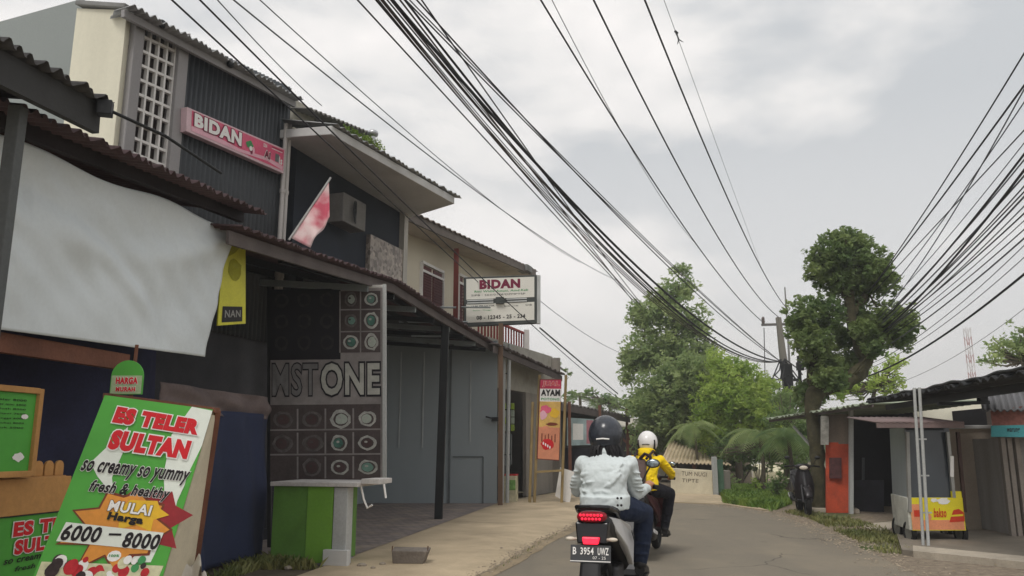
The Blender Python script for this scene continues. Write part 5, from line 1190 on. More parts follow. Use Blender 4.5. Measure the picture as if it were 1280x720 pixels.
# ------------- dark shop with orange panel
ds = thing('dark_shop', 'dark open stall with orange side panel and a long mossy roof by the tree', 'stall', P(1090, 640, 17))
ra = P(958, 524, 20.5); rb = P(1086, 504, 15.8)
d2 = (rb-ra).normalized(); nD = V((-d2.y, d2.x, 0)); nD = nD if nD.x > 0 else -nD; nD.normalize()
mb = MB(); corr(mb, ra, rb, rb+nD*2.8+V((0, 0, .08)), ra+nD*2.8+V((0, 0, .08)), 22, .025, jit=.04); part('roof', mb, M_asb, ds, smooth=True, solid=.02)
mb = MB(); mb.bar(ra+nD*.08+V((0, 0, -.04)), rb+nD*.08+V((0, 0, -.04)), .03, .07); part('fascia', mb, mat('grey_wood', (1, 1, 1)), ds)
mb = MB(); a = P(992, 533, 19.5); mb.bar(a, P(1016, 560, 19.0), .05, .05); part('brace', mb, M_pale, ds)
Yo = 17.6
a = P(1034, 600, Yo+.4); b = P(1066, 600, Yo-.2)
def pan(name, x0, x1, y0, y1, Ya, Yb_, m, th=.05, lab=None):
    mb = MB(); q = [P(x0, y1, Ya), P(x1, y1, Yb_), P(x1, y0, Yb_), P(x0, y0, Ya)]; mb.prism(q, (0, th, 0)); return part(name, mb, m, ds)
pan('orange_panel', 1033, 1063, 553, 641, Yo+.2, Yo, mat('orange_paint', S(186, 78, 50), var=.22, scale=3, dirt=.7, dirtcol=S(96, 50, 42)))
pan('panel_picture', 1037, 1052, 572, 598, Yo+.13, Yo-.02, mat('picture_dark', S(80, 50, 50), var=.4, scale=10), .02)
pan('upper_panel', 1034, 1062, 518, 555, Yo+.2, Yo, mat('brown_curtain', S(120, 108, 96), var=.25, scale=4, streak=True))
pan('white_rag', 1027, 1036, 520, 556, Yo+.1, Yo, mat('rag_white', S(140, 138, 130), var=.3, scale=8), .06)
pan('post', 1062.5, 1067, 512, 646, Yo-.1, Yo-.12, M_pale, .08)
pan('inner_frame', 1078, 1081, 572, 636, Yo+1, Yo+1, mat('dim_grey', S(90, 94, 98)), .03)
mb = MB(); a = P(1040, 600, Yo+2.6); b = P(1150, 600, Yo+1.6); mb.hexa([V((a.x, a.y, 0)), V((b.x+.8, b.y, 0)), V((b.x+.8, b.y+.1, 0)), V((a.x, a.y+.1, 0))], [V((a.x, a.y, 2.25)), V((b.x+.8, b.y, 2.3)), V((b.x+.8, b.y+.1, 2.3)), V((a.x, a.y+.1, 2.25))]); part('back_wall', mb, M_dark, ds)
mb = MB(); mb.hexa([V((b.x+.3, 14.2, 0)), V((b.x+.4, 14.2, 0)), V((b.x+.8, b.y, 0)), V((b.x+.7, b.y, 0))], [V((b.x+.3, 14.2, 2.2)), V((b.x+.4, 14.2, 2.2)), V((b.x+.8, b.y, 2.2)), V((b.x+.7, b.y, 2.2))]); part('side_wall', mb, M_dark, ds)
mb = MB(); mb.hexa([P(1068, 640, 18.3), P(1105, 640, 17.9), P(1105, 640, 18.4), P(1068, 640, 18.9)], [P(1068, 600, 18.3), P(1105, 600, 17.9), P(1105, 600, 18.4), P(1068, 600, 18.9)]); part('counter', mb, mat('dim_counter', S(52, 52, 60), var=.3, scale=4), ds)
mb = MB(); c = G(1042, 640); mb.box(c+V((0, 0, .04)), (1.0, .5, .08), rz=-.3); part('doorstep', mb, mat('pale_concrete', (1, 1, 1)), ds, bevel=.01)
# mast far right
ms = thing('radio_mast', 'thin red and white lattice mast far beyond the right hand roofs', 'mast', V((P(1215, 470, 160).x, 160, 0)))
x = P(1215, 470, 160).x; mb = MB(); zt = P(1214, 410, 160).z
for i in range(14):
    z0 = zt*i/14; z1 = zt*(i+1)/14; mb.use(mat('mast_pale', S(206, 200, 198), bump=0) if i % 2 else mat('mast_red', S(170, 120, 116), bump=0))
    for sx, sy in ((-.45, -.45), (.45, -.45), (.45, .45), (-.45, .45)): mb.bar(V((x+sx, 160+sy, z0)), V((x+sx, 160+sy, z1)), .12, .12)
    mb.bar(V((x-.45, 159.55, z0)), V((x+.45, 159.55, z1)), .08, .08); mb.bar(V((x+.45, 160.45, z0)), V((x-.45, 160.45, z1)), .08, .08)
part('lattice', mb, None, ms)
# ================================================ TREES, GRASS, POLES, CABLES
M_bark = mat('bark', S(92, 84, 72), rough=.9, var=.25, scale=4, fine=30, bump=.6, dirt=.4, dirtcol=S(70, 84, 52)); M_barkg = mat('mossy_bark', S(74, 70, 50), rough=.95, var=.4, scale=5, fine=22, bump=1.0, dirt=.8, dirtcol=S(52, 50, 40))
LF1 = mleaf('leaf_mid', S(122, 146, 94), S(176, 190, 130), .55); LF2 = mleaf('leaf_bright', S(136, 168, 76), S(190, 208, 112), .55); LF3 = mleaf('leaf_dark', S(94, 122, 74), S(142, 162, 102), .5); LF4 = mleaf('leaf_deep', S(94, 120, 72), S(142, 158, 96), .5)
def tree(name, label, blobs, trunk, leafm, dens, per, spread, size, seed, bark=None, cat='tree', group=None, droop=.3, shell=.5, loc=None, aspect=2.2):
    """blobs in (px,py,Y,rx_px,ry_px[,ry_depth]); trunk: list of limb paths [(px,py,Y,r)...]"""
    t0 = trunk[0][0]; base = P(t0[0], t0[1], t0[2]); base.z = 0
    r = thing(name, label, cat, base, group=group)
    B = []
    for b in blobs:
        c = P(*b[:3]); k = b[2]/1000; B.append((tuple(c), (b[3]*k, (b[5] if len(b) > 5 else b[3]*.9)*k, b[4]*k)))
    pts = blobpts(B, dens, seed, shell); vs, fs = leaves(pts, per, spread, size, seed+1, droop=droop, aspect=aspect)
    leafobj('crown', vs, fs, leafm, r)
    mb = MB()
    for li, path in enumerate(trunk):
        pp = [P(*q[:3]) for q in path]
        if li == 0: pp[0] = base + V((0, 0, -.05))
        rq = random.Random(seed+li); rad = [q[3] for q in path]; P2 = []; R2 = []
        for a_ in range(len(pp)-1):
            p0 = pp[max(a_-1, 0)]; p1 = pp[a_]; p2 = pp[a_+1]; p3 = pp[min(a_+2, len(pp)-1)]
            for b_ in range(5):
                t = b_/5; rr2 = rad[a_]*(1-t)+rad[a_+1]*t
                P2.append(.5*((2*p1)+(p2-p0)*t+(2*p0-5*p1+4*p2-p3)*t*t+(-p0+3*p1-3*p2+p3)*t**3)+V((rq.uniform(-1, 1), rq.uniform(-1, 1), 0))*rr2*.10); R2.append(rr2*rq.uniform(.86, 1.14))
        P2.append(pp[-1]); R2.append(rad[-1]); mb.tube(P2, R2, 11)
    tk = part('trunk', mb, bark or M_bark, r, smooth=True)
    # thin twigs reaching the clumps
    rg = random.Random(seed); mb = MB(); ends = [P(*path[-1][:3]) for path in trunk] + [P(*path[len(path)//2][:3]) for path in trunk]
    for i in range(0, len(pts), max(1, len(pts)//90)):
        p = V(pts[i]); e_ = min(ends, key=lambda q: (q-p).length); m_ = (p+e_)/2 + V((rg.uniform(-.1, .1), rg.uniform(-.1, .1), rg.uniform(-.25, .05)))
        mb.tube([e_, m_, p], [.03, .018, .006], 5)
    part('branches', mb, bark or M_bark, r, smooth=True)
    return r
# big pruned tree on the right
tree('pruned_tree', 'tall knobbly tree with dark green clumps rising behind the mossy stall roof',
     [(1052, 318, 18.6, 40, 28), (1030, 335, 18.6, 24, 26), (1078, 330, 18.4, 34, 28), (1098, 350, 18.6, 26, 24), (1062, 356, 18.8, 42, 20), (1018, 398, 18.4, 36, 28), (1000, 410, 18.6, 18, 20), (1112, 404, 18.4, 36, 26), (1124, 418, 18.6, 20, 22), (1026, 446, 18.4, 24, 26), (1040, 458, 18.2, 16, 16), (1060, 300, 18.7, 22, 14), (1086, 420, 18.2, 18, 14), (1068, 388, 18.9, 22, 16), (1052, 425, 18.9, 18, 18), (1076, 412, 18.0, 14, 14), (1012, 430, 18.0, 24, 22), (1034, 474, 18.0, 24, 14), (1090, 436, 17.9, 14, 12), (1012, 492, 18.6, 20, 14), (1062, 455, 18.9, 18, 14), (1052, 466, 18.9, 26, 16)],
     [[(1026, 645, 18.3, .18), (1022, 580, 18.3, .16), (1018, 530, 18.3, .16), (1016, 500, 18.3, .18), (1030, 484, 18.3, .20), (1058, 476, 18.3, .19), (1076, 462, 18.3, .165), (1085, 446, 18.3, .15), (1096, 430, 18.3, .12), (1108, 412, 18.4, .08)],
      [(1083, 450, 18.3, .15), (1072, 428, 18.4, .14), (1064, 395, 18.5, .12), (1062, 360, 18.6, .10), (1056, 325, 18.6, .06)],
      [(1022, 490, 18.3, .16), (1016, 470, 18.4, .13), (1018, 440, 18.4, .10), (1018, 405, 18.4, .06)],
      [(1064, 395, 18.5, .09), (1085, 365, 18.6, .07), (1096, 350, 18.6, .04)], [(1063, 380, 18.5, .08), (1045, 350, 18.6, .06), (1034, 335, 18.6, .04)]],
     LF4, 820, 13, .09, .115, 21, bark=M_barkg, shell=.3, droop=.2)
# large airy tree in the middle
tree('airy_tree', 'tall airy tree with loose mid green crown left of the power pole',
     [(850, 362, 33, 24, 16), (836, 392, 33, 42, 24), (806, 400, 33, 20, 20), (866, 410, 33, 22, 24), (810, 440, 33, 34, 28), (845, 440, 33, 40, 34), (880, 452, 33, 24, 28), (795, 455, 33, 20, 16), (830, 490, 32, 44, 32), (875, 500, 32, 36, 36), (800, 505, 33, 20, 16), (822, 378, 33, 16, 18), (858, 470, 31.5, 40, 34), (782, 445, 33, 10, 8), (840, 535, 33, 40, 22), (793, 388, 33, 10, 12), (784, 470, 33, 14, 8), (826, 520, 32, 44, 30), (870, 540, 32, 40, 30), (892, 480, 32, 20, 24), (815, 550, 33, 30, 12), (852, 338, 33, 14, 6)],
     [[(858, 600, 33, .22), (856, 540, 33, .19), (850, 490, 33, .15), (846, 440, 33, .11), (842, 395, 33, .06), (848, 360, 33, .03)], [(852, 510, 33, .1), (825, 470, 33, .07), (806, 430, 33, .04)], [(850, 480, 33, .1), (872, 445, 33, .06), (868, 412, 33, .03)], [(855, 540, 33, .1), (880, 505, 32.5, .06)]],
     LF1, 150, 14, .25, .19, 31, shell=.25, droop=.35)
# bright bamboo-like foliage stepping down to the right
tree('bright_tree', 'bright yellow green leafy tree sloping down between airy tree and power pole',
     [(900, 456, 30, 22, 20), (916, 476, 30, 28, 24), (940, 492, 30, 28, 22), (962, 506, 30, 24, 20), (900, 510, 30, 34, 34), (935, 524, 30, 32, 28), (965, 530, 29.5, 24, 20), (888, 540, 30, 26, 24), (955, 480, 30, 18, 14), (985, 500, 30, 16, 14), (928, 462, 30, 18, 14), (912, 490, 29.5, 34, 28), (950, 512, 29.5, 34, 24)],
     [[(925, 610, 30, .14), (922, 560, 30, .12), (915, 500, 30, .08), (905, 465, 30, .04)], [(922, 550, 30, .08), (945, 515, 30, .05), (960, 505, 30, .03)]], LF2, 190, 14, .2, .18, 41, shell=.3, droop=.5, aspect=3)
tree('shade_tree', 'dark leafy tree beside the roof tip left of the stalls',
     [(985, 525, 25, 26, 22), (1005, 540, 24, 22, 26), (968, 555, 26, 28, 26), (1000, 580, 24, 20, 24), (940, 560, 28, 28, 18), (985, 500, 26, 24, 14), (1012, 500, 25, 16, 18), (905, 560, 29, 24, 14)],
     [[(985, 622, 25, .12), (984, 570, 25, .1), (986, 525, 25, .06)], [(984, 570, 25, .07), (965, 550, 26, .04)]], LF3, 230, 14, .15, .14, 51, shell=.2, droop=.5, aspect=3)
tree('light_tree', 'pale green tree glimpsed behind the pruned tree over the stall roof',
     [(1080, 484, 26, 34, 14), (1105, 466, 26, 26, 18), (1118, 452, 26, 14, 10), (1050, 488, 26, 24, 12), (1110, 482, 26, 18, 12), (1000, 492, 27, 20, 10)],
     [[(1085, 610, 26, .12), (1085, 540, 26, .1), (1095, 480, 26, .05)]], LF2, 150, 13, .13, .13, 61, shell=.3)
tree('corner_tree', 'leafy tree rising behind the blackened roof at the right edge',
     [(1262, 436, 20, 24, 16), (1285, 425, 20, 26, 24), (1240, 450, 20, 14, 8), (1310, 440, 20, 30, 26)],
     [[(1285, 640, 20, .14), (1284, 540, 20, .12), (1280, 450, 20, .06)]], LF1, 280, 13, .11, .11, 71, shell=.4)
tree('left_far_tree', 'small loose tree showing over the far stall roof by the dark helmet',
     [(735, 492, 44, 10, 6), (752, 500, 44, 12, 8), (768, 505, 44, 14, 8), (716, 494, 44, 8, 5), (790, 516, 44, 14, 8)],
     [[(755, 600, 44, .12), (754, 540, 44, .1), (750, 498, 44, .05)]], LF3, 60, 9, .3, .28, 81, shell=.3)
tree('shop_tree', 'sparse twiggy tree peeping over the dark roof of the chicken shop',
     [(682, 446, 34, 8, 6), (694, 456, 34, 8, 6), (705, 466, 34, 6, 5)], [[(692, 600, 34, .1), (691, 500, 34, .08), (688, 450, 34, .04)]], LF4, 60, 6, .2, .2, 91, shell=.3)
# palms / banana fronds at the far left and by the grass
def palm(name, label, px, py, Y, n, Lf, seed, group=None, rbase=.09, m=LF3, width=.32):
    top = P(px, py, Y); b = V((top.x, top.y, 0)); r = thing(name, label, 'palm', b, group=group); rg = random.Random(seed)
    mb = MB(); mb.tube([b, (b+top)/2+V((.05, 0, 0)), top], [rbase*1.4, rbase, rbase*.8], 9); part('trunk', mb, M_bark, r, smooth=True)
    for i in range(n):
        a = 2*math.pi*i/n+rg.uniform(-.25, .25); up_ = rg.uniform(.2, 1.0); mb = MB()
        K = 12; pts = []
        for k in range(K+1):
            t = k/K; rr_ = Lf*t; pts.append(top + V((math.cos(a)*rr_, math.sin(a)*rr_, Lf*(up_*t - 1.0*t*t))))
        mb.tube(pts, [.022*(1-.8*k/K) for k in range(K+1)], 5)
        for k in range(1, K):
            for s in (-1, 1):
                for h_ in (0, .5):
                    t = (k+h_)/K; p = pts[k]*(1-h_)+pts[k+1]*h_; d = (pts[k+1]-pts[k]).normalized(); sd = d.cross(V((0, 0, 1))).normalized()*s
                    L_ = width*math.sin(math.pi*min(1, t*.9+.08))+.05; tip = p + sd*L_ + d*L_*.5 + V((0, 0, -L_*.45))
                    mb.add([p-d*.015, p+sd*L_*.5+d*L_*.28+V((0, 0, -L_*.12)), tip, p+d*.02], [(0, 1, 2, 3)])
        part('frond', mb, m, r)
    return r
palm('palm_tree', 'feathery palm over the far stall roof right of the dark helmet', 762, 503, 46, 11, 1.7, 3, 'far palms', .1)
palm('palm_tree', 'feathery palm over the far stall roof left of the dark helmet', 725, 497, 46, 11, 1.5, 4, 'far palms', .1)
palm('areca_palm', 'drooping palm in front of the beige roofed hut', 868, 535, 29, 11, 1.15, 5, 'low palms by the hut and grass', .05, LF1, .3)
palm('areca_palm', 'drooping palm above the grass patch left of the stalls', 950, 545, 24.5, 12, 1.3, 6, 'low palms by the hut and grass', .06, LF1, .34)
palm('areca_palm', 'drooping palm close to the parked motorcycle under the roof tip', 985, 545, 22.5, 12, 1.0, 7, 'low palms by the hut and grass', .06, LF3, .3)
# shrubs
def shrub(label, px, py, Y, rx, ry, m, seed, dens=260, size=.10, group='shrubs along the roadside'):
    c = P(px, py, Y); k = Y/1000; r = thing('shrub', label, 'shrub', V((c.x, c.y, 0)), group=group)
    pts = blobpts([(tuple(c), (rx*k, rx*k*.9, ry*k))], dens, seed, .2); vs, fs = leaves(pts, 12, .10, size, seed, droop=0)
    leafobj('foliage', vs, fs, m, r); mb = MB()
    for i in range(7):
        q = V(pts[(i*37) % len(pts)]); mb.tube([V((c.x, c.y, -.02)), (V((c.x, c.y, 0))+q)/2, q], [.02, .014, .005], 5)
    part('stem', mb, M_bark, r)
shrub('dark shrub just left of the parked motorcycle', 972, 606, 21.5, 18, 16, LF3, 101)
shrub('shrub at the far end of the grass patch by the gatepost', 912, 600, 27, 12, 9, LF1, 102, 200)
shrub('low shrub on the grass patch under the drooping palm', 946, 606, 24.5, 15, 9, LF2, 103, 200)
shrub('shrub behind the parked motorcycle at the tree foot', 1004, 596, 20.3, 14, 22, LF4, 104)
shrub('dark bush behind the beige hut roof', 925, 578, 31, 26, 16, LF4, 105, 90, .2)
shrub('tall mid green bush filling the gap behind the drooping palms', 945, 556, 31, 40, 34, LF1, 106, 110, .2)
shrub('tall bush right below the power pole', 985, 545, 30, 28, 44, LF3, 107, 110, .2)
shrub('dense bush at the foot of the airy tree behind the hut', 845, 566, 33.5, 44, 18, LF3, 108, 90, .22)
# distant tree belt closing the horizon
rg = random.Random(77); B = []
for i in range(120):
    Y = rg.uniform(75, 120); px = rg.uniform(-200, 1500); k = Y/1000; c = P(px, 560, Y); h = rg.uniform(2.2, 4.6)
    B.append(((c.x, c.y, h*.5), (rg.uniform(3, 6), rg.uniform(2, 4), h*.62)))
pts = blobpts(B, 7, 7, .6); vs, fs = leaves(pts, 10, .6, .6, 8)
tag(leafobj('tree_belt', vs, fs, LF3), 'far belt of trees closing the view behind the stalls', 'woodland', kind='stuff')
# back street wall and litter of pale house bits seen through the greenery
for i, (x0, x1, y0, y1, Y, col, lab) in enumerate(((905, 940, 572, 600, 33, (150, 140, 124), 'brownish shed wall seen through leaves right of the hut'), (936, 958, 583, 603, 38, (206, 202, 190), 'low white wall seen beyond the grass patch'), (955, 985, 590, 606, 36, (196, 190, 160), 'pale yellow wall beyond the grass left of the parked motorcycle'))):
    mb = MB(); a = P(x0, y1, Y); b = P(x1, y1, Y); z1 = P(x0, y0, Y).z; mb.hexa([V((a.x, Y, 0)), V((b.x, Y, 0)), V((b.x, Y+1.5, 0)), V((a.x, Y+1.5, 0))], [V((a.x, Y, z1)), V((b.x, Y, z1)), V((b.x, Y+1.5, z1+.3)), V((a.x, Y+1.5, z1+.3))])
    tag(part(('shed', 'garden_wall', 'garden_wall')[i], mb, mat('farwall%d' % i, S(*col), var=.2, dirt=.4)), lab, ('shed', 'wall', 'wall')[i])
# grass
def grass(name, label, poly, n, h, seed, m, w=.012):
    rg = np.random.default_rng(seed); pts = []
    xs = [p.x for p in poly]; ys = [p.y for p in poly]
    def inside(x, y):
        c = False; j = len(poly)-1
        for i in range(len(poly)):
            if (poly[i].y > y) != (poly[j].y > y) and x < (poly[j].x-poly[i].x)*(y-poly[i].y)/(poly[j].y-poly[i].y)+poly[i].x: c = not c
            j = i
        return c
    while len(pts) < n:
        x = rg.uniform(min(xs), max(xs)); y = rg.uniform(min(ys), max(ys))
        if inside(x, y) and (math.sin(x*3.1+y*1.7)+math.sin(x*1.3-y*2.9+1)+rg.uniform(-.8, 1.6) > -.3): pts.append((x, y))
    p = np.array(pts); n = len(p); b = np.concatenate([p, np.full((n, 1), 0.0)], 1)
    a = rg.random(n)*6.283; hh = h*(.4+.9*rg.random(n)); ln = hh*(.2+.6*rg.random(n)); d = np.stack([np.cos(a), np.sin(a), a*0], 1); s = np.stack([-np.sin(a), np.cos(a), a*0], 1)
    v0 = b - s*w; v1 = b + s*w; v2 = b + d*ln[:, None]*.4 + np.array([0, 0, 1])*(hh*.7)[:, None] + s*w*.7; v3 = b + d*ln[:, None] + np.array([0, 0, 1])*hh[:, None]
    vs = np.stack([v0, v1, v2, v3], 1).reshape(-1, 3); fs = np.arange(4*n).reshape(-1, 4)
    tag(leafobj(name, vs, fs, m), label, 'grass', kind='stuff')
GR = mleaf('grass_blade', S(84, 118, 48), S(140, 162, 74), .25); GR2 = mleaf('grass_dry', S(96, 108, 60), S(150, 146, 92), .2)
mb = MB(); mb.poly([p+V((0, 0, .015)) for p in (G(906, 630), G(962, 639), G(985, 632), G(975, 613), G(905, 612))]); struct('lawn_soil', mb, mat('soil_green', S(96, 120, 54), var=.3))
grass('grass', 'bright green grass patch beyond the bend of the road', [G(904, 630), G(964, 640), G(990, 630), G(975, 610), G(903, 610)], 16000, .16, 5, GR, .02)
grass('verge_grass', 'rough weeds along the right road edge before the cart', [G(975, 640), G(1010, 648), G(1100, 692), G(1150, 694), G(1142, 686), G(1110, 664), G(1060, 648), G(1005, 640)], 3200, .07, 6, GR2, .010)
grass('weeds', 'weeds growing at the foot of the green cabinet', [G(322, 716), G(400, 716), G(345, 702), G(300, 712), G(240, 745)], 1800, .13, 8, GR2, .008)
grass('kerb_weeds', 'tiny weeds in the road edge near the broken block', [G(610, 716), G(618, 716), G(700, 668), G(694, 668)], 160, .03, 9, GR2, .006)

# gravel and leaf litter along both road edges
rg = np.random.default_rng(9); vs = []; fsz = []
def scatter(pa_, pb_, n, wd, s0, s1):
    for _ in range(n):
        i = rg.integers(0, len(pa_)-1); t = rg.random(); p = pa_[i]*(1-t)+pa_[i+1]*t; q = pb_[i]*(1-t)+pb_[i+1]*t; d = (p-q).normalized()
        c = p + d*float(rg.normal(0, wd)); s = float(rg.uniform(s0, s1)); a = float(rg.random()*6.28)
        ax = V((math.cos(a), math.sin(a), 0))*s; ay = V((-math.sin(a), math.cos(a), 0))*s*.7; z = V((0, 0, s*.55)); c = V((c.x, c.y, .014)); o_ = len(vs)
        vs.extend([tuple(x) for x in (c-ax, c-ay, c+ax, c+ay, c+z+ax*.15)]); fsz.extend([(o_, o_+1, o_+4), (o_+1, o_+2, o_+4), (o_+2, o_+3, o_+4), (o_+3, o_, o_+4)])
scatter(rl[4:30], rr[4:30], 1500, .10, .006, .022); scatter(rr[6:34], rl[6:34], 2600, .22, .006, .026)
mb = MB(); mb.v = vs; mb.f = fsz; mb.m = [0]*len(fsz); tag(part('gravel', mb, mat('gravel', S(146, 134, 116), var=.5, scale=9)), 'loose gravel and grit along the road edges', 'gravel', kind='stuff')
vs2, fs2 = leaves([tuple(rr[int(rg.integers(8, 30))]+V((float(rg.uniform(.1, 1.6)), float(rg.uniform(-1, 1)), .02))) for _ in range(90)], 2, .25, .07, 4); vs2[:, 2] = .016+np.abs(vs2[:, 2]-.02)*.06
tag(leafobj('leaf_litter', vs2, fs2, mleaf('dry_leaf', S(120, 90, 50), S(160, 140, 80), .1)), 'fallen dry leaves scattered on the right verge', 'leaf litter', kind='stuff')
# ------------------------------------------------ power poles
Yp = 31.0
pl1 = thing('power_pole', 'concrete power pole with crossarm and tangled cable brackets', 'power pole', V((P(980, 500, Yp).x, Yp, 0)))
pb0 = P(990, 560, Yp); pt0 = P(973, 397, Yp)
mb = MB(); xb = P(988, 520, Yp).x; mb.tube([V((xb+.1, Yp, 0)), P(984, 480, Yp), P(978, 440, Yp), pt0], [.2, .17, .14, .11], 12); part('shaft', mb, mat('pole_concrete', S(120, 116, 108), var=.15, dirt=.4, streak=True), pl1, smooth=True)
mb = MB(); mb.bar(P(952, 406, Yp), P(994, 405, Yp), .09, .09); part('crossarm', mb, mat('arm_grey', S(96, 94, 92)), pl1)
for px in (954, 972.5, 991):
    c = P(px, 402, Yp); mb = MB(); mb.lathe(c, [(-.08, .0), (-.08, .05), (.0, .07), (.05, .05), (.1, .07), (.18, .04), (.2, 0)], 'Z', 12); part('insulator', mb, mat('insulator', S(90, 80, 76), rough=.3), pl1, smooth=True)
mb = MB(); rg = random.Random(5)
for i in range(14):
    a = P(976+rg.uniform(-4, 8), 448+rg.uniform(0, 6), Yp-.2); b = P(978+rg.uniform(-16, 26), 478+rg.uniform(-10, 14), Yp-.2+rg.uniform(-.4, .4)); m_ = (a+b)/2+V((rg.uniform(-.3, .3), 0, -rg.uniform(.1, .5))); mb.tube([a, m_, b], .025, 5)
mb.box(P(984, 470, Yp-.15), (.35, .25, .9)); part('cable_tangle', mb, M_steel, pl1)
pl2 = thing('thin_pole', 'thin black steel pole right beside the concrete power pole', 'pole', V((P(998, 500, 30).x, 30, 0)))
c = P(998, 445, 30); mb = MB(); mb.tube([V((c.x, 30, 0)), c], .065, 8); part('shaft', mb, M_steel, pl2, smooth=True); mb = MB(); mb.box(c+V((0, -.1, -.4)), (.25, .15, .3)); mb.box(c+V((-.15, -.1, -.9)), (.3, .12, .1)); part('bracket', mb, M_steel, pl2)
pl3 = thing('far_aerial', 'thin pale aerial rod just behind the crossarm of the power pole', 'aerial', V((P(984, 500, 36).x, 36, 0)))
c = P(981, 359, 36); mb = MB(); mb.tube([V((P(986, 480, 36).x, 36, 0)), P(985, 420, 36), c], [.06, .05, .03], 6); part('rod', mb, mat('rod_grey', S(120, 120, 118)), pl3)
pl4 = thing('slack_drop', 'thin dark service pole left of the crossarm', 'pole', V((P(954, 500, 33).x, 33, 0)))
c = P(955, 410, 33); mb = MB(); mb.tube([V((P(953, 500, 33).x, 33, 0)), c], .018, 6); part('rod', mb, M_steel, pl4)

# ------------------------------------------------ cables
M_cab = mat('cable_black', S(42, 42, 46), rough=.6, var=.05, bump=0); M_cabg = mat('cable_grey', S(96, 98, 104), rough=.6, var=.05, bump=0); M_cabb = mat('cable_brown', S(70, 58, 52), rough=.6, bump=0)
ncab = [0]
def cable(pts, Y0, Yend, r_, label, group, m=None, back=1.15, cat='cable'):
    """pts: photo points from the frame edge to the far end; straight in plan, smooth sag through them"""
    p0 = P(*pts[0], Y0); p1 = P(*pts[-1], Yend); dx = p1.x-p0.x; dy = p1.y-p0.y
    k = dx/dy; ln = (p0.x, p0.y, k); ss = []; zz = []
    for q in pts:
        h = p0 if q is pts[0] else (p1 if q is pts[-1] else H(*q, ln)); ss.append((h.y-p0.y)/dy); zz.append(h.z)
    if len(ss) == 2: ss.insert(1, .5); zz.insert(1, (zz[0]+zz[1])/2-.25)
    co = np.polyfit(ss, zz, 2, w=[30]+[3]*(len(ss)-2)+[30])
    if co[0] < 0: co = np.array([0, zz[-1]-zz[0], zz[0]])
    out = []
    for i in range(61):
        s = -back + (1+back)*i/60
        z = np.polyval(co, s) if s > -.25 else np.polyval(co, -.25) + (s+.25)*(2*co[0]*-.25+co[1])
        out.append(V((p0.x+dx*s, p0.y+dy*s, z)))
    r = r_*1.12; mb = MB(); mb.tube(out, r, 6)
    tag(part('cable', mb, m or M_cab, smooth=True), label, cat, group)
GL = 'cables of the bundle running from the top edge to the pole'
PE = (976, 452)
cable([(447, 0), (553, 107), (669, 236), (740, 318), (800, 385)], 9.5, 27, .011, 'leftmost cable of the central bundle, ending in the airy tree', GL)
cable([(470, 0), (549, 89), (602, 160), (706, 275), (802, 383)], 9.5, 27, .013, 'cable just right of the leftmost one of the central bundle', GL)
cable([(478, 0), (560, 100), (620, 178), (715, 285), (800, 380)], 9.3, 27, .009, 'thin cable close under the second one of the central bundle', GL, M_cabb)
cable([(490, 0), (540, 58), (598, 120), (673, 209), (761, 300), (830, 364), (894, 414), PE], 9.0, 30.8, .022, 'thickest black cable of the central bundle, sagging to the pole', GL)
cable([(500, 0), (571, 67), (620, 133), (687, 240), (749, 320), (790, 375)], 9.4, 27, .012, 'cable diving under the thick one in the central bundle', GL, M_cabb)
cable([(484, 0), (537, 62), (592, 124), (668, 215), (750, 305), (840, 385), PE], 9.2, 30.8, .010, 'thin cable hugging the left side of the thickest one', GL)
cable([(507, 0), (575, 66), (650, 140), (760, 255), (850, 345), PE], 9.6, 30.8, .010, 'cable just above the thickest one, parallel to the end', GL)
cable([(527, 0), (584, 76), (633, 147), (704, 249), (760, 330), (800, 378)], 9.6, 27, .011, 'steep crossing cable at the right side of the central bundle', GL)
cable([(521, 0), (600, 92), (690, 185), (820, 315), (900, 395), PE], 9.8, 30.8, .011, 'right hand cable of the central bundle, upper of the lower pair', GL)
cable([(512, 0), (600, 86), (720, 212), (830, 322), PE], 10, 30.8, .009, 'rightmost thin cable of the central bundle', GL, M_cabg)
rgc = random.Random(12)
for i, w_ in enumerate(('a little left of its middle', 'at its very middle', 'a little right of its middle', 'low in its middle', 'high in its middle', 'under its thick cable', 'beside its brown cables')):
    o = rgc.uniform(-12, 14)
    cable([(492+o*1.6, 0), (556+o+rgc.uniform(-4, 4), 86), (622+o*.8, 162), (700+o*.6, 256+rgc.uniform(-5, 5)), (774+o*.6, 332), (870+o, 405-o*.4), PE], 9.0+i*.12, 30.8, rgc.choice((.007, .009, .012)), 'dark cable of the central bundle, running ' + w_, GL, (M_cab, M_cabb)[i % 2])
GP = 'power lines reaching the crossarm'
cable([(676, 0), (793, 187), (880, 320), (953, 402)], 10.2, 30.9, .013, 'left power line reaching the left tip of the crossarm', GP)
cable([(742, 0), (820, 151), (911, 320), (973, 396)], 10.2, 30.9, .013, 'middle power line reaching the pole top', GP)
cable([(806, 0), (864, 147), (940, 311), (984, 386)], 10.2, 32, .013, 'right power line descending to the aerial beside the pole', GP)
cable([(690, 0), (730, 92), (800, 200), (870, 305)], 10.6, 26, .006, 'faint thin line just right of the left power line', GP, M_cabg)
cable([(830, 0), (847, 42), (890, 130), (918, 227), (950, 330)], 11, 30, .004, 'very faint kite string hanging near the right power line', 'thin strings', M_cabg, back=.4)
kt = thing('kite_scrap', 'tangled dark kite scrap caught on a string high right of centre', 'kite', P(847, 50, 12.6))
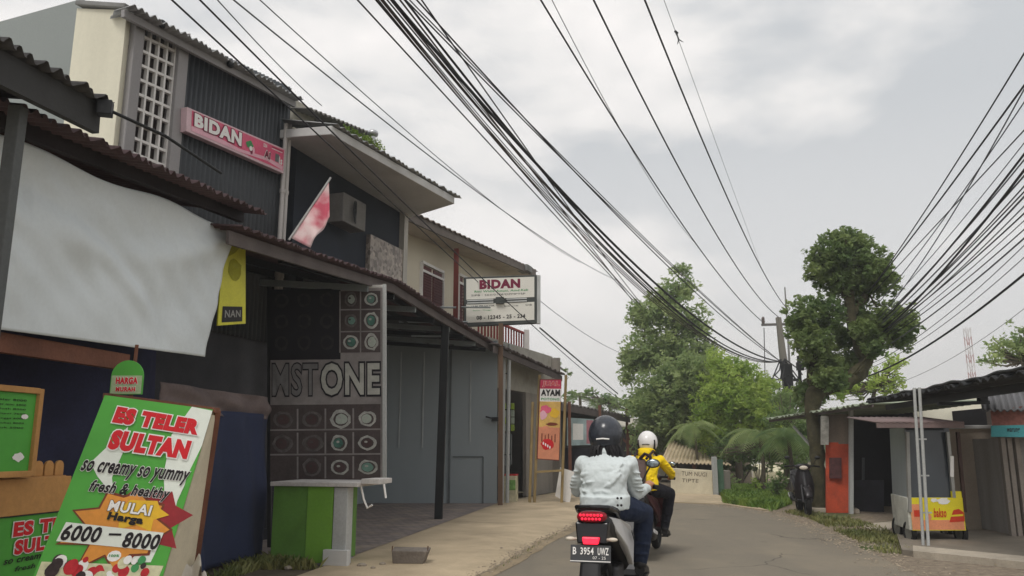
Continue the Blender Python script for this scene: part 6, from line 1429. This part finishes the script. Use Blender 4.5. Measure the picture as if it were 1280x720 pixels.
c = P(845, 40, 12.6); mb = MB(); mb.tube([c+V((0, 0, .0)), c+V((.02, 0, -.07)), c+V((.04, 0, -.14)), c+V((.02, .02, -.22))], [.02, .012, .014, .005], 6); mb.tube([c+V((.04, 0, -.14)), c+V((.12, 0, -.19))], [.012, .004], 5); mb.tube([c+V((-.02, 0, .02)), c+V((.03, 0, -.03))], .02, 6); part('rag', mb, M_steel, kt)
GS = 'thin cables passing in front of the left houses'
cable([(215, 0), (300, 78), (400, 172), (505, 258), (560, 318), (625, 378)], 6.8, 22, .009, 'lower of the two wires crossing the pink banner and roof', GS)
cable([(250, 0), (330, 84), (400, 152), (505, 250), (625, 372), (680, 418), (772, 497)], 7.0, 30, .009, 'wire crossing the sunshade and the light box sign', GS)
cable([(272, 0), (345, 78), (402, 132)], 7.2, 12.0, .006, 'short thin wire ending at the roof of the upper block', GS, M_cabg)
cable([(292, 0), (420, 88), (485, 150), (580, 233), (709, 318), (770, 350)], 7.4, 27, .008, 'lower thin grey wire across the open sky at left', GS, M_cabg)
cable([(325, 0), (435, 95), (500, 160), (600, 240), (725, 328)], 7.6, 25, .006, 'upper thin grey wire across the open sky at left', GS, M_cabg)
cable([(675, 410), (720, 440), (772, 492)], 19.5, 32, .018, 'short dark cable from the light box sign to the far stall', GS, back=0)
cable([(670, 372), (705, 395), (740, 425), (795, 448)], 22, 36, .008, 'faint wire from the cream house towards the airy tree', GS, M_cabg, back=0)
GR_ = 'cables fanning in from the right edge'
ER = (1004, 462)
rs = [(67, 1114, 327, 9.0, .010, 'topmost'), (107, 1117, 326, 9.0, .012, 'second from the top'), (112, 1126, 367, 9.3, .009, 'third from the top'), (163, 1117, 330, 9.6, .008, 'fourth from the top, crossing two others'), (193, 1123, 382, 9.8, .014, 'fifth from the top'), (200, 1128, 374, 10.2, .010, 'sixth from the top'), (213, 1136, 386, 9.9, .016, 'thick seventh from the top'), (233, 1130, 388, 10.6, .009, 'eighth from the top'), (246, 1142, 384, 10.2, .012, 'ninth from the top'), (267, 1136, 392, 10.8, .010, 'tenth from the top'), (287, 1143, 400, 11, .008, 'eleventh from the top'), (307, 1150, 420, 11.4, .006, 'twelfth from the top, very thin')]
for i, (y0, x1, y1, Y0, r, w_) in enumerate(rs):
    ex = 1006+((i*37) % 9); ey = 452+((i*23) % 22)
    cable([(1280, y0), ((1280+x1)/2, (y0+y1)/2+1.5), (x1, y1), (ex, ey)], Y0, 30, r, 'cable of the right fan, ' + w_ + ' at the frame edge', GR_, (M_cab, M_cab, M_cabg)[i % 3], back=1.0)
for i, (y0, x1, y1, w_) in enumerate(((128, 1121, 352, 'thin and high'), (179, 1124, 366, 'thin, under the fourth'), (220, 1132, 378, 'close under the thick seventh'), (240, 1139, 380, 'dark, close over the ninth'), (258, 1133, 396, 'thin, over the tenth'), (276, 1146, 392, 'thin, under the tenth'), (298, 1140, 412, 'pale, over the twelfth'))):
    cable([(1280, y0), ((1280+x1)/2, (y0+y1)/2+2), (x1, y1), (1004+i, 458+i*2)], 9.6+i*.2, 30, (.008, .006, .011, .009)[i % 4], 'extra cable woven through the right fan, ' + w_, GR_, (M_cabg, M_cab)[i % 2], back=1.0)
cable([(1280, 343), (1200, 402), (1120, 456), (1008, 476)], 11, 30, .016, 'lowest thick black cable of the right fan, nearest the roofs', GR_)
cable([(1280, 322), (1230, 360), (1165, 418), (1010, 470)], 12, 30, .006, 'faint grey cable just above the lowest thick one at right', GR_, M_cabg)
cable([(1280, 386), (1225, 428), (1180, 452), (1010, 484)], 16, 30, .005, 'faint low cable passing the mast at right', GR_, M_cabg)
# ================================================ SCOOTERS AND RIDERS (local frame: +Y ahead, origin under the rear axle)
M_tyre = mat('tyre', S(34, 34, 34), rough=.85, var=.1); M_rim = mat('rim_grey', S(60, 62, 64), rough=.4, metal=.6)
M_pblk = mat('plastic_black', S(28, 28, 30), rough=.45, var=.12, bump=.04, dirt=.2, dirtcol=S(80, 74, 66)); M_gloss = mat('gloss_black', S(20, 20, 24), rough=.2, var=.1, bump=0, spec=.5)
M_silver = mat('gloss_white_grey', S(206, 206, 206), rough=.3, var=.04, bump=0, dirt=.15, dirtcol=S(160, 152, 140)); M_eng = mat('engine_grey', S(84, 84, 86), rough=.5, metal=.5, var=.2, dirt=.4)
M_tl = mat('tail_red', (.75, .015, .03), rough=.25, var=.1, bump=0, emit=((1, .02, .06), 1.1)); M_rdk = mat('tail_dark_red', (.25, .01, .02), rough=.25, bump=0)
M_amb = mat('indicator_clear', S(206, 196, 180), rough=.2, bump=0); M_plate = mat('plate_grey', S(66, 68, 70), rough=.5, var=.1, bump=0); M_mir = mat('mirror_glass', S(150, 160, 165), rough=.08, metal=.8, bump=0)
def ringx(cx_, y, cz, w, h, n=16, pw=2.6):
    out = []
    for i in range(n):
        t = 2*math.pi*i/n; c, s = math.cos(t), math.sin(t)
        out.append(V((cx_ + w*math.copysign(abs(c)**(2/pw), c), y, cz + h*math.copysign(abs(s)**(2/pw), s))))
    return out
def wheel(r, y, R, w, hubm=M_rim):
    mb = MB(); n = 8; prof = [(w*math.cos(a), R - w*.9 + w*.9*math.sin(a)) for a in [2*math.pi*i/12 for i in range(12)]]
    mb.lathe((0, y, R), prof, 'X', 32); o = part('wheel', mb, M_tyre, r, smooth=True)
    mb = MB(); mb.lathe((0, y, R), [(-w*.5, R-w*2.0), (-w*.6, R-w*1.5), (w*.6, R-w*1.5), (w*.5, R-w*2.0)], 'X', 32)
    for k in range(5):
        a = 2*math.pi*k/5; mb.bar((0, y, R), (0, y+(R-w*1.8)*math.cos(a), R+(R-w*1.8)*math.sin(a)), .03, .035, up=(1, 0, 0))
    mb.lathe((0, y, R), [(-.05, .0), (-.05, .045), (.05, .045), (.05, 0)], 'X', 16)
    part('rim', mb, hubm, o, smooth=True)
def scooter(label, loc, head, panel, plate_txt, group='motor scooters', lit=True, name='scooter', plate_m=None, sc=1.0):
    r = thing(name, label, 'motor scooter', loc, head, group, local=True); r.scale = (sc,)*3
    wheel(r, 0, .285, .058); wheel(r, 1.25, .285, .05)
    # rear body shell
    mb = MB(); secs = [(-.30, .80, .075, .035), (-.27, .79, .105, .065), (-.18, .77, .125, .085), (0, .73, .15, .105), (.22, .67, .165, .13), (.45, .58, .16, .15), (.6, .48, .14, .13), (.66, .42, .11, .08)]
    mb.loft([ringx(0, y, z, w, h) for y, z, w, h in secs]); part('tail_cowl', mb, M_pblk, r, smooth=True)
    for s in (-1, 1):      # coloured side panels, thin shells proud of the cowl
        mb = MB(); out_ = [(-.20, .83, .10), (-.02, .80, .155), (.25, .74, .18), (.50, .64, .175), (.62, .50, .15), (.42, .43, .172), (.26, .50, .185), (.10, .60, .178), (-.10, .72, .14)]
        mb.hexa([V((s*(x-.03), y, z)) for y, z, x in out_], [V((s*(x+.012), y, z)) for y, z, x in out_]); o = part('side_panel', mb, panel, r, bevel=.012)
        mb = MB(); mb.bar((s*.197, .27, .69), (s*.195, .40, .62), .004, .018); part('panel_badge', mb, M_pblk, o)
    # seat
    mb = MB(); secs = [(-.24, .865, .05, .02), (-.18, .87, .11, .03), (0, .86, .135, .035), (.2, .83, .14, .035), (.3, .80, .13, .035), (.45, .77, .12, .04), (.6, .76, .085, .035), (.66, .75, .05, .02)]
    mb.loft([ringx(0, y, z, w, h) for y, z, w, h in secs]); part('seat', mb, mat('seat_vinyl', S(34, 32, 34), rough=.6, var=.1), r, smooth=True)
    # grab rail arching over the tail
    mb = MB(); mb.tube([(-.13, .10, .80), (-.135, -.10, .86), (-.11, -.27, .895), (0, -.32, .90), (.11, -.27, .895), (.135, -.10, .86), (.13, .10, .80)], .016, 8); part('grab_rail', mb, M_gloss, r, smooth=True)
    # tail light: lens with rows of lamps
    mb = MB(); mb.loft([ringx(0, -.335, .835, .085, .028), ringx(0, -.325, .835, .10, .035), ringx(0, -.28, .835, .105, .04)]); o = part('tail_light', mb, M_rdk, r, smooth=True)
    for row, n_ in ((.848, 7), (.823, 6)):
        for k in range(n_):
            mb = MB(); mb.ell(((k-(n_-1)/2)*.024, -.337, row), (.0095, .006, .009), 8, 6); part('lamp', mb, M_tl if lit else M_rdk, o)
    mb = MB(); mb.hexa([V((-.05, -.372, .66)), V((.05, -.372, .66)), V((.05, -.33, .66)), V((-.05, -.33, .66))], [V((-.06, -.36, .705)), V((.06, -.36, .705)), V((.06, -.33, .705)), V((-.06, -.33, .705))]); part('reflector', mb, M_tl if lit else M_rdk, r, bevel=.006)
    mb = MB(); mb.hexa([V((-.10, -.33, .66)), V((.10, -.33, .66)), V((.11, -.05, .66)), V((-.11, -.05, .66))], [V((-.115, -.31, .80)), V((.115, -.31, .80)), V((.12, -.05, .80)), V((-.12, -.05, .80))]); part('tail_underside', mb, M_gloss, r, bevel=.01)
    for s in (-1, 1):
        mb = MB(); mb.tube([(s*.08, -.30, .685), (s*.125, -.32, .69)], .01, 6); mb.ell((s*.145, -.325, .69), (.035, .02, .014), 12, 8); part('indicator', mb, M_amb, r, smooth=True)
    # rear fender, plate
    mb = MB(); mb.grid(lambda u, v: V(((u-.5)*.13*(1+.1*v), -.325-.10*v+.0*u, .66-.22*v-.02*abs(u-.5))), 6, 8); part('rear_fender', mb, M_pblk, r, smooth=True, solid=.008)
    pn = Panel((-.137, -.385, .545), (.137, -.385, .545), (.137, -.36, .655), (-.137, -.36, .655)); mb = MB(); mb.use(plate_m or M_plate); pn.slab(mb, .004); pl_ = part('number_plate', mb, None, r)
    mb = MB(); pm = M_wh if plate_m is None else M_blk
    t1, t2, t3 = plate_txt
    pn.text(mb, pm, t1, .06, .44, .15, .86, .006, bold=.02); pn.text(mb, pm, t2, .25, .44, .58, .86, .006, bold=.02); pn.text(mb, pm, t3, .68, .44, .95, .86, .006, bold=.02); pn.text(mb, pm, '07 - 25', .56, .20, .88, .36, .006)
    pn.rect(mb, pm, .0, .05, 1, .1, .005); part('plate_lettering', mb, None, pl_)
    # engine, swing arm, shock, exhaust, stand
    mb = MB(); mb.loft([ringx(-.10, y, z, .045, h) for y, z, h in ((-.08, .30, .05), (0, .30, .085), (.2, .31, .095), (.42, .34, .09), (.52, .36, .05))]); part('engine_case', mb, M_eng, r, smooth=True)
    mb = MB(); mb.box((0, .36, .36), (.2, .3, .18)); part('engine', mb, M_eng, r, bevel=.03)
    mb = MB(); mb.tube([(-.10, -.02, .33), (-.09, .02, .66)], .022, 10)
    for k in range(9): mb.lathe((-.10+k*.001, -.01+k*.004, .38+k*.028), [(-.006, .024), (0, .036), (.006, .024), (0, .018)], 'Z', 12)
    part('shock_absorber', mb, M_eng, r, smooth=True)
    mb = MB(); mb.tube([(.11, .36, .26), (.13, .16, .27), (.135, .10, .285), (.14, -.24, .36), (.14, -.26, .365)], [.02, .025, .055, .06, .045], 14); ex = part('exhaust', mb, M_pblk, r, smooth=True)
    mb = MB(); mb.hexa([V((.19, -.20, .36)), V((.195, .06, .31)), V((.195, .07, .35)), V((.19, -.19, .41))], [V((.2, -.20, .36)), V((.205, .06, .31)), V((.205, .07, .35)), V((.2, -.19, .41))]); part('heat_shield', mb, M_silver, ex, bevel=.004)
    mb = MB(); mb.lathe((.14, -.262, .366), [(0, .018), (0, .028), (.0, .03)], 'Y', 12)
    mb = MB(); mb.hexa([V((-.07, -.20, .45)), V((.07, -.20, .45)), V((.07, .1, .58)), V((-.07, .1, .58))], [V((-.08, -.21, .47)), V((.08, -.21, .47)), V((.08, .1, .60)), V((-.08, .1, .60))]); part('hugger', mb, M_pblk, r)
    # floorboard, leg shield, front apron, fork, fender
    mb = MB(); mb.hexa([V((-.16, .6, .27)), V((.16, .6, .27)), V((.15, .98, .27)), V((-.15, .98, .27))], [V((-.17, .6, .33)), V((.17, .6, .33)), V((.16, .98, .33)), V((-.16, .98, .33))]); part('floorboard', mb, M_pblk, r, bevel=.015)
    mb = MB(); secs = [(.92, .30, .17, .03), (.99, .42, .19, .035), (1.02, .60, .20, .04), (1.0, .78, .17, .045), (.96, .92, .12, .05)]
    rings = []
    for y, z, w, t in secs: rings.append([V((w*math.cos(a), y + .05*math.cos(a)**2*-1 + t*math.sin(a), z)) for a in [2*math.pi*i/16 for i in range(16)]])
    mb.loft(rings); part('leg_shield', mb, panel, r, smooth=True)
    mb = MB(); mb.tube([(0, .96, .95), (0, 1.12, .60)], .03, 8)
    for s in (-1, 1): mb.tube([(s*.07, 1.08, .62), (s*.075, 1.25, .285)], .02, 8)
    part('fork', mb, M_eng, r, smooth=True)
    mb = MB(); mb.grid(lambda u, v: V(((v-.5)*.14, 1.25+.325*math.cos(R_(20+150*u)), .285+.325*math.sin(R_(20+150*u))-.05*abs(v-.5))), 14, 4); part('front_fender', mb, panel, r, smooth=True, solid=.006)
    mb = MB(); mb.loft([ringx(0, y, z, w, h) for y, z, w, h in ((.86, .98, .10, .03), (.90, .985, .16, .05), (.98, .98, .15, .07), (1.05, .97, .10, .05))]); part('handlebar_cowl', mb, panel, r, smooth=True)
    mb = MB(); mb.ell((0, 1.05, .965), (.085, .03, .045), 14, 8); part('headlight', mb, M_amb, r, smooth=True)
    mb = MB(); mb.tube([(-.34, .80, .985), (-.22, .88, 1.0), (0, .92, 1.0), (.22, .88, 1.0), (.34, .80, .985)], .014, 8); hb = part('handlebar', mb, M_pblk, r, smooth=True)
    for s in (-1, 1):
        mb = MB(); mb.tube([(s*.35, .79, .983), (s*.245, .865, .997)], .02, 10); part('grip', mb, M_pblk, hb, smooth=True)
        mb = MB(); mb.tube([(s*.2, .9, 1.0), (s*.25, .93, 1.1), (s*.28, .93, 1.15)], .007, 6); mb.ell((s*.30, .935, 1.17), (.06, .02, .038), 14, 8); mo = part('mirror', mb, M_pblk, r, smooth=True)
        mb = MB(); mb.ell((s*.30, .919, 1.17), (.05, .006, .03), 14, 8); part('mirror_glass', mb, M_mir, mo, smooth=True)
    return r

M_skin = mat('skin', S(176, 126, 98), rough=.55, var=.05, bump=.03)
def limb(mb, pts, rs, n=14):
    mb.tube(pts, rs, n)
    for p, q in zip(pts, rs): mb.ell(p, (q*.99,)*3, 14, 10)
def mir(p, s): return V((p[0]*s, p[1], p[2]))
def hand(mb, w, s, grip):
    """palm plus five bent fingers closing round the grip; w wrist, grip centre"""
    w = V(w); g = V(grip); d = (g-w).normalized()
    pc = w*.35+g*.65 + V((0, -.012, .016)); mb.tube([w, w*.6+g*.4+V((0, 0, .012)), pc, g+V((0, 0, .024))], [.024, .032, .036, .026], 12)
    for k in range(4):
        o = V((s*(-.03+.021*k), s*0 + (.012*(-k)), 0)); L_ = (.9, 1.0, .96, .78)[k]
        c = g + o
        mb.tube([c+V((0, -.02, .020)), c+V((0, .022*L_, .026)), c+V((0, .036*L_, .002)), c+V((0, .020, -.022*L_)), c+V((0, .0, -.024*L_))], [.0105, .010, .0095, .009, .008], 8)
    c = g + V((-s*.045, -.005, 0)); mb.tube([w*.4+g*.6+V((-s*.02, 0, 0)), c+V((0, -.018, -.012)), c+V((s*.01, .010, -.024)), c+V((s*.03, .018, -.022))], [.016, .013, .011, .009], 8)
def person(label, loc, head, pose, sc=1.0):
    r = thing('person', label, 'person', loc, head, 'motor scooter riders', local=True); r.scale = (sc,)*3
    hip, sh, elL, elR, haL, haR, kn, an, hd = (pose[k] for k in ('hip', 'sh', 'elL', 'elR', 'haL', 'haR', 'kn', 'an', 'head'))
    hip = V(hip); chest = V(sh); hd = V(hd); spine = (hip*.5+chest*.5)+V((0, -.035, 0)); k = pose.get('k', 1.0)
    def torso(mb, g):
        secs = []
        up_ = (chest-hip); L_ = up_.length
        prof = [(0.0-.10, .155, .125), (0, .175, .135), (.12, .165, .125), (.3, .148, .112), (.5, .155, .115), (.7, .175, .118), (.85, .185, .112), (.95, .165, .095), (1.03, .11, .075), (1.08, .06, .06)]
        for t, w, dpt in prof:
            c = hip + up_*t + V((0, -.05*math.sin(math.pi*max(0, min(1, t))), 0)); w = w*k + g; dpt = dpt*k + g
            secs.append([c + V((w*math.cos(a), dpt*math.sin(a), -.02*math.sin(a))) for a in [2*math.pi*i/24 for i in range(24)]])
        mb.loft(secs)
    neck = chest + V((0, .01, .07))
    shp = {s: chest + V((s*.185*k, .0, -.035)) for s in (-1, 1)}
    el = {-1: V(elL), 1: V(elR)}; ha = {-1: V(haL), 1: V(haR)}
    # body: one continuous figure
    mb = MB(); torso(mb, -.012)
    mb.tube([chest+V((0, -.005, .0)), neck, hd+V((0, -.02, -.08))], [.065, .056, .058], 14)
    mb.ell(hd, (.078, .098, .115), 24, 18); mb.ell(hd+V((0, .035, -.055)), (.055, .06, .055), 16, 12)
    mb.ell(hd+V((0, .102, -.012)), (.013, .018, .022), 10, 8); mb.ell(hd+V((0, .090, -.055)), (.024, .012, .009), 10, 8)
    for s in (-1, 1): mb.ell(hd+V((s*.079, -.005, -.01)), (.009, .018, .03), 10, 8)
    for s in (-1, 1):
        limb(mb, [shp[s], shp[s]*.45+el[s]*.55, el[s]], [.048, .042, .036]); wr = ha[s] + (el[s]-ha[s]).normalized()*.085
        limb(mb, [el[s], el[s]*.6+wr*.4, wr], [.037, .036, .025]); hand(mb, wr, s, ha[s])
        K = mir(kn, s) if not isinstance(kn, dict) else V(kn[s]); A = mir(an, s) if not isinstance(an, dict) else V(an[s]); hj = hip+V((s*.09, .03, -.02))
        limb(mb, [hj, hj*.5+K*.5, K], [.085, .075, .055]); limb(mb, [K, K*.65+A*.35, A], [.056, .056, .036])
        mb.tube([A+V((0, -.05, -.035)), A+V((0, .04, -.04)), A+V((s*.01, .13, -.062)), A+V((s*.01, .18, -.068))], [.034, .038, .034, .022], 12)
    remesh(mb, 'body', M_skin, r, .0075, 2)
    for s in (-1, 1):
        e = MB(); e.ell(hd+V((s*.031, .088, .012)), (.012, .009, .008), 10, 8); part('eye', e, M_wh, r, smooth=True)
    # jacket
    mb = MB(); torso(mb, .022); jm = pose['jacket']
    mb.tube([chest+V((0, -.005, .03)), neck+V((0, -.005, -.0))], [.085, .072], 16)
    hw = pose.get('hem', .02)
    c = hip + V((0, -.01, .0)); mb.loft([[c + V(((.178*k+hw*.6)*math.cos(a), (.145+hw)*math.sin(a), z)) for a in [2*math.pi*i/24 for i in range(24)]] for z in (-.05, -.0, .05)])
    for s in (-1, 1):
        wr = ha[s] + (el[s]-ha[s]).normalized()*.085
        limb(mb, [shp[s]+V((0, 0, .0)), shp[s]*.5+el[s]*.5, el[s]], [.064, .060, .054]); limb(mb, [el[s], el[s]*.5+wr*.5, wr], [.054, .048, .038])
    # folds: slim ridges wrapped over the back and sleeves, melted in by the remesh
    rg = random.Random(pose.get('seed', 1))
    for i in range(24):
        t = rg.uniform(.05, .85); a0 = rg.uniform(math.pi*1.05, math.pi*1.75); n_ = rg.uniform(.25, .8); c = hip+(chest-hip)*t+V((0, -.05*math.sin(math.pi*t), 0)); pts = []
        dz = rg.uniform(-.06, .06)
        for j in range(6):
            a = a0+n_*(j/5-.5); pts.append(c+V(((.165*k+.022)*math.cos(a), (.117*k+.022)*math.sin(a), dz*(j/5)**1.5)))
        mb.tube(pts, [.003, .010, .013, .013, .010, .003], 6)
    for s in (-1, 1):
        for t in (.3, .5, .62, .75, .88):
            c = shp[s]*(1-t)+el[s]*t; mb.ell(c+V((s*.03, -.025, 0)), (.045, .045, .012), 12, 8)
    o = remesh(mb, 'jacket', jm, r, .008, 3, crumple=pose.get('cr', .03))
    # trousers
    mb = MB(); c = hip+V((0, 0, -.03)); mb.ell(c, (.165*k+.012, .15, .12), 24, 14)
    for s in (-1, 1):
        K = mir(kn, s) if not isinstance(kn, dict) else V(kn[s]); A = mir(an, s) if not isinstance(an, dict) else V(an[s]); hj = hip+V((s*.09, .03, -.03))
        limb(mb, [hj, hj*.5+K*.5, K], [.108, .095, .075]); limb(mb, [K, K*.6+A*.4, A+V((0, 0, .02))], [.076, .074, .06])
        for t in (.15, .4, .6, .8): mb.ell(K*(1-t)+A*t+V((0, -.02, 0)), (.07, .065, .014), 12, 8)
    remesh(mb, 'trousers', pose['trousers'], r, .0085, 2, crumple=.02)
    for s in (-1, 1):
        A = mir(an, s) if not isinstance(an, dict) else V(an[s]); mb = MB()
        mb.tube([A+V((0, -.055, -.045)), A+V((0, .04, -.045)), A+V((s*.01, .14, -.066)), A+V((s*.01, .20, -.072))], [.040, .046, .042, .028], 14); mb.box(A+V((s*.005, .07, -.093)), (.085, .27, .02)); mb.ell(A+V((0, -.01, -.01)), (.05, .055, .05), 14, 10)
        part('shoe', mb, pose['shoe'], r, smooth=True)
    # helmet: open shell over the head
    hm = pose['helmet']; mb = MB()
    def hf(u, v):
        ph = v*math.pi*.70; t = u*2*math.pi
        cut = 1.0 - .30*max(0, math.sin(t))**2*(v > .4)*min(1, (v-.4)/.3)
        ph *= cut; rx, ry, rz = .125, .15, .142
        return hd + V((rx*math.sin(ph)*math.cos(t), -.008+ry*math.sin(ph)*math.sin(t), .02+rz*math.cos(ph)))
    mb.grid(hf, 36, 16); hl = part('helmet', mb, hm, r, smooth=True, solid=.022)
    mb = MB()
    def vf_(u, v):
        t = R_(28+124*u); ph = R_(58+50*v); return hd + V((.137*math.sin(ph)*math.cos(t), .0+.168*math.sin(ph)*math.sin(t), .02+.150*math.cos(ph)))
    mb.grid(vf_, 16, 8); part('visor', mb, mat('visor_smoke', S(40, 44, 50), rough=.08, bump=0, spec=.6), hl, smooth=True, solid=.003)
    mb = MB(); mb.tube([hd+V((-.05, -.162, -.012)), hd+V((0, -.168, -.008)), hd+V((.05, -.162, -.012))], .006, 6); part('rear_trim', mb, pose['trim'], hl, smooth=True)
    mb = MB()
    for s in (-1, 1): mb.tube([hd+V((s*.112, .02, -.05)), hd+V((s*.08, .06, -.115)), hd+V((0, .085, -.125))], .007, 6)
    part('chin_strap', mb, M_pblk, hl, smooth=True)
    return r, hd, chest, hip
HEAD = -math.atan(.28)
dirv = V((math.sin(-HEAD), math.cos(HEAD), 0))
# rider one: white jacket, dark helmet
sc1 = 1.07
tl = P(738.5, 645, 6.05); loc1 = V((tl.x, tl.y, 0)) + dirv*(.335*sc1)
s1b = scooter('scooter with white side panel, lit red tail lamp and grey number plate, nearest the camera', loc1, HEAD, M_silver, ('B', '3954', 'UWZ'), sc=sc1)
M_jw = mat('jacket_white', S(206, 214, 214), rough=.85, var=.05, scale=4, fine=120, bump=.1)
p1, hd1, ch1, hip1 = person('person in a white denim jacket and dark helmet riding the nearest scooter', loc1, HEAD,
    dict(hip=(.01, .22, .90), sh=(.01, .33, 1.215), elL=(-.24, .44, .97), elR=(.215, .44, .95), haL=(-.28, .84, .99), haR=(.28, .84, .99), kn={-1: (-.20, .66, .80), 1: (.26, .55, .80)}, an={-1: (-.13, .78, .42), 1: (.21, .62, .42)}, head=(.0, .40, 1.375), k=.96,
         jacket=M_jw, trousers=mat('denim_navy', S(34, 44, 66), rough=.9, var=.12, fine=150), shoe=M_pblk, helmet=mat('helmet_slate', S(50, 54, 62), rough=.22, var=.35, scale=12, bump=0, spec=.5), trim=M_wh, seed=3, hem=.03), sc=sc1)
# long dark hair below the helmet
M_hair = mat('hair_black', S(22, 20, 22), rough=.5, var=.3, scale=30, fine=200, streak=True)
mb = MB(); rg = random.Random(2)
for i in range(90):
    a = R_(rg.uniform(195, 345)); c = hd1+V((.088*math.cos(a), .100*math.sin(a)-.01, -.03)); s_ = 1 if c.x > hd1.x+.0 else -1
    e_ = c+V((s_*rg.uniform(.0, .035)+.02*(s_ > 0), rg.uniform(-.06, -.01), -rg.uniform(.10, .20))); m_ = (c+e_)/2+V((s_*.012, -.018, 0)); mb.tube([c, m_, e_], [.014, .012, .004], 5)
mb.ell(hd1+V((.06, -.07, -.10)), (.06, .045, .10), 14, 10); mb.ell(hd1+V((-.05, -.07, -.08)), (.045, .04, .075), 14, 10)
part('hair', mb, M_hair, p1, smooth=True)
for z in (0.05, .10):
    for x, y in ((.12, -.175), (.145, -.165)):
        mb = MB(); mb.ell(hip1+V((x, y, z-.06)), (.009, .004, .009), 8, 6); part('button', mb, M_blk, p1)
# rider two: yellow jacket, white helmet, backpack
sc2 = .99
b2 = G(799, 701); loc2 = V((b2.x+.04, b2.y+.05, 0))
s2b = scooter('dark scooter with pale number plate carrying the yellow jacketed rider', loc2, HEAD-.05, mat('panel_dark_red', S(70, 40, 42), rough=.3, bump=0, var=.1), ('B', '6172', 'KZF'), lit=False, sc=sc2, plate_m=mat('plate_white', S(226, 222, 222), bump=0, rough=.5))
M_yj = mat('jacket_yellow', S(240, 205, 16), rough=.7, var=.06, scale=5, fine=90, bump=.08)
p2, hd2, ch2, hip2 = person('person in a bright yellow hooded jacket and white helmet riding the farther scooter', loc2, HEAD-.05,
    dict(hip=(.02, .22, .90), sh=(.03, .42, 1.27), elL=(-.34, .62, 1.05), elR=(.33, .60, 1.05), haL=(-.30, .83, .99), haR=(.30, .83, .99), kn={-1: (-.24, .68, .80), 1: (.30, .62, .80)}, an={-1: (-.17, .72, .36), 1: (.22, .60, .34)}, head=(.04, .52, 1.45), k=1.0,
         jacket=M_yj, trousers=mat('trousers_black', S(26, 26, 34), rough=.9, var=.15), shoe=M_pblk, helmet=mat('helmet_white', S(232, 230, 228), rough=.2, var=.03, bump=0, spec=.5), trim=M_blk, seed=8, hem=.01), sc=sc2)
mb = MB(); mb.ell(ch2+V((0, -.07, .05)), (.10, .07, .075), 18, 12); mb.tube([ch2+V((-.09, .02, .08)), ch2+V((-.06, -.08, .09)), ch2+V((.06, -.08, .09)), ch2+V((.09, .02, .08))], .035, 8); part('hood', mb, M_yj, p2, smooth=True)
for s in (-1, 1):
    mb = MB(); mb.tube([hd2+V((s*.105, -.10, .05)), hd2+V((s*.108, -.105, -.02)), hd2+V((s*.10, -.09, -.08))], .014, 6); part('helmet_stripe', mb, M_blk, p2, smooth=True)
q_ = Matrix.Rotation(HEAD-.05, 3, 'Z')
def w2(p): return loc2 + q_ @ (V(p)*sc2)
bp = thing('backpack', 'brown grey backpack on the back of the yellow jacketed rider', 'backpack', loc2, HEAD-.05, local=True); bp.scale = (sc2,)*3
tl_ = (ch2-hip2).normalized(); ax_ = math.atan2(tl_.y, tl_.z); Mx = Matrix.Rotation(-ax_, 3, 'X')
c = (ch2*.50+hip2*.50)+V((-.075, -.235, .0)); mb = MB(); mb.box(c, (.25, .14, .36), M=Mx); part('bag', mb, mat('bag_brown', S(92, 76, 72), rough=.85, var=.2), bp, bevel=.045)
mb = MB(); mb.box(c+V((0, -.085, -.07)), (.19, .05, .17), M=Mx); part('pocket', mb, mat('bag_brown', (1, 1, 1)), bp, bevel=.02)
mb = MB()
for s in (-1, 1): mb.tube([c+V((s*.085+.04, .06, .17)), ch2+V((s*.105, -.05, .085)), ch2+V((s*.125, .09, .03)), ch2+V((s*.13, .13, -.1))], .017, 6)
mb.tube([c+V((.05, .02, .17)), c+V((.12, -.02, .235)), c+V((.19, .0, .2)), c+V((.18, .05, .14))], .022, 6); part('strap', mb, mat('strap_dark', S(48, 36, 44), rough=.8), bp, smooth=True)
# parked motorcycle by the tree
b3 = G(1004, 641); mo = scooter('dark motorcycle parked beside the tree trunk at the end of the stalls', (b3.x, b3.y+.2, 0), R_(150), mat('panel_black', S(34, 30, 32), rough=.3, bump=0), ('B', '4410', 'TQA'), lit=False, name='motorcycle', group=None)
mo['category'] = 'motorcycle'; mo.rotation_euler = (R_(-0), 0, R_(168))

# ================================================ AIR
mb = MB(); mb.box((0, 120, 24), (860, 860, 52)); hz = part('haze', mb, None); hz['kind'] = 'stuff'; hz['label'] = 'thin even haze in the street air'
hm_ = bpy.data.materials.new('haze_air'); hm_.use_nodes = True; hn = hm_.node_tree.nodes; hn.clear()
ho = hn.new('ShaderNodeOutputMaterial'); hv = hn.new('ShaderNodeVolumePrincipled'); hv.inputs['Color'].default_value = (.92, .94, .95, 1); hv.inputs['Density'].default_value = .0022; hv.inputs['Anisotropy'].default_value = .2
hm_.node_tree.links.new(hv.outputs[0], ho.inputs['Volume']); hz.data.materials.append(hm_)
